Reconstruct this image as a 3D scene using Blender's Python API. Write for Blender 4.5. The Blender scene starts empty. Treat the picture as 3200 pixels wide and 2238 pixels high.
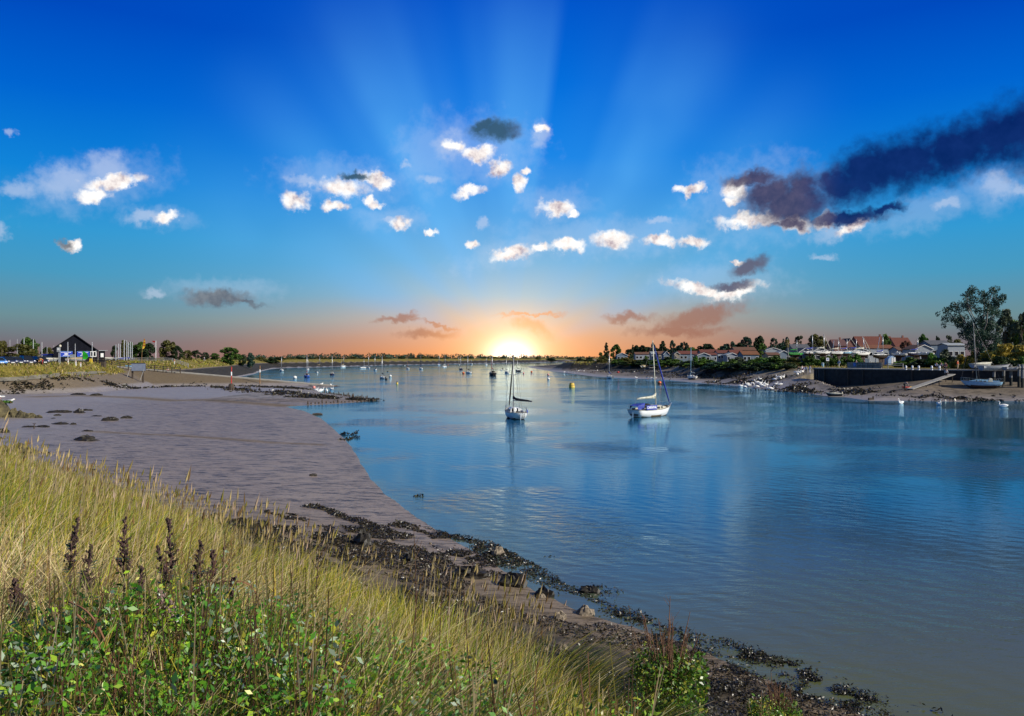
import bpy, math, random
import numpy as np
from mathutils import Vector, Matrix

random.seed(7)
rng = np.random.default_rng(11)
SC = bpy.context.scene
COL = SC.collection
R = math.radians
CAMH = 6.4          # eye height above the water, metres
F = 2500.0          # focal length in photo pixels (photo 3200 x 2238, horizon at 1119)

# ------------------------------------------------------------------ camera
cam_data = bpy.data.cameras.new('camera')
cam_data.sensor_width = 36.0
cam_data.lens = 36.0 * F / 3200.0
cam_data.clip_start = 0.1
cam_data.clip_end = 9000.0
camera = bpy.data.objects.new('camera', cam_data)
COL.objects.link(camera)
camera.location = (0, 0, CAMH)
camera.rotation_euler = (R(90), 0, 0)
SC.camera = camera

# ------------------------------------------------------------------ sun, exposure
SUN_EL = R(31)
SUN_DIR = Vector((0.90, -0.43, 0)).normalized()
sun_vec = Vector((SUN_DIR.x * math.cos(SUN_EL), SUN_DIR.y * math.cos(SUN_EL), math.sin(SUN_EL)))
sl = bpy.data.lights.new('sun', 'SUN')
sl.energy = 5.0
sl.angle = R(0.5)
sl.color = (1.0, 0.93, 0.80)
sun = bpy.data.objects.new('sun', sl)
COL.objects.link(sun)
sun.rotation_euler = sun_vec.to_track_quat('Z', 'Y').to_euler()
SC.view_settings.view_transform = 'Standard'
SC.view_settings.look = 'None'
SC.view_settings.exposure = 0.2
SC.view_settings.gamma = 1.0
SC.view_settings.use_curve_mapping = False

# ------------------------------------------------------------------ world sky
def srgb(r, g, b, a=1.0):
    def f(c):
        c /= 255.0
        return c / 12.92 if c <= 0.04045 else ((c + 0.055) / 1.055) ** 2.4
    return (f(r), f(g), f(b), a)

world = bpy.data.worlds.new('World')
SC.world = world
world.use_nodes = True
WT = world.node_tree
WT.nodes.clear()

class NB:
    """tiny node-building helper"""
    def __init__(s, tree): s.t = tree
    def node(s, kind, **kw):
        n = s.t.nodes.new(kind)
        for k, v in kw.items(): setattr(n, k, v)
        return n
    def put(s, sock, v):
        if isinstance(v, bpy.types.NodeSocket): s.t.links.new(v, sock)
        elif v is not None: sock.default_value = v
    def math(s, op, a, b=None, c=None, clamp=False):
        n = s.node('ShaderNodeMath', operation=op, use_clamp=clamp)
        s.put(n.inputs[0], a); s.put(n.inputs[1], b); s.put(n.inputs[2], c)
        return n.outputs[0]
    def vec(s, op, a, b=None):
        n = s.node('ShaderNodeVectorMath', operation=op)
        s.put(n.inputs[0], a); s.put(n.inputs[1], b)
        return n.outputs['Value'] if op in ('LENGTH', 'DOT_PRODUCT') else n.outputs[0]
    def scale(s, a, f):
        n = s.node('ShaderNodeVectorMath', operation='SCALE')
        s.put(n.inputs[0], a); s.put(n.inputs['Scale'], f)
        return n.outputs[0]
    def ramp(s, fac, stops, interp='LINEAR'):
        n = s.node('ShaderNodeValToRGB')
        cr = n.color_ramp; cr.interpolation = interp
        while len(cr.elements) < len(stops): cr.elements.new(0.5)
        for e, (p, c) in zip(cr.elements, stops):
            e.position = p
            e.color = c if len(c) == 4 else (*c, 1)
        s.put(n.inputs[0], fac)
        return n.outputs[0]
    def mix(s, fac, a, b, blend='MIX'):
        n = s.node('ShaderNodeMix', data_type='RGBA', blend_type=blend)
        s.put(n.inputs[0], fac); s.put(n.inputs[6], a); s.put(n.inputs[7], b)
        return n.outputs[2]
    def noise(s, vec, scale, detail=4, rough=0.55, color=False):
        n = s.node('ShaderNodeTexNoise')
        s.put(n.inputs['Vector'], vec); n.inputs['Scale'].default_value = scale
        n.inputs['Detail'].default_value = detail; n.inputs['Roughness'].default_value = rough
        return n.outputs[1 if color else 0]
    def smooth(s, x, a, b):
        n = s.node('ShaderNodeMapRange', interpolation_type='SMOOTHSTEP')
        s.put(n.inputs[0], x); n.inputs[1].default_value = a; n.inputs[2].default_value = b
        return n.outputs[0]

def g3(v): return (v, v, v, 1)

def build_sky():
    nb = NB(WT)
    tc = nb.node('ShaderNodeTexCoord')
    d = nb.vec('NORMALIZE', tc.outputs['Generated'])
    sep = nb.node('ShaderNodeSeparateXYZ'); nb.put(sep.inputs[0], d)
    X, Y, Z = sep.outputs
    az = nb.math('ARCTAN2', X, Y)
    el = nb.math('ARCSINE', Z)
    pos = nb.math('DIVIDE', el, R(25))
    # a slow wobble so that the bands of colour are not ruler-straight
    wob = nb.noise(d, 3.0, 2)
    pos = nb.math('ADD', pos, nb.math('MULTIPLY', nb.math('SUBTRACT', wob, 0.5), 0.06), clamp=True)
    centre = nb.ramp(pos, [(0, srgb(232, 148, 86)), (.06, srgb(222, 160, 114)), (.115, srgb(200, 176, 156)),
        (.18, srgb(154, 182, 196)), (.27, srgb(112, 172, 210)), (.40, srgb(72, 152, 216)), (.56, srgb(20, 126, 218)),
        (.76, srgb(0, 104, 208)), (.98, srgb(0, 78, 190))])
    side = nb.ramp(pos, [(0, srgb(112, 94, 100)), (.045, srgb(108, 106, 114)), (.11, srgb(100, 134, 142)),
        (.22, srgb(66, 144, 180)), (.33, srgb(46, 144, 198)), (.47, srgb(14, 124, 204)), (.66, srgb(0, 94, 196)),
        (.85, srgb(0, 68, 178))])
    azd = nb.math('DIVIDE', az, R(15.5))
    gs = nb.math('EXPONENT', nb.math('MULTIPLY', nb.math('MULTIPLY', azd, azd), -1.0))
    col = nb.mix(gs, side, centre)
    # crepuscular rays, brightness by angle round the setting sun
    th = nb.math('DIVIDE', nb.math('ARCTAN2', el, az), math.pi)
    rays = nb.ramp(th, [(0, g3(0)), (.08, g3(.1)), (.14, g3(.6)), (.18, g3(.2)), (.225, g3(.6)), (.265, g3(.25)), (.315, g3(.9)), (.36, g3(.55)),
        (.39, g3(.10)), (.445, g3(.02)), (.462, g3(.65)), (.50, g3(.8)), (.535, g3(.35)), (.56, g3(.15)), (.59, g3(.3)), (.62, g3(.75)),
        (.66, g3(1.0)), (.69, g3(.45)), (.715, g3(.3)), (.755, g3(.7)), (.795, g3(.25)), (.85, g3(.65)), (.92, g3(.15)), (1, g3(0))], 'EASE')
    rr = nb.math('SQRT', nb.math('ADD', nb.math('MULTIPLY', az, az), nb.math('MULTIPLY', el, el)))
    rad = nb.math('MULTIPLY', nb.smooth(rr, R(1.5), R(10)), nb.math('SUBTRACT', 1.0, nb.smooth(rr, R(12), R(30))))
    rnz = nb.noise(d, 4.0, 3)
    rfac = nb.math('MULTIPLY', nb.math('MULTIPLY', nb.math('MULTIPLY', rays, rad), nb.smooth(rnz, .22, .60)), 0.64)
    col = nb.mix(rfac, col, srgb(96, 176, 236))
    # ---- clouds: warped ellipses in azimuth / elevation
    w1 = nb.noise(d, 42.0, 5, 0.6, color=True)
    w1 = nb.scale(nb.vec('SUBTRACT', w1, (.5, .5, .5)), 0.030)
    w2 = nb.noise(d, 150.0, 3, 0.6, color=True)
    w2 = nb.scale(nb.vec('SUBTRACT', w2, (.5, .5, .5)), 0.007)
    cmb = nb.node('ShaderNodeCombineXYZ'); nb.put(cmb.inputs[0], az); nb.put(cmb.inputs[1], el)
    p2 = nb.vec('ADD', nb.vec('ADD', cmb.outputs[0], w1), w2)
    p2 = nb.vec('MULTIPLY', p2, (1, 1, 0))
    fb = nb.noise(d, 70.0, 5, 0.55)
    turned = {}
    def turn(rot):
        """the warped azimuth/elevation plane turned by one of a few angles"""
        k = min((-15, 0, 15), key=lambda q: abs(q - rot)) if abs(rot) > 5 else 0
        if k not in turned:
            if k == 0: turned[k] = p2
            else:
                c_, s_ = math.cos(R(k)), math.sin(R(k))
                cm = nb.node('ShaderNodeCombineXYZ')
                nb.put(cm.inputs[0], nb.vec('DOT_PRODUCT', p2, (c_, s_, 0))); nb.put(cm.inputs[1], nb.vec('DOT_PRODUCT', p2, (-s_, c_, 0)))
                turned[k] = cm.outputs[0]
        return k, turned[k]
    for q in (-15, 15): turn(q)
    def field(lst, rag=1.0, fat=1.0):
        cur = None
        for (x, y, rx, ry, rot) in lst:
            u, v = x * 1.3937, y * 1.3937
            a = math.atan((u - 1600) / F)
            e = math.atan((1119 - v) / F * math.cos(a))
            k = 1.3937 / F * math.cos(a)
            deg, pv = turn(rot)
            ca, ce = a * math.cos(R(deg)) + e * math.sin(R(deg)), -a * math.sin(R(deg)) + e * math.cos(R(deg))
            sx, sy = rx * k * 1.25 * min(fat, 1.12), ry * k * 1.35 * fat
            n = nb.node('ShaderNodeVectorMath', operation='MULTIPLY_ADD')
            nb.put(n.inputs[0], pv); n.inputs[1].default_value = (1 / sx, 1 / sy, 0); n.inputs[2].default_value = (-ca / sx, -ce / sy, 0)
            L = nb.vec('LENGTH', n.outputs[0])
            cur = L if cur is None else nb.math('MINIMUM', cur, L)
        return nb.math('ADD', cur, nb.math('MULTIPLY', nb.math('SUBTRACT', fb, 0.5), rag))
    faint = [(160, 412, 62, 26, 5), (240, 378, 34, 26, 0), (42, 427, 26, 16, 0), (0, 515, 14, 14, 0), (330, 488, 36, 10, 0),
             (1010, 325, 32, 22, 0), (1210, 300, 16, 22, 0), (1880, 512, 55, 16, 10), (2240, 415, 24, 22, 20), (2118, 458, 18, 9, 20),
             (905, 365, 9, 6, 0), (968, 400, 20, 8, 0), (1080, 500, 8, 12, 0), (1850, 578, 20, 6, 0), (30, 302, 10, 7, 0), (350, 655, 16, 8, 0),
             (1640, 500, 16, 8, 20), (2285, 420, 14, 12, 0), (1480, 495, 20, 7, 0), (690, 405, 40, 9, 0), (870, 496, 12, 5, 0)]
    white = [(262, 408, 58, 13, 20), (210, 440, 34, 13, 15), (378, 492, 24, 10, 8), (158, 547, 20, 9, 20), (660, 453, 27, 17, 20), (768, 420, 50, 20, 0),
             (846, 400, 38, 12, -8), (750, 464, 24, 9, 0), (832, 451, 19, 10, 0), (898, 502, 19, 14, 0), (968, 520, 15, 6, 0), (1052, 430, 32, 11, 15),
             (1020, 322, 24, 12, -20), (1074, 345, 30, 15, 0), (1118, 371, 24, 14, 10), (1166, 407, 14, 17, 10), (1181, 380, 13, 8, 0), (1212, 288, 13, 9, 0),
             (1245, 466, 36, 14, 0), (1285, 475, 14, 8, -20), (1145, 566, 44, 12, 18), (1272, 552, 38, 12, -5), (1213, 551, 18, 9, 0), (1060, 548, 14, 7, 0),
             (1373, 536, 40, 17, 0), (1480, 539, 33, 11, 0), (1557, 541, 31, 12, 0), (1548, 427, 32, 10, 0), (1655, 425, 26, 22, 0), (1640, 452, 14, 10, 0),
             (1690, 494, 70, 13, -6), (1780, 500, 44, 14, 0), (1848, 492, 20, 14, 40), (1905, 508, 34, 10, 10), (1575, 650, 70, 11, -8), (1650, 656, 50, 11, 8), (1655, 587, 14, 5, 0)]
    dark = [(1112, 292, 40, 17, 4), (1085, 282, 28, 9, 10), (1690, 402, 52, 13, -5), (1730, 435, 60, 24, 15), (1770, 455, 78, 36, 0), (1800, 420, 36, 30, 0), (1890, 486, 80, 13, -3), (1985, 470, 36, 9, 18),
            (1880, 418, 42, 36, 20), (1945, 388, 80, 46, 14), (2040, 362, 90, 46, 10), (2140, 335, 90, 46, 12), (2240, 305, 90, 46, 14), (2330, 290, 90, 60, 10),
            (1680, 600, 36, 13, 10), (1640, 642, 42, 8, 5), (490, 668, 62, 14, -3), (530, 672, 48, 6, -10), (800, 392, 26, 6, 0), (1770, 500, 40, 10, 0), (145, 547, 12, 8, 10)]
    brown = [(888, 718, 40, 6, 0), (905, 713, 22, 7, 10), (985, 726, 38, 4, -8), (960, 748, 56, 9, 0), (1190, 735, 44, 13, -8), (1410, 712, 44, 9, 6), (1560, 716, 90, 18, 8),
             (1520, 742, 90, 10, 0), (1190, 706, 60, 4, 0), (1600, 700, 36, 8, 10)]
    veil = [(770, 405, 130, 36, 0), (1060, 335, 120, 58, 0), (215, 412, 130, 46, 12), (1390, 530, 210, 34, 0), (1700, 450, 130, 76, 0), (1610, 632, 120, 38, 0), (1150, 560, 110, 26, 10), (360, 488, 70, 18, 0), (880, 490, 70, 22, 0), (2080, 470, 110, 30, 12), (2230, 420, 70, 40, 0), (960, 345, 60, 60, -15), (500, 650, 110, 22, 0), (1245, 460, 70, 30, 0)]
    fV = nb.math('SUBTRACT', 1.0, nb.smooth(field(veil, 1.3), .30, 1.30))
    fF = nb.math('SUBTRACT', 1.0, nb.smooth(field(faint), .35, 1.35))
    fW = nb.math('SUBTRACT', 1.0, nb.smooth(field(white), .40, 1.16))
    fD = nb.math('SUBTRACT', 1.0, nb.smooth(field(dark, .62, 1.2), .35, 1.22))
    fB = nb.math('SUBTRACT', 1.0, nb.smooth(field(brown), .30, 1.30))
    shade = nb.noise(d, 60.0, 4, 0.6)
    wcol = nb.ramp(shade, [(.30, srgb(176, 160, 168)), (.46, srgb(238, 228, 222)), (.58, srgb(255, 252, 247))])
    hi = nb.smooth(el, R(3), R(9))
    purple = nb.ramp(shade, [(.30, srgb(44, 46, 82)), (.70, srgb(82, 74, 100))])
    navy = nb.ramp(shade, [(.30, srgb(6, 22, 82)), (.70, srgb(14, 34, 96))])
    dcol = nb.mix(nb.smooth(az, R(19.0), R(22.5)), purple, navy)
    grey = nb.ramp(shade, [(.34, srgb(84, 92, 106)), (.62, srgb(118, 124, 132))])
    dcol = nb.mix(nb.math('MULTIPLY', nb.smooth(el, R(8.2), R(6.2)), 1.0), dcol, nb.mix(nb.smooth(az, R(-3), R(3)), srgb(96, 98, 108), srgb(92, 92, 112)))
    dcol = nb.mix(nb.smooth(az, R(2), R(-1)), dcol, nb.mix(nb.smooth(el, R(9), R(12)), grey, srgb(50, 82, 104)))
    bcol = nb.mix(nb.smooth(nb.math('ABSOLUTE', az), R(2), R(8)), srgb(214, 138, 84), srgb(148, 100, 84))
    col = nb.mix(nb.math('MULTIPLY', fV, .20), col, srgb(196, 210, 232))
    col = nb.mix(nb.math('MULTIPLY', fF, .42), col, srgb(196, 206, 226))
    col = nb.mix(nb.math('MULTIPLY', fB, .75), col, bcol)
    col = nb.mix(nb.math('MULTIPLY', fW, .96), col, wcol)
    col = nb.mix(nb.math('MULTIPLY', fD, .94), col, dcol)
    # the setting sun's disc and glow on the horizon
    ex = nb.math('DIVIDE', az, R(1.25)); ey = nb.math('DIVIDE', el, R(1.0))
    r2 = nb.math('ADD', nb.math('MULTIPLY', ex, ex), nb.math('MULTIPLY', ey, ey))
    for (rad_, amp, tint) in ((1.15, 1.3, (1, .97, .86)), (2.5, .50, (1, .82, .50)), (4.8, .17, (1, .62, .28)), (8.0, .06, (1, .42, .10))):
        e_ = nb.math('EXPONENT', nb.math('MULTIPLY', r2, -1.0 / rad_ ** 2))
        col = nb.mix(1.0, col, nb.mix(e_, (0, 0, 0, 1), (*[amp * q for q in tint], 1)), 'ADD')
    bg = nb.node('ShaderNodeBackground'); nb.put(bg.inputs[0], col); bg.inputs[1].default_value = 1.0
    # higher up, out of the photograph, the ordinary daylight sky takes over
    sky = nb.node('ShaderNodeTexSky', sky_type='NISHITA')
    sky.sun_disc = False
    sky.sun_elevation = SUN_EL
    sky.sun_rotation = math.atan2(SUN_DIR.x, SUN_DIR.y)
    bg2 = nb.node('ShaderNodeBackground'); nb.put(bg2.inputs[0], sky.outputs[0]); bg2.inputs[1].default_value = 0.07
    ms = nb.node('ShaderNodeMixShader')
    nb.put(ms.inputs[0], nb.smooth(el, R(25), R(38)))
    nb.put(ms.inputs[1], bg.outputs[0]); nb.put(ms.inputs[2], bg2.outputs[0])
    out = nb.node('ShaderNodeOutputWorld')
    nb.put(out.inputs[0], ms.outputs[0])
build_sky()
world.cycles.sampling_method = 'MANUAL'
world.cycles.sample_map_resolution = 512

# ------------------------------------------------------------------ materials
_mats = {}
def mat(name, col, rough=0.6, metal=0.0, var=0.25, scale=3.0, bump=0.0, spec=0.5, col2=None, coat=0.0):
    """procedural principled material: colour varied by noise between col and a second tone"""
    if name in _mats: return _mats[name]
    m = bpy.data.materials.new(name); m.use_nodes = True
    nt = m.node_tree; nb = NB(nt)
    b = nt.nodes['Principled BSDF']
    tc = nb.node('ShaderNodeTexCoord')
    if col2 is None: col2 = tuple(c * (1 - var) for c in col[:3])
    n = nb.noise(tc.outputs['Object'], scale, 5, 0.6)
    c = nb.ramp(n, [(.35, (*col2[:3], 1)), (.62, (*col[:3], 1))])
    nb.put(b.inputs['Base Color'], c)
    b.inputs['Roughness'].default_value = rough
    b.inputs['Metallic'].default_value = metal
    b.inputs['Specular IOR Level'].default_value = spec
    if coat: b.inputs['Coat Weight'].default_value = coat
    if bump:
        bn = nb.node('ShaderNodeBump'); bn.inputs['Strength'].default_value = bump
        nb.put(bn.inputs['Height'], nb.noise(tc.outputs['Object'], scale * 4, 4)); nb.put(b.inputs['Normal'], bn.outputs[0])
    _mats[name] = m
    return m

def leafmat(name, dark, light, rough=0.55, trans=0.25):
    """foliage: tone varied leaf by leaf through a colour attribute, a little light passing through"""
    if name in _mats: return _mats[name]
    m = bpy.data.materials.new(name); m.use_nodes = True
    nt = m.node_tree; nb = NB(nt)
    b = nt.nodes['Principled BSDF']
    at = nb.node('ShaderNodeAttribute', attribute_name='tone')
    oi = nb.node('ShaderNodeObjectInfo')
    f = nb.math('ADD', at.outputs['Fac'], nb.math('MULTIPLY', nb.math('SUBTRACT', oi.outputs['Random'], .5), .25), clamp=True)
    c = nb.ramp(f, [(0, (*dark, 1)), (1, (*light, 1))])
    nb.put(b.inputs['Base Color'], c)
    b.inputs['Roughness'].default_value = rough
    b.inputs['Specular IOR Level'].default_value = 0.3
    tr = nb.node('ShaderNodeBsdfTranslucent'); nb.put(tr.inputs[0], c)
    ms = nb.node('ShaderNodeMixShader'); ms.inputs[0].default_value = trans
    nb.put(ms.inputs[1], b.outputs[0]); nb.put(ms.inputs[2], tr.outputs[0])
    nb.put(nt.nodes['Material Output'].inputs[0], ms.outputs[0])
    _mats[name] = m
    return m

def colmat(name, rough=0.6, trans=0.25, spec=0.3):
    """plant material whose colour is the plant's own, stored leaf by leaf in the attribute 'hue'"""
    if name in _mats: return _mats[name]
    m = bpy.data.materials.new(name); m.use_nodes = True
    nt = m.node_tree; nb = NB(nt)
    b = nt.nodes['Principled BSDF']
    at = nb.node('ShaderNodeAttribute', attribute_name='hue')
    nb.put(b.inputs['Base Color'], at.outputs['Color'])
    b.inputs['Roughness'].default_value = rough
    b.inputs['Specular IOR Level'].default_value = spec
    if trans:
        tr = nb.node('ShaderNodeBsdfTranslucent'); nb.put(tr.inputs[0], at.outputs['Color'])
        ms = nb.node('ShaderNodeMixShader'); ms.inputs[0].default_value = trans
        nb.put(ms.inputs[1], b.outputs[0]); nb.put(ms.inputs[2], tr.outputs[0])
        nb.put(nt.nodes['Material Output'].inputs[0], ms.outputs[0])
    _mats[name] = m
    return m

# ------------------------------------------------------------------ mesh helpers
class MB:
    """collects shapes and links them as ONE mesh object"""
    def __init__(s): s.v = []; s.f = []; s.mi = []; s.cur = 0
    def add(s, verts, faces):
        o = len(s.v); s.v += [tuple(p) for p in verts]
        for f in faces: s.f.append(tuple(i + o for i in f)); s.mi.append(s.cur)
        return s
    def box(s, c, size, rz=0.0, taper=1.0):
        hx, hy, hz = size[0] / 2, size[1] / 2, size[2] / 2
        cs, sn = math.cos(rz), math.sin(rz)
        vs = []
        for (x, y, z) in [(-1, -1, -1), (1, -1, -1), (1, 1, -1), (-1, 1, -1), (-1, -1, 1), (1, -1, 1), (1, 1, 1), (-1, 1, 1)]:
            k = taper if z > 0 else 1.0
            px, py = x * hx * k, y * hy * k
            vs.append((c[0] + px * cs - py * sn, c[1] + px * sn + py * cs, c[2] + z * hz))
        return s.add(vs, [(0, 3, 2, 1), (4, 5, 6, 7), (0, 1, 5, 4), (1, 2, 6, 5), (2, 3, 7, 6), (3, 0, 4, 7)])
    def rings(s, rs, cap=True):
        n = len(rs[0]); vs = [p for r in rs for p in r]; fs = []
        for i in range(len(rs) - 1):
            for j in range(n):
                k = (j + 1) % n
                fs.append((i * n + j, i * n + k, (i + 1) * n + k, (i + 1) * n + j))
        if cap:
            fs.append(tuple(range(n - 1, -1, -1))); b = (len(rs) - 1) * n
            fs.append(tuple(range(b, b + n)))
        return s.add(vs, fs)
    def path(s, pts, rad, n=6, cap=True, flat=1.0):
        pts = [Vector(p) for p in pts]
        if not hasattr(rad, '__len__'): rad = [rad] * len(pts)
        rs = []
        for i, p in enumerate(pts):
            t = (pts[min(i + 1, len(pts) - 1)] - pts[max(i - 1, 0)])
            if t.length < 1e-9: t = Vector((0, 0, 1))
            t.normalize()
            a = t.cross(Vector((0, 0, 1)) if abs(t.z) < .95 else Vector((1, 0, 0))).normalized()
            b = t.cross(a).normalized()
            rs.append([p + (a * math.cos(2 * math.pi * k / n) * rad[i] + b * math.sin(2 * math.pi * k / n) * rad[i] * flat) for k in range(n)])
        return s.rings(rs, cap)
    def tube(s, a, b, r0, r1=None, n=6): return s.path([a, b], [r0, r0 if r1 is None else r1], n)
    def lathe(s, prof, c=(0, 0, 0), n=14):
        rs = [[(c[0] + r * math.cos(2 * math.pi * k / n), c[1] + r * math.sin(2 * math.pi * k / n), c[2] + z) for k in range(n)] for r, z in prof]
        return s.rings(rs)
    def prism(s, poly, y0, y1):
        """polygon in xz swept along y"""
        n = len(poly)
        vs = [(x, y0, z) for x, z in poly] + [(x, y1, z) for x, z in poly]
        fs = [tuple(range(n)), tuple(range(2 * n - 1, n - 1, -1))]
        fs += [((i + 1) % n, i, i + n, (i + 1) % n + n) for i in range(n)]
        return s.add(vs, fs)
    def ball(s, c, r, n=8, m=6):
        rx, ry, rz = r if hasattr(r, '__len__') else (r, r, r)
        rs = []
        for i in range(m + 1):
            a = -math.pi / 2 + math.pi * i / m
            k = max(math.cos(a), 0.02)
            rs.append([(c[0] + rx * k * math.cos(2 * math.pi * j / n), c[1] + ry * k * math.sin(2 * math.pi * j / n), c[2] + rz * math.sin(a)) for j in range(n)])
        return s.rings(rs)
    def mesh(s, name, mats, smooth=False):
        me = bpy.data.meshes.new(name)
        me.from_pydata(s.v, [], s.f)
        for m in (mats if isinstance(mats, (list, tuple)) else [mats]): me.materials.append(m)
        if any(s.mi): me.polygons.foreach_set('material_index', s.mi)
        if smooth: me.polygons.foreach_set('use_smooth', [True] * len(me.polygons))
        me.update()
        return me
    def build(s, name, mats, parent=None, smooth=False, loc=None, rz=0.0):
        return link(name, s.mesh(name, mats, smooth), parent, loc, rz)

def link(name, me, parent=None, loc=None, rz=0.0):
    o = bpy.data.objects.new(name, me); COL.objects.link(o)
    if parent is not None: o.parent = parent
    if loc is not None: o.location = loc
    if rz: o.rotation_euler = (0, 0, rz)
    return o

def tag(o, label, cat, group=None, kind=None):
    if label: o['label'] = label
    if cat: o['category'] = cat
    if group: o['group'] = group
    if kind: o['kind'] = kind
    return o
def thing(name, label, cat, loc=(0, 0, 0), rz=0.0, group=None, scale=None):
    o = bpy.data.objects.new(name, None); COL.objects.link(o)
    o.empty_display_size = 0.3
    o.location = loc; o.rotation_euler = (0, 0, rz)
    if scale is not None: o.scale = scale
    return tag(o, label, cat, group)
def setting(o): o['kind'] = 'structure'; return o

def npmesh(name, verts, faces, material, attr=None, attrname='tone', smooth=False):
    """mesh from numpy arrays; faces (n,k); attr one value (or rgb) per vertex"""
    me = bpy.data.meshes.new(name)
    verts = np.asarray(verts, dtype=np.float32); faces = np.asarray(faces, dtype=np.int32)
    nf, k = faces.shape
    me.vertices.add(len(verts)); me.vertices.foreach_set('co', verts.ravel())
    me.loops.add(nf * k); me.loops.foreach_set('vertex_index', faces.ravel())
    me.polygons.add(nf); me.polygons.foreach_set('loop_start', np.arange(0, nf * k, k, dtype=np.int32))
    me.polygons.foreach_set('loop_total', np.full(nf, k, dtype=np.int32))
    if smooth: me.polygons.foreach_set('use_smooth', np.ones(nf, dtype=bool))
    if attr is not None:
        attr = np.asarray(attr, dtype=np.float32)
        if attr.ndim == 1:
            a = me.attributes.new(attrname, 'FLOAT', 'POINT'); a.data.foreach_set('value', attr)
        else:
            a = me.attributes.new(attrname, 'FLOAT_COLOR', 'POINT')
            a.data.foreach_set('color', np.concatenate([attr, np.ones((len(attr), 1), np.float32)], 1).ravel())
    if material: me.materials.append(material)
    me.update(calc_edges=True)
    me.validate()
    return me

# ------------------------------------------------------------------ the lie of the land
def W(u, v, z=0.0):
    d = (CAMH - z) * F / (v - 1119.0)
    return ((u - 1600) / F * d, d)

L_SHORE = [W(*p) for p in [(2731, 2238), (2578, 2195), (2369, 2118), (2174, 2021), (1951, 1951), (1798, 1905), (1672, 1840), (1575, 1770), (1449, 1705), (1338, 1637),
    (1226, 1561), (1157, 1498), (1115, 1421), (1073, 1366), (1003, 1307), (950, 1284), (892, 1271), (960, 1267), (1060, 1262), (1172, 1252), (1090, 1238), (1010, 1228), (985, 1220), (1000, 1214), (1045, 1210)]]
L_SHORE += [(-45, 184), (-60, 187), (-72, 195), (-84, 225), (-94, 265), (-104, 315), (-118, 364), (-143, 470), (-147, 525), (-135, 561), (-123, 615), (-114, 711), (-91, 762), (-67, 842),
    (-38, 941), (0, 1032), (47, 1185), (85, 1333), (250, 1480), (700, 1750), (2500, 2800), (6000, 4400), (6000, 6000), (-6000, 6000), (-6000, -400), (60, -400), (60, -45), (20, 0), (10, 11)]
R_SHORE = [(400, 60), (140, 98), (90, 113)] + [W(*p) for p in [(3200, 1255), (3100, 1252), (3000, 1256), (2840, 1252), (2720, 1253), (2640, 1241), (2590, 1240), (2520, 1228), (2480, 1222),
    (2400, 1215), (2320, 1207), (2180, 1197), (2080, 1187), (1940, 1181.5), (1850, 1176), (1765, 1165), (1704, 1157.6), (1650, 1148), (1640, 1146.5), (1700, 1142), (1780, 1138), (1790, 1133)]]
R_SHORE += [(200, 1250), (600, 1500), (2000, 2200), (6000, 4000), (6000, 60)]
H_LEFT = [(80, -77.7), (1.2, 1.06), (-66.5, 68.8), (-89, 92.5), (-97, 112), (-86, 131), (-81, 137), (-83, 150), (-88, 172), (-93, 186), (-98, 228), (-108, 268), (-119, 318), (-133, 368), (-158, 470), (-168, 535),
    (-150, 590), (-133, 645), (-126, 735), (-103, 795), (-76, 875), (-46, 980), (-6, 1075), (43, 1230), (80, 1380), (240, 1500), (690, 1775), (2480, 2830), (6000, 4450), (6000, 6000), (-6000, 6000), (-6000, -400), (80, -400)]
WALL = [(62.6, 166), (61.8, 161), (63.5, 156), (67.5, 149), (74, 142), (82, 136.5), (96, 128), (130, 113)]   # foot of the quay wall
H_RIGHT = [(400, 79), (131.5, 118.5), (98.3, 132.6), (84.6, 141.0), (77, 146.1), (71.2, 152.3), (68.4, 158), (67.6, 163), (68.5, 174), (68, 192), (65.5, 222), (62.5, 240), (60.5, 262), (61, 300), (56, 335), (49, 362), (43, 378), (31, 395), (28, 425),
    (40, 520), (78, 700), (112, 900), (150, 1050), (230, 1235), (620, 1475), (2010, 2170), (6000, 3950), (6000, 79)]

def sdf(px, py, poly):
    """signed distance to a polygon, positive inside"""
    best = np.full(px.shape, 1e18); inside = np.zeros(px.shape, bool)
    n = len(poly)
    for i in range(n):
        ax, ay = poly[i]; bx, by = poly[(i + 1) % n]
        ex, ey = bx - ax, by - ay
        wx, wy = px - ax, py - ay
        t = np.clip((wx * ex + wy * ey) / (ex * ex + ey * ey), 0, 1)
        dx, dy = wx - ex * t, wy - ey * t
        best = np.minimum(best, dx * dx + dy * dy)
        c = ((ay <= py) & (by > py)) | ((by <= py) & (ay > py))
        if ey != 0:
            xi = ax + (py - ay) * ex / ey
            inside ^= c & (px < xi)
    return np.sqrt(best) * np.where(inside, 1, -1)

def sst(x, a, b):
    t = np.clip((x - a) / (b - a), 0, 1)
    return t * t * (3 - 2 * t)

_perm = np.random.default_rng(3).random((256, 256))
def vnoise(x, y, s):
    x = np.asarray(x) * s + 1000.0; y = np.asarray(y) * s + 1000.0
    xi = np.floor(x).astype(int); yi = np.floor(y).astype(int)
    fx = x - xi; fy = y - yi
    fx = fx * fx * (3 - 2 * fx); fy = fy * fy * (3 - 2 * fy)
    g = lambda a, b: _perm[a & 255, b & 255]
    return (g(xi, yi) * (1 - fx) + g(xi + 1, yi) * fx) * (1 - fy) + (g(xi, yi + 1) * (1 - fx) + g(xi + 1, yi + 1) * fx) * fy
def fbm(x, y, s, o=4):
    r = 0; a = .5; t = 0
    for k in range(o):
        r = r + a * vnoise(x + 37.1 * k, y - 19.7 * k, s * 2 ** k); t += a; a *= .5
    return r / t

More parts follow.
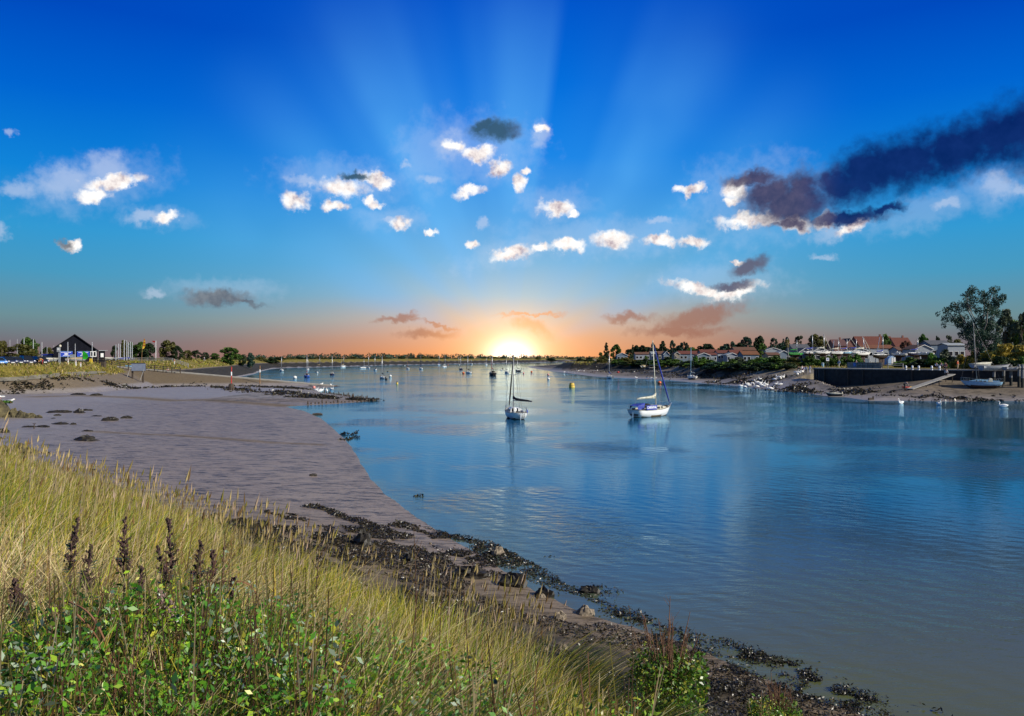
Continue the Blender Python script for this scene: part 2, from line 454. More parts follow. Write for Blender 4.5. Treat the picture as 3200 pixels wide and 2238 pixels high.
def slip_z(x): return 4.9 * (-38.0 - x) / 56.0
def height(x, y, full=False):
    x = np.asarray(x, float); y = np.asarray(y, float)
    sl_, sr = sdf(x, y, L_SHORE), sdf(x, y, R_SHORE)
    hl, hr = sdf(x, y, H_LEFT), sdf(x, y, H_RIGHT)
    far = sst(y, 186, 205)
    mud = np.interp(sl_, [-40, 0, 5, 20, 90, 200], [-3.0, 0, .22, .42, 1.25, 1.5])
    bank = np.interp(sl_, [-40, 0, 3, 14, 40], [-3.0, 0, .5, 3.2, 3.4])
    zl = mud * (1 - far) + bank * far
    zr = np.interp(sr, [-40, 0, 8, 30, 60, 100], [-3.0, 0, .5, 2.2, 3.0, 3.2]) + np.where((y < 172) & (sr > 0), np.interp(sr, [0, 8, 20, 40], [0, .3, 1.1, .95]), 0) * sst(y, 172, 150)
    topl = np.interp(y, [0, 60, 120, 200, 700, 1200], [4.7, 4.9, 5.1, 5.2, 5.4, 5.6])
    sll = np.interp(y, [0, 60, 110, 200], [.42, .42, .45, .33])
    bl = topl + np.minimum(hl, 0) * sll + np.interp(hl, [0, 300], [0, 0])
    quay = (x > 60) & (y < 169)
    topr = 4.25 + np.interp(hr, [0, 10, 60, 140, 400], [0, .1, .5, 1.3, 2.0])
    br = topr + np.minimum(hr, 0) * np.where(quay, 3.0, np.where((y > 205), .50, .26))
    sz = np.minimum(slip_z(x), 5.0)
    dyn = 176.4 - y; dyf = y - 181.6
    slp = sz - np.maximum(dyn, 0) * .27 - np.maximum(dyf, 0) * .7 - np.where(x > -37, 5, 0) - np.maximum(-100 - x, 0) * .3 - .06
    z = np.maximum.reduce([zl, zr, bl, br, slp])
    # unevenness
    land = np.clip((z + .06) / .5, 0, 1)
    rel = np.clip(np.hypot(x, y) / 60, .25, 2.2)
    weed = (fbm(x, y, .45) - .5) * .10 + (fbm(x, y, 2.1) - .5) * .035
    near = np.exp(-((np.hypot(x - 0, y - 20)) / 14.0) ** 2)
    z = z + land * weed * (1 + near) + np.where(bl >= z - 1e-6, (fbm(x, y, .3) - .5) * .25, 0)
    if full: return z, sl_, sr, hl, hr, bl, br, slp, zl, zr
    return z

def hz(x, y): return float(height(np.array([x]), np.array([y]))[0])
_T = np.concatenate([np.geomspace(2.0, 60, 240), np.geomspace(60.5, 3000, 700)])
def G(u, v, water=True):
    """point of the ground (or water) seen at photo pixel u, v"""
    a, b = (u - 1600) / F, (v - 1119) / F
    z = height(_T * a, _T)
    if water: z = np.maximum(z, 0)
    under = np.where(CAMH - _T * b < z)[0]
    if len(under) == 0: return Vector((_T[-1] * a, _T[-1], z[-1]))
    i = max(under[0], 1)
    lo, hi = _T[i - 1], _T[i]
    t = np.linspace(lo, hi, 24)
    z = height(t * a, t)
    if water: z = np.maximum(z, 0)
    k = np.where(CAMH - t * b < z)[0]
    k = k[0] if len(k) else 23
    return Vector((t[k] * a, t[k], z[k]))
def A(u, d, dz=0.0):
    """ground point at photo column u, distance d"""
    x = (u - 1600) / F * d
    return Vector((x, d, max(hz(x, d), 0.0) + dz))
def Wt(u, v):
    x, y = W(u, v)
    return Vector((x, y, 0))
def pxm(d): return d / F      # metres per photo pixel at distance d

# ------------------------------------------------------------------ ground sheet
def ground_material():
    m = bpy.data.materials.new('ground'); m.use_nodes = True
    nt = m.node_tree; nb = NB(nt); b = nt.nodes['Principled BSDF']
    tc = nb.node('ShaderNodeTexCoord'); P = tc.outputs['Object']
    def at(n):
        return nb.node('ShaderNodeAttribute', attribute_name=n).outputs['Fac']
    n1 = nb.noise(P, .6, 6, .65); n2 = nb.noise(P, 7.0, 5, .65); n3 = nb.noise(P, .07, 5, .6)
    st = nb.node('ShaderNodeMapping'); nb.put(st.inputs[0], P); st.inputs['Scale'].default_value = (.35, 2.2, 1)
    ns = nb.noise(st.outputs[0], 1.6, 6, .72)
    st2 = nb.node('ShaderNodeMapping'); nb.put(st2.inputs[0], P); st2.inputs['Scale'].default_value = (.16, .62, 1); st2.inputs['Rotation'].default_value = (0, 0, R(8))
    ns2 = nb.noise(st2.outputs[0], 1.5, 6, .78)
    mud = nb.ramp(ns, [(.34, (.195, .170, .155, 1)), (.50, (.250, .222, .204, 1)), (.66, (.290, .262, .246, 1))])
    mud = nb.mix(nb.math('MULTIPLY', nb.smooth(ns2, .42, .64), .45), mud, (.165, .142, .122, 1))
    mud = nb.mix(nb.math('MULTIPLY', nb.smooth(at('speck'), .2, 1.0), .75), mud, (.235, .175, .125, 1))
    sp = nb.math('MAXIMUM', nb.smooth(nb.noise(st.outputs[0], 2.4, 5, .8), .52, .58), nb.smooth(nb.noise(st2.outputs[0], 3.4, 5, .8), .55, .60))
    speck = nb.math('MULTIPLY', sp, nb.smooth(at('speck'), .0, .8))
    mud = nb.mix(speck, mud, (.040, .030, .020, 1))
    beach = nb.ramp(n2, [(.3, (.050, .036, .018, 1)), (.5, (.115, .082, .040, 1)), (.7, (.19, .14, .075, 1))])
    dark = nb.ramp(nb.noise(P, 1.1, 6, .7), [(.35, (.010, .009, .007, 1)), (.52, (.030, .026, .018, 1)), (.68, (.085, .07, .045, 1))])
    soil = nb.ramp(n2, [(.3, (.045, .04, .02, 1)), (.7, (.12, .10, .05, 1))])
    gr = nb.ramp(nb.noise(P, .9, 6, .7), [(.32, (.05, .045, .010, 1)), (.48, (.15, .125, .025, 1)), (.66, (.28, .215, .055, 1))])
    sand = nb.ramp(n2, [(.3, (.24, .20, .13, 1)), (.7, (.38, .32, .22, 1))])
    c = nb.mix(at('beach'), mud, beach)
    c = nb.mix(at('sand'), c, sand)
    c = nb.mix(nb.smooth(nb.math('ADD', at('dark'), nb.math('MULTIPLY', nb.math('SUBTRACT', n1, .5), 1.0)), .35, .65), c, dark)
    c = nb.mix(nb.smooth(nb.math('ADD', at('grass'), nb.math('MULTIPLY', nb.math('SUBTRACT', n1, .5), .5)), .4, .6), c, gr)
    c = nb.mix(at('soil'), c, soil)
    nb.put(b.inputs['Base Color'], c)
    wet = nb.math('SUBTRACT', 1.0, nb.math('MAXIMUM', nb.math('MAXIMUM', at('grass'), at('soil')), nb.math('MULTIPLY', nb.math('MAXIMUM', at('beach'), at('dark')), .85)))
    rg = nb.math('SUBTRACT', .85, nb.math('MULTIPLY', wet, nb.math('ADD', .30, nb.math('MULTIPLY', n2, .16))))
    nb.put(b.inputs['Roughness'], rg)
    nb.put(b.inputs['Specular IOR Level'], nb.math('ADD', .12, nb.math('MULTIPLY', wet, .34)))
    bp = nb.node('ShaderNodeBump'); bp.inputs['Strength'].default_value = .45; bp.inputs['Distance'].default_value = .08
    nb.put(bp.inputs['Height'], nb.math('ADD', ns, nb.math('MULTIPLY', n2, .6)))
    nb.put(b.inputs['Normal'], bp.outputs[0])
    return m

RUNNEL = [(120, 1240), (260, 1236), (420, 1243), (540, 1252), (640, 1250), (760, 1258), (880, 1268)]
def build_ground():
    az = np.concatenate([np.linspace(R(-95), R(-40), 60, endpoint=False), np.linspace(R(-40), R(40), 560), np.linspace(R(40), R(95), 60)[1:]])
    rr = np.concatenate([np.geomspace(.4, 40, 190), np.geomspace(40.6, 108, 90), np.linspace(108.6, 190, 130), np.geomspace(191, 5600, 200)])
    AZ, RR = np.meshgrid(az, rr)
    X = RR * np.sin(AZ); Y = RR * np.cos(AZ)
    z, sl_, sr, hl, hr, bl, br, slp, zl, zr = height(X.ravel(), Y.ravel(), True)
    x, y = X.ravel(), Y.ravel()
    na, nr = len(az), len(rr)
    i = np.arange(nr - 1)[:, None] * na + np.arange(na - 1)[None, :]
    faces = np.stack([i, i + 1, i + na + 1, i + na], -1).reshape(-1, 4)
    # leave out what lies deep under the water
    zf = z[faces].max(1)
    faces = faces[zf > -1.2]
    me = npmesh('ground', np.stack([x, y, z], 1), faces, None, smooth=True)
    def put(n, val):
        a = me.attributes.new(n, 'FLOAT', 'POINT'); a.data.foreach_set('value', np.clip(val, 0, 1).astype(np.float32))
    nz = fbm(x, y, .05)
    farL = (y > 186) & (sl_ > -3)
    isL = sl_ > sr
    grass = np.where(isL, sst(z, 3.0, 3.6) * (y > 100), sst(hr, -3, 4) * (y > 100))
    onslip = (slp >= z - .12) & (y < 190) & (x > -100) & (y > 140)
    grass = np.where(onslip, sst(x, -88, -96) * 0 + sst(-x, 88, 96) * sst(y, 150, 172) * 0, grass)
    put('grass', grass)
    pb = (x + y) / math.sqrt(2)
    soil = np.where(isL & (y < 100), sst(pb, np.where(x < -6, 11.9, 9.6), np.where(x < -6, 10.4, 8.0)), 0)
    put('soil', soil)
    beach = np.where(isL, np.where(onslip, .85 * sst(z, .7, 1.2), .75 * sst(z, 1.15, 1.6) * (y > 90)), sst(sr, 1, 9) * .62)
    beach = np.maximum(beach, np.where(isL & (y < 48), .65 * sst(pb, 19, 13) * sst(x, -16, -4), 0))
    pts = [G(u, v) for u, v in RUNNEL]; pts2 = [G(u, v) for u, v in [(300, 1349), (420, 1356), (560, 1361), (720, 1373), (860, 1384), (1000, 1390)]]
    for a_, b_, wd in [(q0, q1, 1.7) for q0, q1 in zip(pts, pts[1:])] + [(q0, q1, .40) for q0, q1 in zip(pts2, pts2[1:])]:
        ex, ey = b_.x - a_.x, b_.y - a_.y; t_ = np.clip(((x - a_.x) * ex + (y - a_.y) * ey) / (ex * ex + ey * ey), 0, 1)
        dd = np.hypot(x - a_.x - ex * t_, y - a_.y - ey * t_)
        beach = np.maximum(beach, np.where(isL, .8 * np.exp(-(dd / wd) ** 2), 0))
    put('beach', beach)
    put('sand', np.where(~isL, sst(hr, -11, -2) * sst(hr, 6, 1) * (y > 165) * (y < 205), 0))
    dk = np.where(isL, np.where(farL, sst(z, 3.3, 2.9) * sst(z, .15, .4), 0), 0)
    strip = np.exp(-((z - .75) / .35) ** 2) * .35
    dk = np.maximum(dk, np.where(isL & onslip, strip * (y < 176), 0))
    # weed belt where the near bank meets the mud, and beside the slipway tip
    dk = np.maximum(dk, np.where(isL & (x > -45) & (y > 112) & (y < 183), .45 + .3 * (nz - .5), 0))
    dk = np.maximum(dk, np.where(isL & (y < 46), sst(pb, 17.0, 13.0) * sst(pb, 7.6, 9.2) * (.34 + .22 * sst(x, -9, 0)), 0))
    rweed = (sst(sr, 3, 8) * sst(sr, 34, 20)) * (.30 + 1.0 * (fbm(x, y * .5, .06) - .42))
    rweed = np.where((y < 165), .42 * sst(sr, 0, 4) * sst(sr, 26, 16), rweed)
    dk = np.maximum(dk, np.where(~isL & (y < 700), rweed, 0))
    dk = np.maximum(dk, np.where(~isL & (y > 300) & (y < 1400), sst(z, .9, 1.3) * sst(z, 4.4, 3.9), 0))
    put('dark', dk)
    put('speck', np.where(isL & (y < 120), sst(sl_, 34, 3) * .9 + .22, .25))
    me.materials.append(ground_material())
    return setting(link('ground', me))
ground = build_ground()

# ------------------------------------------------------------------ water
def water_material():
    m = bpy.data.materials.new('water'); m.use_nodes = True
    nt = m.node_tree; nb = NB(nt); nt.nodes.remove(nt.nodes['Principled BSDF'])
    tc = nb.node('ShaderNodeTexCoord'); P = tc.outputs['Object']
    mp = nb.node('ShaderNodeMapping'); nb.put(mp.inputs[0], P); mp.inputs['Scale'].default_value = (.55, 1.6, 1); mp.inputs['Rotation'].default_value = (0, 0, R(-14))
    a = nb.noise(mp.outputs[0], 1.3, 4, .6); b_ = nb.noise(mp.outputs[0], 6.5, 3, .6); c_ = nb.noise(P, .05, 3, .6)
    wv = nb.node('ShaderNodeTexWave'); nb.put(wv.inputs['Vector'], mp.outputs[0]); wv.inputs['Scale'].default_value = .55; wv.inputs['Distortion'].default_value = 7; wv.inputs['Detail'].default_value = 3
    h = nb.math('ADD', nb.math('MULTIPLY', a, 1.0), nb.math('MULTIPLY', b_, .22))
    h = nb.math('ADD', h, nb.math('MULTIPLY', wv.outputs['Fac'], .25))
    big = nb.noise(mp.outputs[0], .22, 3, .6); h = nb.math('ADD', h, nb.math('MULTIPLY', big, 1.6))
    st = nb.math('ADD', .16, nb.math('MULTIPLY', nb.smooth(c_, .46, .64), .75))
    bp = nb.node('ShaderNodeBump'); bp.inputs['Distance'].default_value = .055
    nb.put(bp.inputs['Strength'], st); nb.put(bp.inputs['Height'], h)
    # silt: browner in the shallows near the camera's shore
    sh = nb.node('ShaderNodeAttribute', attribute_name='shallow').outputs['Fac']
    body = nb.mix(sh, (.010, .066, .130, 1), (.086, .098, .036, 1))
    df = nb.node('ShaderNodeBsdfDiffuse'); nb.put(df.inputs[0], body); nb.put(df.inputs[2], bp.outputs[0])
    gl = nb.node('ShaderNodeBsdfGlossy'); nb.put(gl.inputs['Normal'], bp.outputs[0])
    gl.inputs['Color'].default_value = (.54, .80, .95, 1); gl.inputs['Roughness'].default_value = .035
    fr = nb.node('ShaderNodeFresnel'); fr.inputs[0].default_value = 1.33; nb.put(fr.inputs[1], bp.outputs[0])
    ms = nb.node('ShaderNodeMixShader'); nb.put(ms.inputs[0], fr.outputs[0]); nb.put(ms.inputs[1], df.outputs[0]); nb.put(ms.inputs[2], gl.outputs[0])
    nb.put(nt.nodes['Material Output'].inputs[0], ms.outputs[0])
    return m
def build_water():
    az = np.linspace(R(-70), R(95), 160); rr = np.geomspace(5, 5600, 160)
    AZ, RR = np.meshgrid(az, rr); x = (RR * np.sin(AZ)).ravel(); y = (RR * np.cos(AZ)).ravel()
    na, nr = len(az), len(rr)
    i = np.arange(nr - 1)[:, None] * na + np.arange(na - 1)[None, :]
    faces = np.stack([i, i + 1, i + na + 1, i + na], -1).reshape(-1, 4)
    d = -sdf(x, y, L_SHORE)
    sh = np.maximum(.8 * sst(d, 10, 0), np.clip((36 - y) / 20, 0, 1.0)) * sst(y, 70, 20)
    sh = np.where(d < 0, 1, sh)
    me = npmesh('water', np.stack([x, y, np.zeros_like(x)], 1), faces, water_material(), sh, 'shallow')
    return setting(link('water', me))
water = build_water()

# ================================================================== builders
M_WHITE = mat('white_gelcoat', (.78, .78, .76), .32, var=.10, scale=1.5)
M_CREAM = mat('cream_gelcoat', (.66, .62, .50), .4, var=.15, scale=2)
M_NAVY = mat('navy_gelcoat', (.02, .035, .12), .3, var=.3)
M_BLUE = mat('blue_hull_paint', (.03, .12, .52), .35, var=.2)
M_LBLUE = mat('pale_blue_paint', (.25, .45, .62), .4, var=.2)
M_DARK = mat('dark_hull_paint', (.025, .025, .028), .4, var=.3)
M_RED = mat('red_paint', (.50, .035, .025), .4, var=.25)
M_GREY = mat('grey_paint', (.32, .34, .36), .5, var=.2)
M_GREENP = mat('green_cover', (.03, .34, .05), .7, var=.25)
M_YEL = mat('yellow_paint', (.75, .52, .04), .5, var=.3, scale=4)
M_ORANGE = mat('orange_plastic', (.72, .14, .02), .4, var=.2)
M_PINK = mat('pink_plastic', (.70, .28, .24), .4, var=.2)
M_ALU = mat('aluminium_spar', (.62, .63, .64), .35, .6, var=.12)
M_WOOD = mat('varnished_wood', (.30, .16, .06), .5, var=.35, scale=6)
M_TEAK = mat('weathered_teak', (.30, .27, .22), .8, var=.35, scale=5)
M_GLASS = mat('dark_glass', (.012, .014, .018), .08, var=.1, spec=.8)
M_BLACK = mat('black_rubber', (.012, .012, .013), .7, var=.3)
M_ANTI = mat('antifouling', (.06, .035, .03), .8, var=.4)
M_CANVAS_B = mat('blue_canvas', (.015, .04, .34), .75, var=.25, scale=4, bump=.2)
M_CANVAS_K = mat('black_canvas', (.012, .012, .016), .8, var=.3, scale=4, bump=.2)
M_SAIL = mat('sailcloth', (.62, .60, .52), .8, var=.3, scale=5, bump=.4, col2=(.34, .33, .22))
M_WIRE = mat('rigging_wire', (.12, .12, .12), .5, .3, var=.1)
M_STEEL = mat('steel_tube', (.5, .5, .5), .3, .8, var=.1)
M_OLDWOOD = mat('old_timber', (.075, .055, .04), .9, var=.5, scale=5, bump=.5)
M_GREYWOOD = mat('grey_timber', (.30, .29, .27), .9, var=.4, scale=4, bump=.4)
M_BARK = mat('bark', (.085, .065, .045), .95, var=.4, scale=4, bump=.5)
M_PALEBARK = mat('pale_bark', (.30, .27, .24), .9, var=.4, scale=3, bump=.3)
HULLS = dict(white=M_WHITE, cream=M_CREAM, navy=M_NAVY, blue=M_BLUE, lblue=M_LBLUE, dark=M_DARK, red=M_RED, grey=M_GREY, green=M_GREENP)
COVERS = dict(blue=M_CANVAS_B, black=M_CANVAS_K, sail=M_SAIL, red=mat('red_canvas', (.32, .02, .03), .8, var=.3), tan=mat('tan_canvas', (.42, .32, .18), .8, var=.3), green=M_GREENP)

def hull_shape(L, B, fb, draft, tr=.72, fine=2.2, ns=15, ms=8):
    st = []
    for i in range(ns):
        s = i / (ns - 1)
        b = B / 2 * ((1 - (1 - tr) * ((.42 - s) / .42) ** 2) if s < .42 else max(1 - ((s - .42) / .58) ** fine, .012))
        sh = fb * (1 + .12 * max(0, (.4 - s) / .4) ** 2 + .48 * max(0, (s - .3) / .7) ** 2)
        dk = draft * max(.05, 1 - max(0, (s - .55) / .45) ** 2 - .75 * max(0, (.4 - s) / .4) ** 2)
        row = []
        for j in range(ms):
            t = j / (ms - 1)
            x = b * (1 - (1 - t) ** 2.5) if t < 1 else b
            z = -dk + (sh + dk) * t ** 1.35
            y = -L / 2 + s * L - (1 - t) * L * (.15 * max(0, (s - .6) / .4) ** 2) + (1 - t) * L * .06 * (1 - s) ** 4
            row.append((x, y, z))
        st.append((s, b, sh, row))
    return st

def hull_parts(root, L, B, fb, draft, hullm, bottom, deckm, tr=.72, boot=.10, rub=None, fine=2.2):
    st = hull_shape(L, B, fb, draft, tr, fine)
    mb = MB(); vs = []; ms = len(st[0][3])
    for s, b, sh, row in st:
        vs += [(-x, y, z) for x, y, z in row[::-1]] + [(x, y, z) for x, y, z in row[1:]]
    n = 2 * ms - 1; fs = []; mi = []
    for i in range(len(st) - 1):
        for j in range(n - 1):
            f = (i * n + j, i * n + j + 1, (i + 1) * n + j + 1, (i + 1) * n + j); fs.append(f)
            mi.append(1 if sum(vs[k][2] for k in f) / 4 < boot else 0)
    for j in range(ms - 1):
        fs.append((j, n - 1 - j, n - 2 - j, j + 1)) if j < ms - 2 else fs.append((j, n - 1 - j, j + 1))
        mi.append(1 if vs[j][2] < boot else 0)
    mb.v = vs; mb.f = fs; mb.mi = mi
    h = mb.build('hull', [hullm, bottom], root, smooth=True)
    dv = []; df = []
    for s, b, sh, row in st:
        y = row[-1][1]
        dv += [(-b * .985, y, sh - .035), (0, y, sh + .02), (b * .985, y, sh - .035)]
    for i in range(len(st) - 1):
        for j in range(2): df.append((i * 3 + j, i * 3 + j + 1, i * 3 + j + 4, i * 3 + j + 3))
    MB().add(dv, df).build('deck', deckm, root)
    g = MB()
    for sg in (-1, 1): g.path([(sg * b, row[-1][1], sh) for s, b, sh, row in st], .028, 5)
    g.path([(-st[0][1], st[0][3][-1][1], st[0][2]), (st[0][1], st[0][3][-1][1], st[0][2])], .028, 5)
    g.build('gunwale', rub or M_TEAK, root)
    return st

def at_station(st, s):
    i = min(int(s * (len(st) - 1)), len(st) - 2); f = s * (len(st) - 1) - i
    a, b = st[i], st[i + 1]
    return (a[1] * (1 - f) + b[1] * f, a[2] * (1 - f) + b[2] * f, a[3][-1][1] * (1 - f) + b[3][-1][1] * f)   # half beam, sheer, y

def text_mesh(body, size, xf, depth=.004):
    c = bpy.data.curves.new('lettering', 'FONT'); c.body = body; c.size = size; c.align_x = 'CENTER'; c.align_y = 'CENTER'; c.extrude = depth; c.offset = size * .02
    o = bpy.data.objects.new('lettering', c); COL.objects.link(o)
    dg = bpy.context.evaluated_depsgraph_get()
    me = bpy.data.meshes.new_from_object(o.evaluated_get(dg))
    bpy.data.objects.remove(o); bpy.data.curves.remove(c)
    for v in me.vertices: v.co = xf(v.co)
    me.update()
    return me

def sailboat(label, loc, theta, L=6.5, B=None, hull='white', cover='blue', masttop=8.0, rake=.02, furl=None, hood=None, deck=None, cabin=None, bottom=None,
             boom=True, big=False, group='yachts moored in the creek', cat='sailing boat', name='sailing_boat', mizzen=False, lean=0.0, outboard=False, draft=.45, cradle=0.0, spars=None, gear=None, lastspread=.62, swing=0):
    """bow towards local +Y; theta turns the bow clockwise from straight away"""
    B = B or .34 * L
    root = thing(name, label, cat, loc, -R(theta), group)
    if lean: root.rotation_euler[1] = R(lean)
    fb = .105 * L
    hm = HULLS[hull]; dm = deck or mat('deck_paint', (.62, .61, .56), .6, var=.2, scale=4)
    cm = cabin or M_WHITE; sp = spars or M_ALU
    st = hull_parts(root, L, B, fb, draft, hm, bottom or M_ANTI, dm)
    # cabin trunk
    rs = []
    for s in (.36, .46, .56, .66, .74, .79):
        b, sh, y = at_station(st, s)
        w = min(b * .66, B * .33); h = .062 * L * (1.0 if s < .62 else max(.25, 1 - (s - .62) / .2))
        rs.append([(-w, y, sh - .05), (-w * .93, y, sh + h * .75), (-w * .6, y, sh + h), (w * .6, y, sh + h), (w * .93, y, sh + h * .75), (w, y, sh - .05)])
    cb = MB().rings(rs).build('cabin', cm, root)
    for sg in (-1, 1):
        for s, ln in ((.43, .09), (.53, .09), (.63, .05)):
            b, sh, y = at_station(st, s)
            w = min(b * .66, B * .33)
            h = .062 * L
            MB().box((sg * w * .975, y, sh + h * .38), (.05, ln * L * .75, h * .42)).build('window', M_GLASS, cb)
    b, sh, y0 = at_station(st, .36)
    MB().box((0, y0 - .012, sh + .03 * L), (B * .23, .03, .062 * L)).build('companionway', M_BLACK, cb)
    # cockpit: a dark slab on the deck paints in the well's shade
    b, sh, ya = at_station(st, .07); b2, sh2, yb = at_station(st, .33)
    MB().box((0, (ya + yb) / 2, sh + .012), (B * .40, yb - ya, .05)).build('cockpit_well', mat('cockpit_shade', (.06, .06, .06), .8), root)
    co = MB()
    for sg in (-1, 1): co.box((sg * B * .24, (ya + yb) / 2, sh + .09), (.07, yb - ya, .20))
    co.build('coaming', cm, root)
    # mast and rig
    bm, shm, ym = at_station(st, .60)
    zb = shm + .05 * L
    top = Vector((0, ym - rake * masttop, masttop))
    MB().path([(0, ym, zb - .05), top], [.062, .05] if big else [.085, .065], 7).build('mast', sp, root, smooth=True)
    sm = zb + (masttop - zb) * lastspread
    MB().path([(-B * .27, ym - rake * sm, sm), (B * .27, ym - rake * sm, sm)], .022, 5).build('spreader', sp, root)
    rig = MB(); bb, shb, yb_ = at_station(st, .985)
    rw = .013 if big else .018
    bow = Vector((0, yb_, shb + .03)); hs = top * .98 + Vector((0, ym, zb)) * .02
    rig.tube(bow, hs, rw, n=4); rig.tube((0, -L / 2 + .06, fb * 1.1), top, rw, n=4)
    for sg in (-1, 1):
        bq, shq, yq = at_station(st, .57)
        rig.path([(sg * bq * .96, yq, shq), (sg * B * .27, ym - rake * sm, sm), top], rw, 4)
    rig.build('rigging', M_WIRE, root)
    if furl:
        MB().path([bow * .97 + hs * .03, bow * .8 + hs * .2, bow * .35 + hs * .65, bow * .06 + hs * .94], [.045, .085, .07, .03], 7).build('furled_sail', COVERS[furl], root, smooth=True)
    if boom:
        zbm = zb + .085 * L + .25
        e = Vector((0, -L * .40, zbm - .03)); m0 = Vector((0, ym - .05, zbm))
        bl = (e - m0).length; e = m0 + Vector((math.sin(R(swing)) * bl, -math.cos(R(swing)) * bl, -.03))
        MB().tube(m0, e, .04, .035).build('boom', sp, root)
        pts = [m0 + Vector((0, .02, .55 * L / 7)), m0 + Vector((0, -.16, .28)), m0.lerp(e, .18) + Vector((0, 0, .14)), m0.lerp(e, .45) + Vector((0, 0, .09)), m0.lerp(e, .75) + Vector((0, 0, .09)), e + Vector((0, .05, .05))]
        MB().path(pts, [.06, .16, .15, .125, .10, .05], 8).build('sail_cover', COVERS[cover], root, smooth=True)
    if hood:
        b, sh, y = at_station(st, .33)
        rs = []
        for k, yy in ((.55, 0), (1.0, -.25), (.96, -.65)):
            w = B * .30
            rs.append([(w * math.cos(a) , y + .12 + yy, sh + .02 + k * .105 * L * math.sin(a) ** .7 if math.sin(a) > 0 else sh) for a in [math.pi * q / 8 for q in range(9)]])
        vs = [p for r in rs for p in r]; fs = []
        for i in range(2):
            for j in range(8): fs.append((i * 9 + j, i * 9 + j + 1, (i + 1) * 9 + j + 1, (i + 1) * 9 + j))
        MB().add(vs, fs).build('sprayhood', COVERS[hood], root, smooth=True)
    # rails
    for s0, s1 in ((.80, .985), (.0, .16)):
        for sg in (-1, 1):
            pts = []; rl = MB()
            for q in range(4):
                b, sh, y = at_station(st, s0 + (s1 - s0) * q / 3)
                pts.append((sg * b * .93, y, sh + .52)); rl.tube((sg * b * .93, y, sh), (sg * b * .93, y, sh + .52), .012, n=4)
            rl.path(pts, .014, 4)
            rl.build('guard_rail', M_STEEL, root)
    if big:
        for sg in (-1, 1):
            pts = []; rl = MB()
            for q in range(6):
                b, sh, y = at_station(st, .16 + .64 * q / 5)
                pts.append((sg * b * .95, y, sh + .5)); rl.tube((sg * b * .95, y, sh), (sg * b * .95, y, sh + .5), .012, n=4)
            rl.path(pts, .008, 4)
            rl.build('guard_rail', M_STEEL, root)
    ru = MB().box((0, -L / 2 - .04, fb * .25), (.04, .26, fb * 1.1)).build('rudder', M_WOOD if hull != 'white' else M_WHITE, root)
    if outboard:
        ob = MB().box((B * .22, -L / 2 - .16, fb * .9), (.26, .34, .34), taper=.8); ob.box((B * .22, -L / 2 - .16, fb * .35), (.10, .12, .8)); ob.build('outboard_motor', M_BLACK, root)
    if cradle:
        c = MB()
        for s in (.25, .7):
            b, sh, y = at_station(st, s)
            for sg in (-1, 1): c.tube((sg * (b + .35), y, -cradle), (sg * b * .9, y, fb * .3), .05, n=5)
            c.box((0, y, -cradle + .06), (b * 2 + .8, .14, .12))
        c.box((0, 0, -cradle + .22), (.14, L * .55, .14))
        c.build('cradle', M_OLDWOOD, root)
        MB().add([(-.06, -.9, -.3), (.06, -.9, -.3), (.06, .9, -.3), (-.06, .9, -.3), (-.05, -.6, -cradle + .28), (.05, -.6, -cradle + .28), (.05, .7, -cradle + .28), (-.05, .7, -cradle + .28)],
                 [(0, 1, 5, 4), (1, 2, 6, 5), (2, 3, 7, 6), (3, 0, 4, 7), (4, 5, 6, 7)]).build('keel', M_ANTI, root)
    if mizzen:
        bq, shq, yq = at_station(st, .12)
        MB().path([(0, yq, shq), (0, yq - .05, masttop * .78)], [.045, .035], 6).build('mizzen_mast', sp, root)
    return root, st

def dinghy(name, label, loc, theta, L=3.0, hull='white', cover=None, inside='cream', cat='dinghy', group=None, fb=.34, bits=None, roll=0):
    root = thing(name, label, cat, loc, -R(theta), group)
    root.rotation_euler[1] = R(roll)
    B = L * .44
    st = hull_shape(L, B, fb, .14, .82, 2.4, 11, 6)
    vs = []; ms = 6
    for s, b, sh, row in st: vs += [(-x, y, z) for x, y, z in row[::-1]] + [(x, y, z) for x, y, z in row[1:]]
    n = 11; fs = []
    for i in range(10):
        for j in range(n - 1): fs.append((i * n + j, i * n + j + 1, (i + 1) * n + j + 1, (i + 1) * n + j))
    fs.append(tuple(range(n)))
    MB().add(vs, fs).build('hull', HULLS[hull], root, smooth=True)
    inner = [(x * .86, y * .95, z * .9 + .03) for x, y, z in vs]
    MB().add(inner, [f[::-1] for f in fs]).build('inner_hull', HULLS[inside], root)
    g = MB()
    for sg in (-1, 1): g.path([(sg * b, row[-1][1], sh) for s, b, sh, row in st], .03, 5)
    g.build('gunwale', M_TEAK, root)
    for s in (.3, .62):
        b, sh, y = at_station(st, s)
        MB().box((0, y, sh * .75), (b * 1.75, .2, .03)).build('thwart', M_WOOD, root)
    if cover:
        rs = []
        for i, (s, b, sh, row) in enumerate(st):
            h = .22 * math.sin(math.pi * min(max(s, .04), .97)) * L / 3
            y = row[-1][1]
            rs.append([(-b * 1.02, y, sh - .1), (-b * 1.02, y, sh + .02), (-b * .5, y, sh + h * .8), (0, y, sh + h), (b * .5, y, sh + h * .8), (b * 1.02, y, sh + .02), (b * 1.02, y, sh - .1)])
        MB().rings(rs).build('boat_cover', COVERS[cover], root, smooth=True)
    return root, st

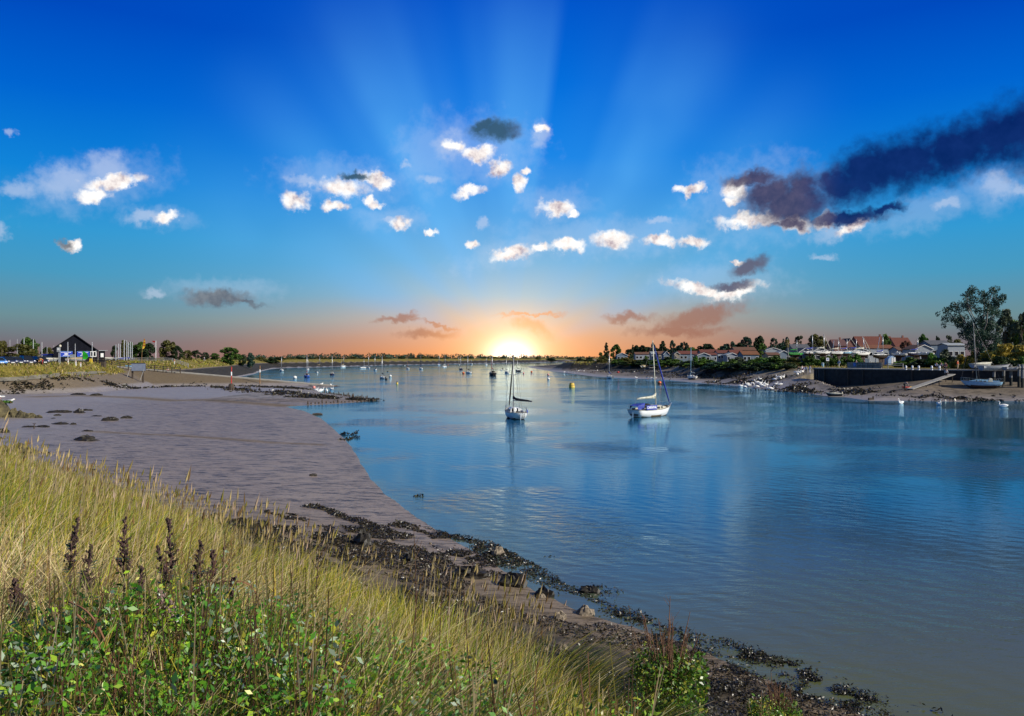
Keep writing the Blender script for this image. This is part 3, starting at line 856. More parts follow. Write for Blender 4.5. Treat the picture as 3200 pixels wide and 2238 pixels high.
def buoy(label, loc, dia, material, top=True, group='mooring buoys', kind='ball'):
    t = thing('mooring_buoy', label, 'buoy', loc, 0, group)
    if kind == 'ball':
        MB().ball((0, 0, dia * .32), (dia / 2, dia / 2, dia * .46), 14, 10).build('float', material, t, smooth=True)
        if top:
            MB().path([(0, 0, dia * .7), (0, 0, dia * .98)], dia * .06, 6).build('mooring_eye', M_STEEL, t)
            MB().lathe([(dia * .505, dia * .2), (dia * .51, dia * .24), (dia * .505, dia * .28)]).build('waterline_band', M_DARK, t)
    return t

# ------------------------------------------------------------------ plants
def leafcloud(centres, radii, n, size, seed, squash=1.0, tone=None, droop=0.0):
    """n leaf clumps as small tilted quads spread over the skins of many clusters"""
    g = np.random.default_rng(seed)
    centres = np.asarray(centres, float); radii = np.asarray(radii, float)
    w = radii ** 2; w = w / w.sum()
    k = g.choice(len(centres), n, p=w)
    d = g.normal(size=(n, 3)); d /= np.linalg.norm(d, axis=1)[:, None]
    r = radii[k] * g.uniform(.55, 1.08, n) ** .6
    p = centres[k] + d * r[:, None] * np.array([1, 1, squash])
    p[:, 2] -= droop * g.random(n) * radii[k]
    nrm = d * .7 + g.normal(size=(n, 3)) * .6; nrm /= np.linalg.norm(nrm, axis=1)[:, None]
    a = np.cross(nrm, g.normal(size=(n, 3))); a /= np.linalg.norm(a, axis=1)[:, None]
    b = np.cross(nrm, a)
    s = size * g.uniform(.55, 1.35, n)[:, None]
    q = np.stack([p - a * s, p - b * s * .55, p + a * s, p + b * s * .55], 1) + nrm[:, None, :] * (g.normal(size=(n, 4, 1)) * s[:, None] * .15)
    f = np.arange(n * 4).reshape(n, 4)
    ct = g.uniform(0, 1, len(centres))
    t = np.clip(ct[k] * .55 + g.uniform(0, .5, n), 0, 1) if tone is None else np.clip(tone + g.normal(0, .18, n), 0, 1)
    return q.reshape(-1, 3), f, np.repeat(t, 4)

def crown_centres(kind, seed):
    g = np.random.default_rng(seed)
    C, Rr = [], []
    if kind == 'round':
        for i in range(34):
            t = g.uniform(0, 1); a = g.uniform(0, 6.283)
            z = .13 + .80 * t; rad = .38 * math.sin(math.pi * (.12 + .84 * t)) ** .7 * g.uniform(.35, 1.0)
            C.append((rad * math.cos(a), rad * math.sin(a), z)); Rr.append(g.uniform(.07, .14))
    elif kind == 'tall':
        for i in range(34):
            t = g.uniform(0, 1); a = g.uniform(0, 6.283)
            z = .10 + .86 * t; rad = .25 * math.sin(math.pi * (.15 + .8 * t)) * g.uniform(.3, 1.1)
            C.append((rad * math.cos(a), rad * math.sin(a), z)); Rr.append(g.uniform(.05, .11))
    elif kind == 'conifer':
        for i in range(60):
            t = g.uniform(0, 1) ** 1.3; a = g.uniform(0, 6.283)
            rad = .26 * (1 - t) ** .75 * g.uniform(.4, 1.1)
            C.append((rad * math.cos(a), rad * math.sin(a), .06 + .90 * t)); Rr.append(.045 + .05 * (1 - t))
    elif kind == 'poplar':
        for i in range(44):
            t = g.uniform(0, 1); a = g.uniform(0, 6.283)
            rad = .095 * math.sin(math.pi * (.1 + .86 * t)) ** .6 * g.uniform(.2, 1)
            C.append((rad * math.cos(a), rad * math.sin(a), .08 + .89 * t)); Rr.append(g.uniform(.035, .065))
    elif kind == 'loose':
        for i in range(26):
            t = g.uniform(0, 1); a = g.uniform(0, 6.283)
            z = .30 + .66 * t; rad = .33 * math.sin(math.pi * (.2 + .75 * t)) ** .6 * g.uniform(.3, 1.1)
            C.append((rad * math.cos(a), rad * math.sin(a), z)); Rr.append(g.uniform(.045, .10))
    elif kind == 'bush':
        for i in range(26):
            a = g.uniform(0, 6.283); rad = .5 * g.uniform(0, 1) ** .6
            z = (.78 * (1 - (rad / .55) ** 2)) * g.uniform(.25, 1)
            C.append((rad * math.cos(a), rad * math.sin(a), max(z, .12))); Rr.append(g.uniform(.10, .19))
    return C, Rr

LEAF = dict(
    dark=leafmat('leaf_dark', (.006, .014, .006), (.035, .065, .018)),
    green=leafmat('leaf_green', (.014, .038, .006), (.11, .20, .026)),
    bright=leafmat('leaf_bright', (.02, .06, .008), (.10, .24, .025)),
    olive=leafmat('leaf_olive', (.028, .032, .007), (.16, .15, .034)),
    gold=leafmat('leaf_gold', (.10, .075, .010), (.42, .32, .05)),
    blue=leafmat('leaf_bluegreen', (.006, .020, .016), (.05, .11, .07)),
    grey=leafmat('leaf_greygreen', (.03, .045, .025), (.14, .17, .10)),
    rust=leafmat('leaf_rust', (.05, .022, .012), (.19, .085, .045)))
_tmpl = {}
def tree_meshes(kind, seed, leaf):
    key = (kind, seed, leaf)
    if key in _tmpl: return _tmpl[key]
    C, Rr = crown_centres(kind, seed)
    n, sz = dict(round=(3400, .040), tall=(3000, .034), conifer=(3200, .032), poplar=(2200, .024), loose=(2400, .032), bush=(2200, .062))[kind]
    v, f, t = leafcloud(C, Rr, n, sz, seed, .85)
    crown = npmesh('crown' if kind != 'bush' else 'foliage', v, f, LEAF[leaf], t)
    mb = MB(); g = np.random.default_rng(seed + 5)
    if kind == 'bush':
        for i in range(7):
            c = C[i]; mb.path([(c[0] * .25, c[1] * .25, -.05), (c[0] * .6, c[1] * .6, c[2] * .5), c], [.03, .02, .008], 5)
        trunk = mb.mesh('stem', M_BARK)
    else:
        mb.path([(0, 0, -.03), (.008, 0, .15), (-.008, .006, .4), (0, 0, .8 if kind != 'round' else .62)], [.034, .026, .018, .006], 7)
        for i in range(9):
            c = C[i]; z0 = max(.14, min(c[2] - .14, .55))
            mb.path([(0, 0, z0), (c[0] * .5, c[1] * .5, (z0 + c[2]) / 2 + .02), c], [.014, .009, .003], 5)
        trunk = mb.mesh('trunk', M_BARK)
    _tmpl[key] = (crown, trunk)
    return _tmpl[key]

def tree(label, base, H, Wd, kind='round', leaf='green', seed=1, group=None, name=None, cat='tree', rz=None):
    """kind sets the outline; Wd the crown's width"""
    crown, trunk = tree_meshes(kind, seed, leaf)
    nat = dict(round=.94, tall=.66, conifer=.60, poplar=.26, loose=.82, bush=1.18)[kind]
    s = Wd * 1.06 / nat
    nm = name or dict(conifer='conifer_tree', poplar='poplar_tree', bush='bush').get(kind, 'broadleaf_tree')
    t = thing(nm, label, cat, base, random.uniform(0, 6.28) if rz is None else rz, group, (s, s, H / (1.0 if kind != 'bush' else .95)))
    link(crown.name.split('.')[0], crown, t); link(trunk.name.split('.')[0], trunk, t)
    return t

def treepx(label, u, vtop, wpx, d, kind='round', leaf='green', seed=1, group=None, cat='tree', vbase=None, name=None):
    b = A(u, d)
    ztop = CAMH - (vtop - 1119) / F * d
    z0 = b.z
    if vbase is not None: z0 = max(b.z, CAMH - (vbase - 1119) / F * d) if False else b.z
    return tree(label, b - Vector((0, 0, .1)), max(ztop - z0, .6), wpx * d / F, kind, leaf, seed, group, name, cat)

# ------------------------------------------------------------------ buildings
def house(label, u0, u1, vridge, veave, d, depth=6.0, gable=False, wall=(.55, .58, .62), roof=(.22, .08, .05), rz=0.0, nwin=3, door=True, chimney=False, group='holiday chalets and houses behind the right bank', cat='house', name='house', conservatory=False):
    uc = (u0 + u1) / 2
    base = A(uc, d); w = (u1 - u0) / F * d
    ze = CAMH - (veave - 1119) / F * d; zr = CAMH - (vridge - 1119) / F * d
    wh = max(ze - base.z, 1.9); rh = max(zr - ze, .5)
    root = thing(name, label, cat, base - Vector((0, 0, .05)), R(rz), group)
    key = '%.2f_%.2f_%.2f' % wall
    wm = mat('render_' + key, wall, .8, var=.12, scale=1.2)
    rm = mat('roof_%.2f_%.2f_%.2f' % roof, roof, .85, var=.35, scale=2.5, bump=.3)
    tm = mat('white_trim', (.72, .72, .70), .5, var=.08)
    o = .28
    if gable:      # gable end towards the camera: ridge along y
        pr = [(-w / 2, 0), (w / 2, 0), (w / 2, wh), (0, wh + rh), (-w / 2, wh)]
        MB().prism(pr, 0, depth).build('walls', wm, root)
        k = rh / (w / 2); rf = MB()
        for sg in (-1, 1):
            poly = [(0, wh + rh + .03), (0, wh + rh + .17), (sg * (w / 2 + o), wh - o * k + .16), (sg * (w / 2 + o), wh - o * k + .02)]
            rf.prism(poly, -o, depth + o)
        r_ = rf.build('roof', rm, root)
        bb = MB()
        for sg in (-1, 1): bb.prism([(0, wh + rh - .02), (0, wh + rh + .15), (sg * (w / 2 + o), wh - o * k + .14), (sg * (w / 2 + o), wh - o * k - .06)], -o - .04, -o - .003)
        bb.build('barge_board', tm, root)
    else:
        MB().box((0, depth / 2, wh / 2), (w, depth, wh)).build('walls', wm, root)
        hh = depth / 2; k = rh / hh; rf = MB()
        for sg in (-1, 1):
            y = lambda t: hh - sg * t
            a = [(-w / 2 - o, hh, wh + rh + .02), (w / 2 + o, hh, wh + rh + .02), (w / 2 + o, y(hh + o), wh - o * k + .02), (-w / 2 - o, y(hh + o), wh - o * k + .02)]
            b_ = [(x, yy, z + .14) for x, yy, z in a]
            rf.add(a + b_, [(0, 1, 2, 3), (7, 6, 5, 4), (0, 4, 5, 1), (1, 5, 6, 2), (2, 6, 7, 3), (3, 7, 4, 0)])
        r_ = rf.build('roof', rm, root)
        ge = MB()
        for sg in (-1, 1):
            x0 = sg * (w / 2 - .06); x1 = sg * w / 2
            ge.add([(x0, 0, wh), (x0, depth, wh), (x0, hh, wh + rh), (x1, 0, wh), (x1, depth, wh), (x1, hh, wh + rh)], [(0, 1, 2), (5, 4, 3), (0, 3, 4, 1), (1, 4, 5, 2), (2, 5, 3, 0)])
        ge.build('gable', wm, root)
    n = nwin + (1 if door else 0)
    for i in range(n):
        x = -w / 2 + w * (i + .5) / max(n, 1)
        if door and i == n // 2:
            dr = MB().box((x, -.02, 1.0), (.9, .06, 2.0)).build('door', mat('door_paint', (.16, .18, .2), .6), root)
        else:
            ww, hh_ = min(1.5, w / n * .62), min(1.1, wh * .42)
            fr = MB().box((x, -.03, wh * .58), (ww + .16, .07, hh_ + .16)).build('window', tm, root)
            MB().box((x, -.062, wh * .58), (ww, .016, hh_)).build('pane', M_GLASS, fr)
    if chimney:
        MB().box((w * .22, depth / 2, wh + rh + .35), (.6, .6, 1.3)).build('chimney', mat('chimney_brick', (.25, .11, .08), .9, var=.3), r_)
    return root

# ------------------------------------------------------------------ people, one continuous skin each
def skin_mesh(name, pts, edges, rad, material, sub=1):
    me = bpy.data.meshes.new(name); me.from_pydata(pts, edges, [])
    o = bpy.data.objects.new(name, me); COL.objects.link(o)
    o.modifiers.new('s', 'SKIN')
    if sub: o.modifiers.new('d', 'SUBSURF').levels = sub
    sv = me.skin_vertices[0].data
    for i, r in enumerate(rad):
        sv[i].radius = (r, r) if not hasattr(r, '__len__') else r
        sv[i].use_root = (i == 0)
    dg = bpy.context.evaluated_depsgraph_get()
    out = bpy.data.meshes.new_from_object(o.evaluated_get(dg)); out.name = name
    bpy.data.objects.remove(o); bpy.data.meshes.remove(me)
    out.materials.clear(); out.materials.append(material)
    for p in out.polygons: p.use_smooth = True
    return out

SKINM = mat('skin', (.48, .28, .20), .6, var=.1)
def pose_joints(pose):
    J = {}
    if pose in ('stand', 'walk'):
        J.update(pelvis=(0, 0, .93), waist=(0, 0, 1.08), chest=(0, .01, 1.27), neck=(0, 0, 1.44), head=(0, -.015, 1.58), crown=(0, 0, 1.68))
        for s, n in ((-1, 'r'), (1, 'l')):
            st = .16 * s if pose == 'walk' else 0
            J.update({'sh' + n: (s * .17, .01, 1.39), 'el' + n: (s * .235, .03 + st * .5, 1.12), 'wr' + n: (s * .25, -.05 + st, .88),
                      'hp' + n: (s * .09, 0, .90), 'kn' + n: (s * .10, -.03 - st * .9, .50), 'an' + n: (s * .10, .02 - st * 1.2, .09), 'to' + n: (s * .115, -.14 - st * 1.2, .035)})
    elif pose == 'sit':
        J.update(pelvis=(0, 0, .50), waist=(0, -.02, .64), chest=(0, -.05, .83), neck=(0, -.08, 1.0), head=(0, -.12, 1.13), crown=(0, -.11, 1.23))
        for s, n in ((-1, 'r'), (1, 'l')):
            J.update({'sh' + n: (s * .17, -.05, .95), 'el' + n: (s * .24, -.12, .70), 'wr' + n: (s * .16, -.34, .60), 'hp' + n: (s * .09, -.02, .48),
                      'kn' + n: (s * .12, -.45, .50), 'an' + n: (s * .11, -.43, .09), 'to' + n: (s * .12, -.60, .035)})
    elif pose == 'bend':
        J.update(pelvis=(0, .12, .90), waist=(0, .02, 1.03), chest=(0, -.16, 1.13), neck=(0, -.33, 1.18), head=(0, -.45, 1.17), crown=(0, -.54, 1.20))
        for s, n in ((-1, 'r'), (1, 'l')):
            J.update({'sh' + n: (s * .17, -.26, 1.12), 'el' + n: (s * .22, -.38, .88), 'wr' + n: (s * .16, -.48, .66), 'hp' + n: (s * .09, .10, .87),
                      'kn' + n: (s * .11, .02, .48), 'an' + n: (s * .11, .08, .09), 'to' + n: (s * .12, -.08, .035)})
    elif pose == 'crouch':
        J.update(pelvis=(0, .10, .38), waist=(0, .04, .52), chest=(0, -.08, .68), neck=(0, -.20, .82), head=(0, -.28, .92), crown=(0, -.29, 1.02))
        for s, n in ((-1, 'r'), (1, 'l')):
            J.update({'sh' + n: (s * .17, -.15, .78), 'el' + n: (s * .24, -.30, .58), 'wr' + n: (s * .17, -.50, .44), 'hp' + n: (s * .10, .08, .36),
                      'kn' + n: (s * .15, -.32, .46), 'an' + n: (s * .13, -.06, .09), 'to' + n: (s * .14, -.24, .035)})
    return J
_ppl = {}
def person_meshes(pose):
    if pose in _ppl: return _ppl[pose]
    J = pose_joints(pose)
    names = list(J); idx = {n: i for i, n in enumerate(names)}; P = [J[n] for n in names]
    rad = {'pelvis': (.13, .10), 'waist': (.12, .09), 'chest': (.145, .105), 'neck': .055, 'head': (.078, .095), 'crown': (.06, .07)}
    rad.update({k + s: r for s in 'rl' for k, r in (('sh', .055), ('el', .042), ('wr', .028), ('hp', .085), ('kn', .056), ('an', .040), ('to', .030))})
    E = [('pelvis', 'waist'), ('waist', 'chest'), ('chest', 'neck'), ('neck', 'head'), ('head', 'crown')]
    for s in 'rl': E += [('chest', 'sh' + s), ('sh' + s, 'el' + s), ('el' + s, 'wr' + s), ('pelvis', 'hp' + s), ('hp' + s, 'kn' + s), ('kn' + s, 'an' + s), ('an' + s, 'to' + s)]
    pts = list(P); ed = [(idx[a], idx[b]) for a, b in E]; rr = [rad[n] for n in names]
    for s, sg in (('r', -1), ('l', 1)):       # hands: palm, four unequal fingers, thumb
        w = Vector(J['wr' + s]); e = Vector(J['el' + s]); d = (w - e).normalized()
        a = Vector((0, 1, 0)); a = (a - d * a.dot(d)).normalized(); c = d.cross(a)
        palm = w + d * .055; pts.append(tuple(palm)); rr.append((.022, .034)); pi = len(pts) - 1; ed.append((idx['wr' + s], pi))
        for q, ln in ((-1.5, .062), (-.5, .078), (.5, .074), (1.5, .058)):
            k0 = palm + d * .045 + a * q * .019; k1 = k0 + d * ln * .5; k2 = k0 + d * ln * .9 - c * .02
            pts += [tuple(k0), tuple(k1), tuple(k2)]; rr += [.0095, .0085, .007]; i = len(pts)
            ed += [(pi, i - 3), (i - 3, i - 2), (i - 2, i - 1)]
        t0 = palm - a * .035; t1 = t0 + d * .035 - a * .022
        pts += [tuple(t0), tuple(t1)]; rr += [.011, .009]; i = len(pts); ed += [(pi, i - 2), (i - 2, i - 1)]
    body = skin_mesh('body', pts, ed, rr, SKINM)
    nose = Vector(J['head'])
    def sub(keys, es, grow, extra=None):
        ks = list(keys); ix = {n: i for i, n in enumerate(ks)}
        r = []
        for n in ks:
            q = rad[n]; q = (q, q) if not hasattr(q, '__len__') else q
            r.append((q[0] + grow, q[1] + grow))
        return [J[n] for n in ks], [(ix[a], ix[b]) for a, b in es], r
    S = sub(['waist', 'pelvis', 'chest', 'shr', 'shl', 'elr', 'ell', 'wrr', 'wrl'], [('waist', 'pelvis'), ('waist', 'chest'), ('chest', 'shr'), ('chest', 'shl'), ('shr', 'elr'), ('shl', 'ell'), ('elr', 'wrr'), ('ell', 'wrl')], .016)
    top = skin_mesh('top', *S, SKINM)
    T = sub(['pelvis', 'hpr', 'hpl', 'knr', 'knl', 'anr', 'anl'], [('pelvis', 'hpr'), ('pelvis', 'hpl'), ('hpr', 'knr'), ('hpl', 'knl'), ('knr', 'anr'), ('knl', 'anl')], .020)
    trs = skin_mesh('trousers', *T, SKINM)
    h = Vector(J['head']); c = Vector(J['crown']); up = (c - h).normalized()
    hair = MB(); hair.ball(h + up * .045 + Vector((0, .022, 0)), (.092, .098, .098), 10, 7); hm = hair.mesh('hair', M_BARK, True)
    face = MB(); fw = Vector((0, -1, 0)) if pose != 'bend' else Vector((0, -.5, -.85))
    face.ball(h + fw * .092, (.012, .016, .016), 6, 4)
    for sg in (-1, 1):
        face.ball(h + fw * .080 + Vector((sg * .032, 0, .03)), .011, 6, 4); face.ball(h + Vector((sg * .083, 0, .005)), (.012, .02, .03), 6, 4)
    fm = face.mesh('face', SKINM, True)
    sh = MB()
    for s in 'rl':
        a, t = Vector(J['an' + s]), Vector(J['to' + s]); sh.path([a + Vector((0, .03, -.04)), a * .5 + t * .5 - Vector((0, 0, .01)), t + Vector((0, -.03, 0))], [.052, .05, .034], 7)
    sm = sh.mesh('shoes', M_BLACK, True)
    _ppl[pose] = (body, top, trs, hm, fm, sm)
    return _ppl[pose]

_cloth = {}
def cloth(c):
    k = 'cloth_%.2f_%.2f_%.2f' % c
    return mat(k, c, .85, var=.2, scale=8)
def person(label, loc, facing, topc, trc, pose='stand', h=1.7, hairc=(.05, .03, .02), group=None):
    """facing: degrees clockwise that the front turns away from the camera side (-Y)"""
    root = thing('person', label, 'person', loc, -R(facing), group, (h / 1.7,) * 3)
    for me, m in zip(person_meshes(pose), (None, cloth(topc), cloth(trc), cloth(hairc), None, None)):
        if m is None: link(me.name.split('.')[0], me, root); continue
        c = me.copy(); c.materials.clear(); c.materials.append(m)
        link(me.name.split('.')[0], c, root)
    return root

def post_rail_fence(label, pts, h=1.15, rails=3, spacing=2.2, material=None, group=None, thick=.10):
    """pts: ground points of the fence line; posts are parts, each run of rails another"""
    material = material or M_OLDWOOD
    root = thing('post_and_rail_fence', label, 'fence', pts[0], 0, group)
    o = Vector(pts[0]); P = [Vector(p) - o for p in pts]
    L = [0]
    for a, b in zip(P, P[1:]): L.append(L[-1] + (b - a).length)
    n = max(2, int(L[-1] / spacing) + 1); post = []
    for i in range(n):
        s = L[-1] * i / (n - 1)
        k = max(j for j in range(len(L) - 1) if L[j] <= s + 1e-6)
        p = P[k].lerp(P[k + 1], (s - L[k]) / (L[k + 1] - L[k])); post.append(p)
        MB().box((p.x, p.y, p.z + h / 2 - .1), (thick * 1.3, thick * 1.3, h + .2)).build('post', material, root)
    for r in range(rails):
        z = h * (.93 - r * .31)
        MB().path([(p.x, p.y - thick * .75, p.z + z) for p in post], thick * .62, 4).build('rail', material, root)
    return root

# ================================================================== boats on the water
def moor(label, u, v, wpx, th, vtop, **kw):
    x, d = W(u, v)
    wm = wpx * d / F; t = R(th)
    L = min(max(wm / (.34 * abs(math.cos(t)) + abs(math.sin(t))), 4.6), 8.5)
    dy = L * .4
    return sailboat(label, (x * (d + dy) / d, d + dy, 0), th, L, masttop=max(CAMH - (vtop - 1119) / F * d, 4.5), **kw)

# the two yachts in the foreground
near, nst = sailboat(
    'white sloop lying stern on with a black sail cover, left of the two nearest yachts', (Wt(1608, 1311).x, Wt(1608, 1311).y + 2.6, 0), -11, 6.3, 2.0, 'white', 'black', 6.75, .004, furl='black', big=True, draft=.3, spars=mat('shaded_spar', (.30, .31, .33), .4, .4, var=.2), swing=28)  # spar grey is darkened to carry the mast's shaded side
def near_details():
    L = 6.3
    MB().ball((-.72, -2.75, 1.0), (.10, .10, .24), 8, 6).build('fender', M_CANVAS_K, near, smooth=True)
    MB().ball((.86, -2.4, .78), (.10, .12, .24), 8, 6).build('fender', M_CANVAS_B, near, smooth=True)
    MB().lathe([(.17, -.04), (.23, 0), (.17, .04)], (0, 0, 0), 12).build('life_ring', M_WHITE, near, loc=(-.52, -2.72, 1.02)).rotation_euler = (R(90), 0, 0)
    MB().box((-.22, -.95, .92), (.16, .12, .30)).build('jerry_can', M_YEL, near)
    lad = MB()
    for x in (.28, .46): lad.path([(x, -3.24, .9), (x - .06, -3.36, .45), (x - .16, -3.38, .08)], .018, 5)
    for z in (.22, .40, .58): lad.tube((.26 - (.6 - z) * .2, -3.36, z), (.46 - (.6 - z) * .2, -3.36, z), .016, n=5)
    lad.build('boarding_ladder', M_BLACK, near)
    MB().box((.10, .55, 4.55), (.24, .02, .03)).build('wind_vane', M_BLACK, near)
near_details()

cp = Wt(2046, 1303)
carn, cst = sailboat('white yacht with a blue CARNIVAL banner along its side and cream sail cover', (cp.x, cp.y + 1.5, 0), 46, 6.9, 2.2, 'white', 'sail', 8.35, .075, furl='blue', big=True,
                     deck=mat('old_deck', (.36, .33, .26), .8, var=.3, scale=4), cabin=mat('weathered_cabin', (.48, .46, .38), .7, var=.25, scale=4), spars=mat('cream_spar', (.62, .60, .46), .5, var=.2), draft=.35, bottom=mat('rusty_boot', (.22, .14, .06), .8, var=.5, scale=3))
def carnival_details():
    b, sh, y = at_station(cst, .27)
    n = 9; vs = []; z0, z1 = sh + .06, sh + .58
    for i in range(n):
        t = i / (n - 1); yy = y - .95 + 1.9 * t; xx = b * 1.0 + .03 + .02 * math.sin(9 * t)
        for dx in (0, .012): vs += [(xx + dx, yy + .06 * (1 - t), z0 + .02 * math.sin(6 * t)), (xx + dx, yy, z1 - .05 * math.sin(math.pi * t))]
    fs = []
    for i in range(n - 1):
        a = i * 4; c = a + 4
        fs += [(a, a + 1, c + 1, c), (a + 2, c + 2, c + 3, a + 3), (a + 1, a + 3, c + 3, c + 1), (a, c, c + 2, a + 2)]
    ban = MB().add(vs, fs).build('banner', M_CANVAS_B, carn); ban['label'] = 'royal blue banner reading CARNIVAL in white capitals'
    tm = text_mesh('CARNIVAL', .37, lambda p: Vector((b + .066 + p.z, y + p.x * .98, (z0 + z1) / 2 - .01 + p.y)))
    tm.materials.clear(); tm.materials.append(mat('white_lettering', (.85, .86, .88), .6, var=.02))
    link('lettering', tm, ban)
    # black bundle over the companionway and blue weather cloth at the stern
    g = MB(); b2, sh2, y2 = at_station(cst, .36)
    rs = []
    for k, yy in ((.25, -.95), (.72, -.75), (1, -.35), (.95, .1), (.6, .42), (.2, .6)):
        rs.append([(.62 * math.cos(a), y2 + yy, sh2 + .08 + (.62 * k) * max(0, math.sin(a))) for a in [math.pi * q / 8 for q in range(9)]])
    g.rings(rs).build('cockpit_cover', M_CANVAS_K, carn, smooth=True)
    b3, sh3, y3 = at_station(cst, .07)
    v = [(.55, y3 - .35, sh3 + .05), (.70, y3 + .55, sh3 + .1), (.50, y3 + .95, sh3 + .75), (.45, y3 - .3, sh3 + .42), (-.6, y3 - .25, sh3 + .46), (-.7, y3 + .6, sh3 + .62), (-.66, y3 - .2, sh3 + .05)]
    MB().add(v, [(0, 1, 2, 3), (3, 2, 5, 4), (4, 5, 6)]).build('weather_cloth', M_CANVAS_B, carn)
    ex = MB()
    ex.tube((.45, 2.55, 1.05), (.3, 3.3, 1.35), .03, n=5); ex.build('bow_roller', M_STEEL, carn)
    MB().path([(-.1, 2.35, .98), (.12, 2.5, 1.06), (.3, 2.3, .97), (.05, 2.15, 1.02)], .07, 6).build('anchor_chain', M_OLDWOOD, carn)
    MB().box((0, -3.28, .36), (1.1, .012, .36)).build('transom_panel', mat('transom_brown', (.10, .05, .03), .45, var=.5, scale=5), carn)  # dark brown panel over the transom
carnival_details()

# the moored fleet: column, waterline row, width (photo px), heading, masthead row
moor('white yacht with bare mast, leftmost of the moored fleet beside the far bank', 880, 1160, 24, -22, 1112, cover='black', draft=.3)
moor('royal blue yacht with red cockpit cover moored near the slipway', 959, 1179, 31, -14, 1108, hull='blue', cover='red', hood='red', furl='sail')
moor('small white cabin boat hidden behind the royal blue yacht', 962, 1156, 12, -8, 1120, cover='sail', boom=False)
moor('grey-blue little yacht with a red boot line against the far mud', 998, 1147, 16, 42, 1113, hull='lblue', bottom=M_RED, cover='tan')
moor('yacht with white topsides over a dark blue bottom, second mast right of the slipway', 1038, 1172, 21, -10, 1112, hull='navy', cover='black', cabin=M_CREAM)
moor('white ketch with yellow cover and two masts by the far bank', 1073, 1147, 18, 24, 1113, cover='tan', mizzen=True)
moor('low white yacht seen side on against the dark far bank', 1136, 1151, 19, 62, 1120, hull='white', cover='black', bottom=M_NAVY)
moor('white yacht with red bottom tucked beside the low side-on yacht', 1152, 1151, 14, -18, 1109, bottom=M_RED, cover='black')
moor('white yacht with a black hood and tall bare mast left of the stern-on pale yacht', 1172, 1157, 18, -16, 1110, cover='black', hood='black')
moor('large white yacht with a broad bright transom, nearest of the left hand fleet', 1195, 1184, 27, -24, 1112, cover='black', outboard=True)
moor('white yacht with reddish mast and orange bow buoy, left of the dark masted one', 1274, 1153, 17, -20, 1117, cover='red', spars=M_WOOD)
moor('white yacht under a thick black mast in mid fleet', 1315, 1154, 19, -18, 1107, cover='blue', spars=M_DARK)
moor('pale blue yacht farthest off in the middle of the fleet', 1372, 1142, 11, 20, 1107, hull='lblue', cover='blue')
moor('white yacht with dark boot stripe beside the pale blue one', 1390, 1147, 17, 34, 1112, bottom=M_NAVY, cover='sail')
moor('dark blue yacht with black sail cover behind the orange buoy', 1440, 1155, 17, -12, 1115, hull='navy', cover='black', cabin=M_WHITE)
moor('small cream boat peeping out behind the dark blue yacht', 1434, 1141, 9, -10, 1114, hull='cream', cover='tan')
moor('broad white yacht with black boom cover right of the orange buoy', 1463, 1167, 27, -26, 1112, cover='black', hood=None, furl='black')
moor('tiny white boat with a red top close under the far bank', 1473, 1139, 11, -6, 1122, cover='red', hood='red', boom=False)
moor('lone small white yacht far off just left of the sun', 1520, 1141, 11, 14, 1117, cover='sail')
moor('cream yacht with a black arched sprayhood and dark red cover moored before the sun glow', 1539, 1173, 32, -9, 1110, hull='dark', cover='red', hood='black', furl='red', deck=M_CREAM, cabin=M_CREAM)
moor('white yacht with a bright red bottom left of the nearest sloop mast', 1583, 1166, 16, -14, 1119, bottom=M_RED, cover='sail')
moor('black hulled ketch right of the nearest sloop mast', 1618, 1161, 20, -30, 1125, hull='dark', cover='black', mizzen=True)
moor('white yacht with outboard afloat at the edge of the right hand mud', 1905, 1183, 25, -8, 1103, cover='blue', outboard=True)

def grounded(label, u, v, wpx, th, vtop, lift=.25, lean=0, **kw):
    p = G(u, v); d = p.y; wm = wpx * d / F; t = R(th)
    L = min(max(wm / (.34 * abs(math.cos(t)) + abs(math.sin(t))), 4.2), 8)
    q = Vector((p.x * (d + .4 * L * abs(math.cos(t))) / d, d + .4 * L * abs(math.cos(t)), 0)); q.z = max(hz(q.x, q.y), 0) + lift
    return sailboat(label, q, th, L, masttop=CAMH - (vtop - 1119) / F * d - q.z, lean=lean, **kw)
grounded('white yacht aground on the mud, blue patch on its stern, below the red roofed chalets', 2161, 1187, 32, -12, 1085, lift=.3, cover='sail', hull='white', spars=M_LBLUE, group='yachts aground on the mud')
grounded('pale blue yacht aground with its bow to the left under the big tree', 3066, 1216, 122, -72, 1008, lift=.35, lean=3, hull='lblue', cover='sail', boom=False, cabin=M_LBLUE, deck=M_LBLUE, rake=-.04, big=True, hood='sail', spars=M_GREYWOOD, group='yachts aground on the mud')

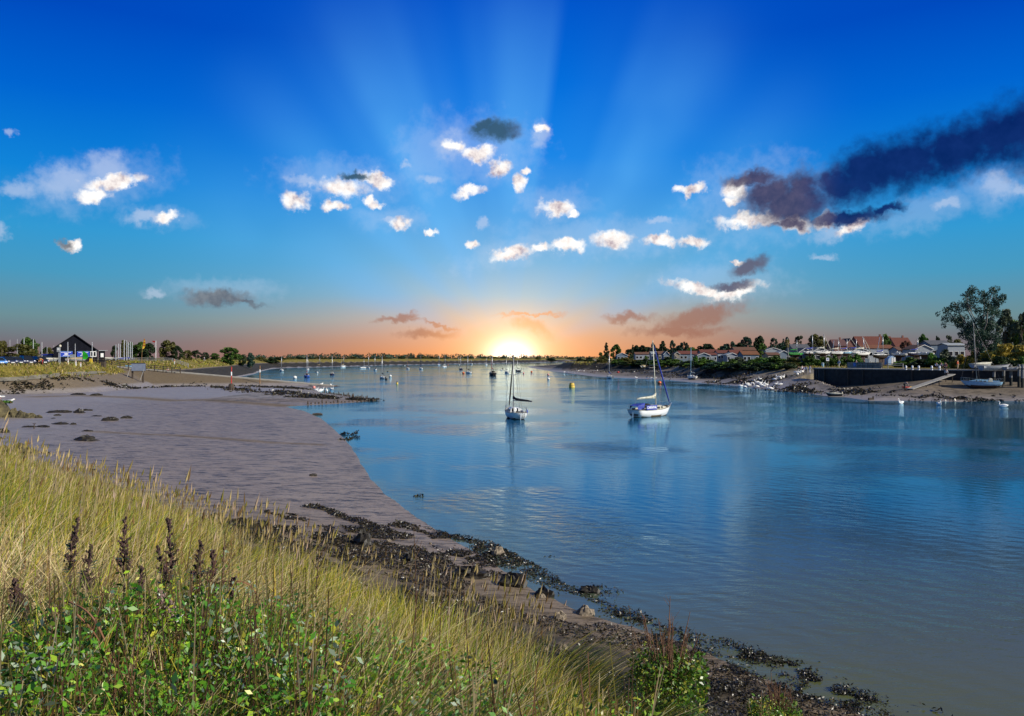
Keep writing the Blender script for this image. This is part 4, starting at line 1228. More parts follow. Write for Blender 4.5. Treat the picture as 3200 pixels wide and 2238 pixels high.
# small craft
dinghy('dinghy', 'yellow dinghy drawn up on the mud below the bushes', G(2010, 1149) + Vector((0, 0, .1)), 25, 4.2, 'cream', 'tan', group='small craft along the right shore', fb=.7)
dinghy('dinghy', 'pale grey dinghy lying on the weed near the yellow one', G(2040, 1152) + Vector((0, 0, .1)), 70, 3.6, 'grey', None, 'white', group='small craft along the right shore')
t, _ = dinghy('motor_dinghy', 'white motor dinghy under a dark cover nosed onto the shingle, before the quay wall', Wt(2614, 1240) + Vector((0, .9, .06)), -62, 2.7, 'dark', 'sail', group='small craft along the right shore', fb=.42)
MB().box((.1, -1.5, .55), (.24, .3, .4)).build('outboard_motor', M_BLACK, t)
MB().ball((0, .35, .62), (.34, .5, .25), 10, 6).build('bundle', M_CANVAS_K, t, smooth=True)
def kayak():
    p = G(2842, 1214)
    t = thing('kayak', 'red and yellow kayak lying on the shingle beside the ramp', 'kayak', p + Vector((.1, .2, .16)), R(14), 'small craft along the right shore')
    ms = [M_RED, M_YEL]; mb = MB(); rs = []
    for s in np.linspace(-1, 1, 13):
        w = .30 * max(1 - abs(s) ** 2.2, .03); rs.append([(s * 1.5, w * math.cos(a), .14 * math.sin(a) * (1 - .3 * abs(s)) + .10 * s * s) for a in [2 * math.pi * k / 10 for k in range(10)]])
    mb.rings(rs); mb.mi = [1 if .1 < sum(mb.v[i][0] for i in f) / len(f) < .8 else 0 for f in mb.f]
    mb.build('hull', ms, t, smooth=True)
    MB().lathe([(.22, 0), (.25, .03), (.22, .05)], (-.15, 0, .13), 12).build('cockpit_rim', M_BLACK, t)
kayak()

# buoys
buoy('white ball buoy left of the royal blue yacht', Wt(922, 1184), 1.15, mat('white_buoy', (.75, .74, .70), .5, var=.15))
MWB = mat('white_buoy', (.75, .74, .70), .5)
for (u, v, dia, m, lab) in [(1220, 1178, .9, MWB, 'white ball buoy right of the broad transom yacht'), (1211, 1162, .6, M_DARK, 'small dark buoy beyond the broad transom yacht'),
        (986, 1163, .6, M_DARK, 'dark little buoy between blue yacht and dark bottomed yacht'), (992, 1166, .7, MWB, 'pale buoy beside the dark little buoy'), (1207, 1187, .7, M_BLACK, 'black fender buoy at the broad transom yacht'),
        (1448, 1168, 1.0, M_ORANGE, 'orange ball buoy at the bow of the broad white yacht in mid fleet'), (1661, 1164, .9, M_ORANGE, 'orange buoy alone right of the black ketch'), (1636, 1168, .8, M_PINK, 'pink buoy beside the black hulled ketch'),
        (1567, 1157, .75, MWB, 'white buoy left of the red bottomed yacht'), (1571, 1153, .7, M_DARK, 'dark buoy just above the white one left of the red bottomed yacht'), (1543, 1138, 1.0, MWB, 'white speck of a buoy under the far bank'),
        (1713, 1173, .8, M_PINK, 'red topped buoy, upper of the pair left of the spit'), (1714, 1187, .8, MWB, 'white buoy, lower of the pair left of the spit'), (2061, 1200, .95, M_ORANGE, 'orange buoy afloat left of the tall blue forestay'),
        (1265, 1143, .8, MWB, 'white buoy at the bow of the reddish masted yacht'), (1400, 1141, .7, M_ORANGE, 'tiny orange buoy right of the boot striped yacht')]:
    buoy(lab, Wt(u, v), dia, m)
p = G(1932, 1166); buoy('red buoy stranded on the mud behind the outboard yacht', p, .9, M_RED, False)
p = G(981, 1214); buoy('pink buoy on the weed at the slipway end', p, .7, M_PINK, False)
def barrel_buoy(label, u, v, wpx, hpx, small=False):
    q = Wt(u, v); k = q.y / F; r, h = wpx * k / 2, hpx * k
    t = thing('channel_buoy', label, 'buoy', q, 0, 'channel buoys')
    MB().lathe([(r * .9, -.3), (r, 0), (r * .98, h * .30), (r * .90, h * .62), (r * .80, h * .93), (r * .70, h)], n=20).build('float', mat('chrome_yellow', (.72, .50, .06), .55, var=.35, scale=3, col2=(.45, .30, .05)), t, smooth=False)
    MB().lathe([(r * .93, h * .42), (r * .97, h * .46), (r * .93, h * .50)], n=20).build('rope_band', M_OLDWOOD, t)
    MB().lathe([(r * .72, h), (r * .74, h * 1.03), (r * .6, h * 1.05)], n=16).build('top_rim', M_WOOD, t)
    if small:
        c = MB()
        for a in range(4): c.tube((r * .6 * math.cos(a * 1.57), r * .6 * math.sin(a * 1.57), h), (0, 0, h * 1.9), .05, n=4)
        c.build('top_cage', M_DARK, t)
barrel_buoy('large yellow barrel buoy floating between the two nearest yachts', 1787, 1211, 18, 14)
barrel_buoy('small yellow buoy with a dark top cage in mid channel', 1241, 1200, 7, 5, True)

# ================================================================== birds
M_SWAN = mat('white_feathers', (.80, .80, .78), .8, var=.06)
M_BEAK = mat('orange_beak', (.65, .20, .03), .5)
def bird_meshes():
    b = MB().path([(0, .62, .32), (0, .48, .25), (0, .20, .20), (0, -.12, .18), (0, -.34, .20), (0, -.46, .32), (0, -.45, .50), (0, -.40, .66), (0, -.45, .76), (0, -.56, .78), (0, -.64, .75)],
                  [.02, .11, .21, .22, .15, .085, .055, .048, .05, .055, .03], 10).mesh('body', M_SWAN, True)
    w = MB()
    for s in (-1, 1): w.ball((s * .14, .12, .30), (.10, .40, .15), 8, 6)
    w = w.mesh('wings', M_SWAN, True)
    k = MB().tube((0, -.62, .76), (0, -.76, .71), .028, .014).mesh('beak', M_BEAK)
    b2 = MB().path([(0, .62, .66), (0, .45, .62), (0, .18, .60), (0, -.14, .60), (0, -.34, .66), (0, -.44, .82), (0, -.42, 1.0), (0, -.44, 1.16), (0, -.54, 1.2), (0, -.63, 1.16)],
                   [.02, .11, .20, .21, .14, .08, .052, .05, .055, .03], 10).mesh('body', M_SWAN, True)
    l = MB()
    for s in (-1, 1): l.path([(s * .1, 0, .42), (s * .1, -.02, .2), (s * .1, .02, .03), (s * .1, -.12, .015)], [.04, .02, .018, .03], 6)
    l = l.mesh('legs', M_BLACK)
    b3 = MB().path([(0, .45, .34), (0, .2, .30), (0, -.1, .30), (0, -.25, .26), (0, -.38, .12), (0, -.46, .02)], [.03, .18, .2, .12, .06, .05], 9).mesh('body', M_SWAN, True)
    g = MB().path([(0, .30, .16), (0, .12, .17), (0, -.06, .18), (0, -.16, .25), (0, -.22, .28), (0, -.27, .27)], [.015, .06, .085, .06, .05, .02], 8).mesh('body', M_SWAN, True)
    gw = MB().ball((0, .07, .215), (.085, .24, .05), 8, 5).mesh('wings', M_GREY, True)
    gl = MB()
    for s in (-1, 1): gl.path([(s * .03, 0, .12), (s * .03, 0, .02), (s * .03, -.05, .01)], [.012, .009, .012], 5)
    gl = gl.mesh('legs', M_ORANGE)
    gb = MB().tube((0, -.26, .275), (0, -.33, .26), .014, .006).mesh('beak', M_YEL)
    return dict(swan=(b, w, k), stand=(b2, None, None, l), dip=(b3, w), gull=(g, gw, gb, gl))
BIRD = bird_meshes()
def bird(kind, loc, rz, label, group, cat='swan', s=1.0):
    t = thing('gull' if kind == 'gull' else 'swan', label, cat, loc, R(rz), group, (s, s, s))
    ms = BIRD[kind]
    for m in ms:
        if m is None: continue
        o = link(m.name.split('.')[0], m, t)
        if kind == 'stand' and m is ms[3]: pass
    if kind == 'stand':
        w = link('wings', BIRD['swan'][1], t); w.location = (0, 0, .40)
        k = link('beak', BIRD['swan'][2], t); k.location = (0, .02, .42)
    return t
FL = 'white swan in the feeding flock at the water edge below the slope'
for (u, v, k, rz) in [(2315, 1208, 'swan', 90), (2328, 1212, 'dip', 70), (2335, 1207, 'swan', -80), (2341, 1209, 'swan', 100), (2352, 1208, 'dip', 40), (2358, 1206, 'swan', 80), (2363, 1212, 'swan', -95), (2368, 1213, 'dip', 95),
        (2376, 1206, 'swan', -60), (2380, 1212, 'swan', 90), (2385, 1214, 'dip', -100), (2391, 1211, 'swan', 160), (2394, 1213, 'swan', 100), (2404, 1218, 'swan', -90), (2411, 1219, 'swan', 90), (2426, 1216, 'dip', 80),
        (2432, 1210, 'swan', 95), (2437, 1217, 'swan', -90), (2440, 1210, 'swan', 150)]:
    q = Wt(u, v); q.z = -.05
    if hz(q.x, q.y) > 0: q.z = hz(q.x, q.y) - .05
    bird(k, q, rz, FL, 'swans feeding at the water edge')
for (u, v, rz, lab) in [(2365, 1203, -80, 'preening white swan standing behind the feeding flock'), (2376, 1206, 90, 'white swan with wings raised standing at the back of the feeding flock')]:
    bird('stand', G(u, v), rz, lab, 'swans feeding at the water edge')
for (u, v, rz, k, lab) in [(2453, 1219, 90, 'swan', 'swan swimming just right of the flock'), (2463, 1217, 20, 'swan', 'upright swan near the right of the flock'), (2482, 1220, 90, 'swan', 'swan alone at the right end of the flock'),
        (2815, 1262, -60, 'swan', 'white swan on the water below the kneeling paddler'), (2934, 1266, 0, 'swan', 'white swan facing the camera on the dark water'), (3135, 1272, -100, 'swan', 'white swan swimming right, below the grounded pale blue yacht')]:
    q = Wt(u, v); q.z = -.05; bird(k, q, rz if k == 'swan' else 0, lab, 'swans on their own')
for (u, v, rz, lab) in [(2421, 1194, 60, 'swan walking up the slope, lowest of three'), (2432, 1187, -120, 'swan in the middle of the three on the slope'), (2448, 1187, 140, 'swan at the right of the three on the slope'),
        (2488, 1172, 50, 'swan at the feet of the feeding people, leftmost'), (2492, 1178, -30, 'swan bending lowest before the feeding people'), (2498, 1173, 80, 'swan between the people in dark coats'), (2506, 1170, 100, 'swan under the group of three people'),
        (2749, 1196, 20, 'swan resting on the shingle below the quay wall, left of a pair'), (2760, 1197, -110, 'swan resting on the shingle below the quay wall, right of a pair')]:
    bird('stand', G(u, v), rz, lab, 'swans on the shore')
for (u, v) in [(1763, 1165), (1773, 1166), (1791, 1166), (1803, 1167), (1802, 1160), (1808, 1161), (1812, 1159), (1816, 1162), (1821, 1160), (1825, 1162), (1852, 1163), (1858, 1162), (1867, 1160)]:
    bird('gull', G(u, v), random.uniform(0, 360), 'white gull standing on the mud spit', 'gulls on the mud spit', 'gull', 1.9)
for (u, v) in [(1988, 1183), (2023, 1184), (2033, 1185), (2039, 1186), (2050, 1184), (2077, 1186)]:
    bird('gull', G(u, v), random.uniform(0, 360), 'white gull at the mud edge behind the CARNIVAL yacht', 'gulls behind the CARNIVAL yacht', 'gull', 1.9)
for (u, v, lab) in [(1005, 1204, 'gull on the slipway tip, left'), (1034, 1207, 'gull on the slipway tip, right'), (2232, 1197, 'gull on the dark weed left of the wading person'), (3, 1246, 'gull at the left edge beyond the grass hummock'), (34, 1259, 'gull beside the grass topped hummock')]:
    bird('gull', G(u, v), random.uniform(0, 360), lab, 'gulls', 'gull', 1.7)
for (u, v, rz, lab) in [(988, 1221, 80, 'swan nearest the pink buoy at the slipway end'), (998, 1224, -70, 'swan with folded neck beside the slipway end'), (1004, 1221, 100, 'swan in the middle of the slipway group'), (1021, 1223, 10, 'swan right of the slipway group'), (1036, 1218, 60, 'swan farthest out from the slipway end')]:
    q = Wt(u, v); q.z = max(hz(q.x, q.y), 0) - .05; bird('swan', q, rz, lab, 'swans by the slipway', s=.95)

# ================================================================== right bank: quay, ramp, signs
M_QUAY = mat('dark_quay', (.030, .028, .026), .9, var=.6, scale=1.2, bump=.5)  # near-black wall colour, varied by noise
M_STONE = mat('pale_stone', (.34, .31, .26), .9, var=.35, scale=1.5, bump=.4)
def quay():
    root = thing('quay_wall', 'long dark quay wall with a pale coping along the right shore', 'quay wall', (0, 0, 0))
    pts = [Vector((x, y, 0)) for x, y in WALL]; nrm = []
    for i in range(len(pts)):
        t = (pts[min(i + 1, len(pts) - 1)] - pts[max(i - 1, 0)]).normalized(); nrm.append(Vector((-t.y, t.x, 0)) if True else t)
    nrm = [n if n.dot(Vector((1, 1, 0))) > 0 else -n for n in nrm]
    def strip(o0, o1, z0, z1): return [[p + n * o0 + Vector((0, 0, z0)), p + n * o1 + Vector((0, 0, z0)), p + n * o1 + Vector((0, 0, z1)), p + n * o0 + Vector((0, 0, z1))] for p, n in zip(pts, nrm)]
    MB().rings(strip(0, .7, -.3, 4.2)).build('wall', M_QUAY, root)
    MB().rings(strip(-.15, 5.2, 4.203, 4.40)).build('coping', M_STONE, root)
    rb = MB()
    for q in range(10):
        i = q * (len(pts) - 1) // 10; p = pts[i].lerp(pts[i + 1], .3 + .4 * (q % 2)); rb.box((p.x - .12, p.y - .12, 2.6), (.22, .22, 3.3))
    rb.build('fender_timber', M_OLDWOOD, root)
    r2 = []
quay()
def low_wall():
    a, b = A(2650, 166), A(2756, 157)
    t = thing('stone_wall', 'low pale stone wall with railings on the quay, people sitting behind it', 'wall', a)
    d = (b - a); L = math.hypot(d.x, d.y); rz = math.atan2(d.y, d.x); t.rotation_euler = (0, 0, rz)
    MB().box((L / 2, 0, .55), (L, .4, 1.2)).build('wall', M_STONE, t)
    MB().box((L / 2, 0, 1.18), (L + .1, .5, .10)).build('coping', M_STONE, t)
    r = MB()
    for i in range(5): r.tube((L * (.35 + .15 * i), -.5, 0), (L * (.35 + .15 * i), -.5, 1.15), .035, n=5)
    for z in (.6, 1.12): r.tube((L * .35, -.5, z), (L * .95, -.5, z), .03, n=5)
    r.build('railing', M_DARK, t)
    MB().box((L * .23, -.23, .78), (.75, .03, .75)).build('blue_notice', mat('blue_sign', (.06, .22, .62), .5), t)
low_wall()
def ramp_slab():
    a, b = G(2843, 1219), G(2986, 1195)
    a = a + Vector((0, 0, .10)); b = b + Vector((0, 1.0, 1.3))
    t = thing('timber_gangway', 'grey sloping gangway leading down the shingle from the quay', 'gangway', a)
    d = b - a; n = Vector((-d.y, d.x, 0)).normalized() * .55; up = Vector((0, 0, .12))
    vs = []
    for p in (Vector((0, 0, 0)), d):
        vs += [p - n, p + n, p + n + up, p - n + up]
    MB().add(vs, [(0, 3, 2, 1), (4, 5, 6, 7), (0, 1, 5, 4), (1, 2, 6, 5), (2, 3, 7, 6), (3, 0, 4, 7)]).build('deck', M_GREYWOOD, t)
    for k in (.3, .6, .92):
        p = d * k; g_ = hz(a.x + p.x, a.y + p.y) - a.z
        for s in (-1, 1): MB().tube((p.x + n.x * s, p.y + n.y * s, g_ - .2), (p.x + n.x * s, p.y + n.y * s, p.z), .07, n=5).build('leg', M_OLDWOOD, t)
ramp_slab()
for i, u in enumerate((2831, 2851, 2871, 2912, 2936)):
    lab = ['white bollard on the quay edge, leftmost of five', 'white bollard on the quay edge, second from the left of five', 'white bollard in the middle of the five on the quay edge', 'white bollard on the quay edge, second from the right of five', 'white bollard on the quay edge beside the seated people'][i]
    b = A(u, 143 - i * 1.3); b.z = 4.40 if b.z < 4.45 else b.z
    t = thing('bollard', lab, 'bollard', b, 0, 'white bollards on the quay')
    MB().lathe([(.17, -.1), (.17, .42), (.15, .46), (.17, .50), (.15, .60), (.06, .66)], n=12).build('post', M_WHITE, t)
    MB().lathe([(.172, .1), (.176, .12), (.172, .2)], n=12).build('base_band', M_BLACK, t)
def notice():
    p = G(2586, 1163); d = p.y; k = d / F
    t = thing('notice_board', 'white notice on two black posts at the top of the beach', 'sign', p)
    for s in (-1, 1): MB().box((s * .17, 0, 1.1), (.09, .09, 2.5)).build('post', M_BLACK, t)
    pl = MB().box((0, -.07, 2.25), (.62, .04, .68)).build('panel', M_WHITE, t)
    MB().box((.04, -.093, 2.3), (.26, .008, .28)).build('symbol', M_BLUE, pl)
notice()
t = thing('litter_bin', 'blue-grey litter bin on the grass left of the walking person', 'bin', A(2571, 188)); MB().lathe([(.28, 0), (.30, .8), (.32, .84), (.2, 1.0)], n=12).build('body', M_LBLUE, t); MB().lathe([(.33, .80), (.33, .9), (.1, 1.04)], n=12).build('lid', M_GREY, t)
def rail_right():
    pts = [A(2775, 150), A(2800, 149), A(2822, 148)]
    for p in pts: p.z = max(p.z, 4.4)
    post_rail_fence('short weathered railing between the stone wall and the bollards', pts, 1.0, 2, 1.6, M_GREYWOOD)
rail_right()
M_PILE_FOOT = mat('dark_timber', (.016, .017, .012), .8, var=.5, scale=4)
M_PILE = mat('pile_timber', (.20, .20, .20), .9, var=.4, scale=4, bump=.4)
# jetty piles right of the grounded yacht
for i, (u, vt, vb) in enumerate([(3065, 1143, 1180), (3106, 1148, 1178), (3136, 1139, 1175), (3159, 1140, 1180), (3184, 1139, 1176), (3195, 1139, 1182)]):
    d = (139.2, 136.2, 134.2, 132.8, 131.2, 130.5)[i] - .9; x = (u - 1600) / F * d; top = CAMH - (vt - 1119) / F * d; g_ = max(hz(x, d), 0)
    lab = ['broad grey mooring pile behind the grounded yacht, leftmost', 'short grey pile, second from the left behind the grounded yacht', 'grey pile at the right end of the grey covered boat', 'tall grey pile beside the dark hedge', 'grey pile near the right picture edge, left of a close pair', 'grey pile at the right picture edge'][i]
    t = thing('timber_pile', lab, 'post', (x, d, g_ - .3), 0, 'timber piles on the jetty')
    zf = max(CAMH - (vb - 1119) / F * d - g_ + .3, .5); rr_ = .22 if i else .32
    MB().path([(0, 0, 0), (0, 0, zf)], [rr_ * 1.05, rr_ * 1.05], 9).build('dark_foot', M_PILE_FOOT, t)  # near-black lower part of the pile, below the paler shaft
    MB().path([(0, 0, zf), (.02, 0, (zf + top - g_) * .5), (0, 0, top - g_ + .3)], [rr_, rr_ * .95, rr_ * .88], 9).build('shaft', M_PILE, t)
    MB().lathe([(.25, -.05), (.25, .1), (.20, .12)], (0, 0, top - g_ - .45), 9).build('iron_band', M_DARK, t)
t = thing('mooring_stump', 'rotten timber stump standing in the shallows right of the motor dinghy', 'stump', Wt(2728, 1251) - Vector((0, 0, .2)))
MB().path([(0, 0, 0), (.05, 0, .8)], [.16, .12], 7).build('post', M_OLDWOOD, t); MB().box((-.35, 0, .32), (.7, .3, .5), .2).build('block', M_OLDWOOD, t)
t = thing('telegraph_pole', 'dark leaning wooden pole with ivy rising from the hedge above the feeding people', 'pole', A(2466, 205)); MB().path([(0, 0, -.2), (-.25, 0, 3), (-.5, 0, 7.2)], [.16, .14, .10], 8).build('pole', M_GREYWOOD, t)
v, f, tn = leafcloud([(-.42, 0, 5.2), (-.45, 0, 5.9), (-.48, 0, 6.5)], [.45, .5, .42], 260, .14, 3); link('ivy', npmesh('ivy', v, f, LEAF['gold'], tn), t)

# people on the right bank
person('person in dark top wading at the water edge beside the swans', G(2318, 1205), 60, (.03, .04, .10), (.02, .02, .03), 'bend', 1.7)
GP = 'people feeding the swans'
person('person in a dark coat and grey trousers, leftmost of the group feeding swans', G(2496, 1168), 40, (.02, .02, .03), (.12, .13, .10), 'stand', 1.72, group=GP)
person('person in a white top, left of the close trio on the slope', G(2507, 1165), -20, (.6, .6, .62), (.10, .02, .03), 'stand', 1.66, group=GP)
person('small person in a blue top in the middle of the close trio', G(2513, 1165), 10, (.04, .09, .35), (.03, .04, .12), 'stand', 1.45, group=GP)
person('blond person in a pale blue top bending at the right of the trio', G(2519, 1168), 30, (.30, .38, .5), (.02, .04, .06), 'walk', 1.7, hairc=(.4, .3, .12), group=GP)
person('person in white walking right of the swan feeding group', G(2531, 1167), 70, (.68, .66, .66), (.5, .5, .55), 'walk', 1.72, group=GP)
person('person in a pale blue coat and cap walking before the dark hedge', G(2622, 1149), 70, (.32, .45, .62), (.45, .45, .46), 'walk', 1.75, hairc=(.5, .45, .35))
b = A(2677, 168); person('person with white hair sitting behind the stone wall, left', b + Vector((0, .2, .42)), 10, (.05, .06, .12), (.03, .03, .04), 'sit', 1.7, hairc=(.6, .6, .6))
b = A(2703, 166); person('person in black standing at the stone wall, right', b + Vector((0, .3, .1)), -30, (.015, .015, .02), (.02, .02, .03), 'stand', 1.7)
person('person with bare head bending over the red kayak', G(2828, 1217), -75, (.34, .30, .28), (.012, .012, .016), 'bend', 1.72)
for u, c, lab in [(2926, (.22, .32, .5), 'seated person in pale blue, left of three on the quay grass'), (2941, (.12, .16, .28), 'seated person in dark blue, middle of three on the quay grass'), (2953, (.02, .03, .08), 'seated person in navy, right of three on the quay grass')]:
    b = A(u, 147); person(lab, b + Vector((0, 0, .12)), 15, c, (.02, .02, .03), 'sit', 1.65, group='people seated on the quay')
b = A(2957, 141); b.z = max(b.z, 4.4); person('person in a dark red jacket at the quay edge by the last bollard', b, 60, (.22, .02, .03), (.03, .03, .04), 'sit', 1.65)
b = A(2993, 141); b.z = max(b.z, 4.4); person('person in a bright red-orange jacket under the golden bush', b, -40, (.62, .10, .03), (.4, .32, .2), 'stand', 1.7)
person('person in white shirt and dark trousers on the gangway below the quay', G(2963, 1197) + Vector((0, .6, .75)), 30, (.5, .5, .52), (.015, .015, .02), 'stand', 1.72)

# boats behind the piles
p = A(3068, 139); p.z = max(p.z, 4.4); dinghy('covered_boat', 'small boat under a white sheet on the quay behind the grounded yacht mast', p + Vector((0, 0, .25)), 80, 4.0, 'grey', 'sail', group='boats on the quay', fb=.7)
p = A(3110, 132); p.z = max(p.z, 4.4); dinghy('covered_boat', 'long grey boat under canvas between the timber piles', p + Vector((0, 0, .0)), 86, 5.2, 'grey', None, 'grey', group='boats on the quay', fb=.7)
p = A(3172, 131); p.z = max(p.z, 4.4); dinghy('open_boat', 'pale open boat behind the right hand piles', p + Vector((0, 0, .0)), 84, 4.0, 'grey', None, 'white', group='boats on the quay', fb=.5)

# ================================================================== boatyard behind the hedge
YG = 'yachts laid up in the boatyard'
def yard(label, u, wpx, d, th, vtop, vbot, **kw):
    b = A(u, d); cr = max(CAMH - (vbot - 1119) / F * d - b.z, .9) if vbot else 1.2
    wm = wpx * d / F; t_ = R(th); L = min(max(wm / (.34 * abs(math.cos(t_)) + abs(math.sin(t_))), 4.5), 10)
    return sailboat(label, b + Vector((0, 0, cr)), th, L, masttop=CAMH - (vtop - 1119) / F * d - b.z - cr, cradle=cr, group=YG, **kw)
yard('long low white yacht, leftmost tall mast of the boatyard', 2535, 50, 214, 80, 1045, 1106, cover='blue')
yard('white yacht with the tallest pale mast in the left of the boatyard', 2571, 60, 211, 82, 1044, 1106, cover='sail', furl='sail', rake=.03)
yard('white yacht low behind the hedge with a thin mast', 2616, 36, 214, 78, 1061, 1107, cover='sail')
yard('yacht under a grey-blue cover in mid boatyard', 2643, 32, 215, 76, 1060, 1106, hull='lblue', cover='blue')
yard('largest white cruiser of the boatyard with a raised cabin', 2694, 70, 205, 74, 1053, 1110, cover='sail', furl='sail')
yard('white yacht close behind the largest cruiser', 2672, 46, 222, 80, 1059, 1104, cover='blue')
yard('yacht with a black hull and white deck above the quay', 2755, 56, 198, 76, 1047, 1116, hull='dark', cover='blue')
yard('broad white yacht seen stern on without its mast up, right of the black hulled one', 2808, 38, 204, -25, 1098, 1112, boom=False)
yard('yacht under a blue cover at the foot of the single mast by the gabled house', 2864, 34, 205, 82, 1054, 1110, hull='navy', cover='blue')
yard('small white boat with tilted bow at the right end of the boatyard', 2890, 18, 200, -30, 1099, 1110, boom=False)
yard('yacht under a bright green sheet, left end of the boatyard', 2486, 40, 216, 85, 1062, 1110, hull='green', cover='green', cabin=M_GREENP)
for i, (u, d, vt, ln, lab) in enumerate([(2596, 218, 1064, .9, 'raking bare mast left of the thin masted yacht'), (2640, 219, 1066, -1.6, 'mast leaning left behind the grey-blue cover'), (2725, 212, 1052, -2.6, 'mast leaning strongly left above the largest cruiser'), (2735, 214, 1054, 1.2, 'mast just left of the black hulled yacht')]):
    b = A(u, d); h = CAMH - (vt - 1119) / F * d - b.z
    t = thing('bare_mast', lab, 'mast', b, 0, 'bare masts standing in the boatyard')
    MB().path([(0, 0, 0), (ln, 0, h)], [.08, .06], 6).build('spar', M_ALU, t); MB().tube((ln * .6 - .5, 0, h * .6), (ln * .6 + .5, 0, h * .6), .03, n=5).build('spreader', M_ALU, t)
p = A(2782, 222); t = thing('boat_shed', 'pale blue barrel roofed tent among the boatyard masts', 'shed', p)
MB().rings([[(1.5 * math.cos(a), yy, 1.1 + 1.3 * math.sin(a)) for a in [math.pi * k / 8 for k in range(9)]] + [(-1.5, yy, 0), (1.5, yy, 0)] for yy in (-2, 2)]).build('canopy', mat('blue_tent', (.28, .42, .62), .7, var=.12), t)
MB().box((0, -2.02, 1.0), (1.2, .03, 1.9)).build('flap', M_WHITE, t)

# ================================================================== houses on the right
WB, BL, CR, GR = (.27, .30, .34), (.13, .18, .24), (.25, .22, .17), (.17, .18, .20)
RD, BR, GY, PL = (.13, .035, .022), (.13, .06, .035), (.085, .09, .105), (.30, .33, .36)
house('small blue-grey gabled chalet, leftmost house on the right bank', 1928, 1961, 1103, 1110, 420, 5, True, BL, GY, nwin=3, door=False)
house('long white chalet under a brown roof left of the tall poplar', 1986, 2031, 1101, 1107, 412, 6, False, WB, BR, nwin=3)
house('white chalet with a pale porch roof beside the long brown roofed one', 2036, 2060, 1099, 1106, 400, 6, False, WB, PL, nwin=2)
house('brown roofed chalet behind the mast of the CARNIVAL yacht', 2058, 2076, 1098, 1106, 398, 6, False, CR, BR, nwin=1)
house('grey gabled chalet between two masts', 2074, 2092, 1098, 1107, 385, 6, True, BL, GY, nwin=2, door=False)
house('cream gabled chalet with white barge boards', 2108, 2124, 1100, 1106, 370, 6, True, CR, BR, nwin=1)
house('long dark red roofed chalet above the grounded white yacht', 2124, 2186, 1097, 1106, 372, 7, False, BL, RD, nwin=4)
house('blue-grey gabled chalet with white eaves below the red roofs', 2180, 2219, 1103, 1110, 305, 6, True, BL, RD, nwin=2)
house('chalet with a red-brown roof joined behind the blue-grey gable', 2214, 2240, 1103, 1109, 310, 5, False, WB, RD, nwin=2)
house('red roofed chalet in the upper row, leftmost', 2190, 2222, 1093, 1101, 345, 6, False, GR, RD, nwin=2)
house('red roofed chalet in the upper row, second from the left', 2222, 2246, 1092, 1100, 350, 6, False, CR, RD, nwin=1)
house('white porched chalet with a dark red roof in the middle row', 2243, 2280, 1095, 1103, 318, 6, False, WB, RD, nwin=3)
house('white gabled chalet with a wide low roof', 2272, 2304, 1103, 1109, 300, 6, True, WB, PL, nwin=2)
house('chalet with a bright red-brown roof left of the long brown one', 2286, 2324, 1094, 1106, 312, 7, False, GR, RD, nwin=2)
house('long low blue-grey house under a ginger roof behind the hedge', 2322, 2372, 1097, 1108, 290, 7, False, BL, (.17, .065, .025), nwin=3)
house('brown roofed house on the rise under the two dark trees', 2296, 2362, 1085, 1094, 390, 7, False, GR, BR, nwin=3, chimney=True)
house('house with a white fronted gable right of the bright green tree', 2393, 2440, 1087, 1094, 360, 7, True, WB, GY, nwin=2, door=False)
house('low brown roofed chalet behind the hedge right of the bright green tree', 2400, 2436, 1102, 1109, 290, 6, False, CR, BR, nwin=2)
house('pale blue flat gabled chalet left of the leaning pole', 2428, 2470, 1096, 1106, 295, 6, True, BL, PL, nwin=2)
house('broad grey roofed barn behind the left boatyard masts', 2479, 2533, 1076, 1090, 330, 9, False, GR, GY, nwin=2)
house('grey gabled chalet in the boatyard, left of the wide gable', 2497, 2536, 1088, 1100, 255, 7, True, GR, GY, nwin=2)
house('wide grey gabled chalet behind the tallest boatyard masts', 2535, 2595, 1085, 1101, 250, 8, True, GR, GY, nwin=3)
house('dark red brick house with a chimney above the mid boatyard', 2608, 2648, 1061, 1080, 330, 8, False, (.20, .09, .07), (.11, .05, .05), nwin=2, chimney=True)
house('hipped dark brick house next to the chimney house', 2644, 2672, 1058, 1078, 335, 8, True, (.20, .09, .07), (.10, .045, .05), nwin=2)
house('white gabled bungalow with bold barge boards behind the largest cruiser', 2660, 2716, 1085, 1099, 262, 8, True, BL, BR, nwin=2)
house('big red tiled house, tallest roof on the right bank', 2685, 2798, 1051, 1078, 335, 10, False, (.18, .08, .06), RD, nwin=5, chimney=True)
house('long ginger roofed bungalow below the big red tiled house', 2697, 2794, 1078, 1088, 290, 7, False, PL, (.17, .06, .025), nwin=5)
house('red brick house right of the big red tiled one', 2800, 2852, 1055, 1082, 325, 9, False, (.24, .12, .08), RD, nwin=3, chimney=True)
house('low white fronted house under the red brick house', 2808, 2858, 1084, 1094, 268, 7, False, WB, BR, nwin=3)
house('pale gabled bungalow with a red edge to its roof, right of the single mast', 2861, 2914, 1078, 1090, 242, 8, True, WB, BR, nwin=2)
house('blue-grey bungalow half hidden behind the pale shrub', 2908, 2972, 1064, 1077, 262, 8, False, BL, GY, nwin=2)
house('flat white hut left of the big tree trunk', 2962, 3016, 1074, 1079, 205, 5, False, WB, PL, nwin=3, door=False)

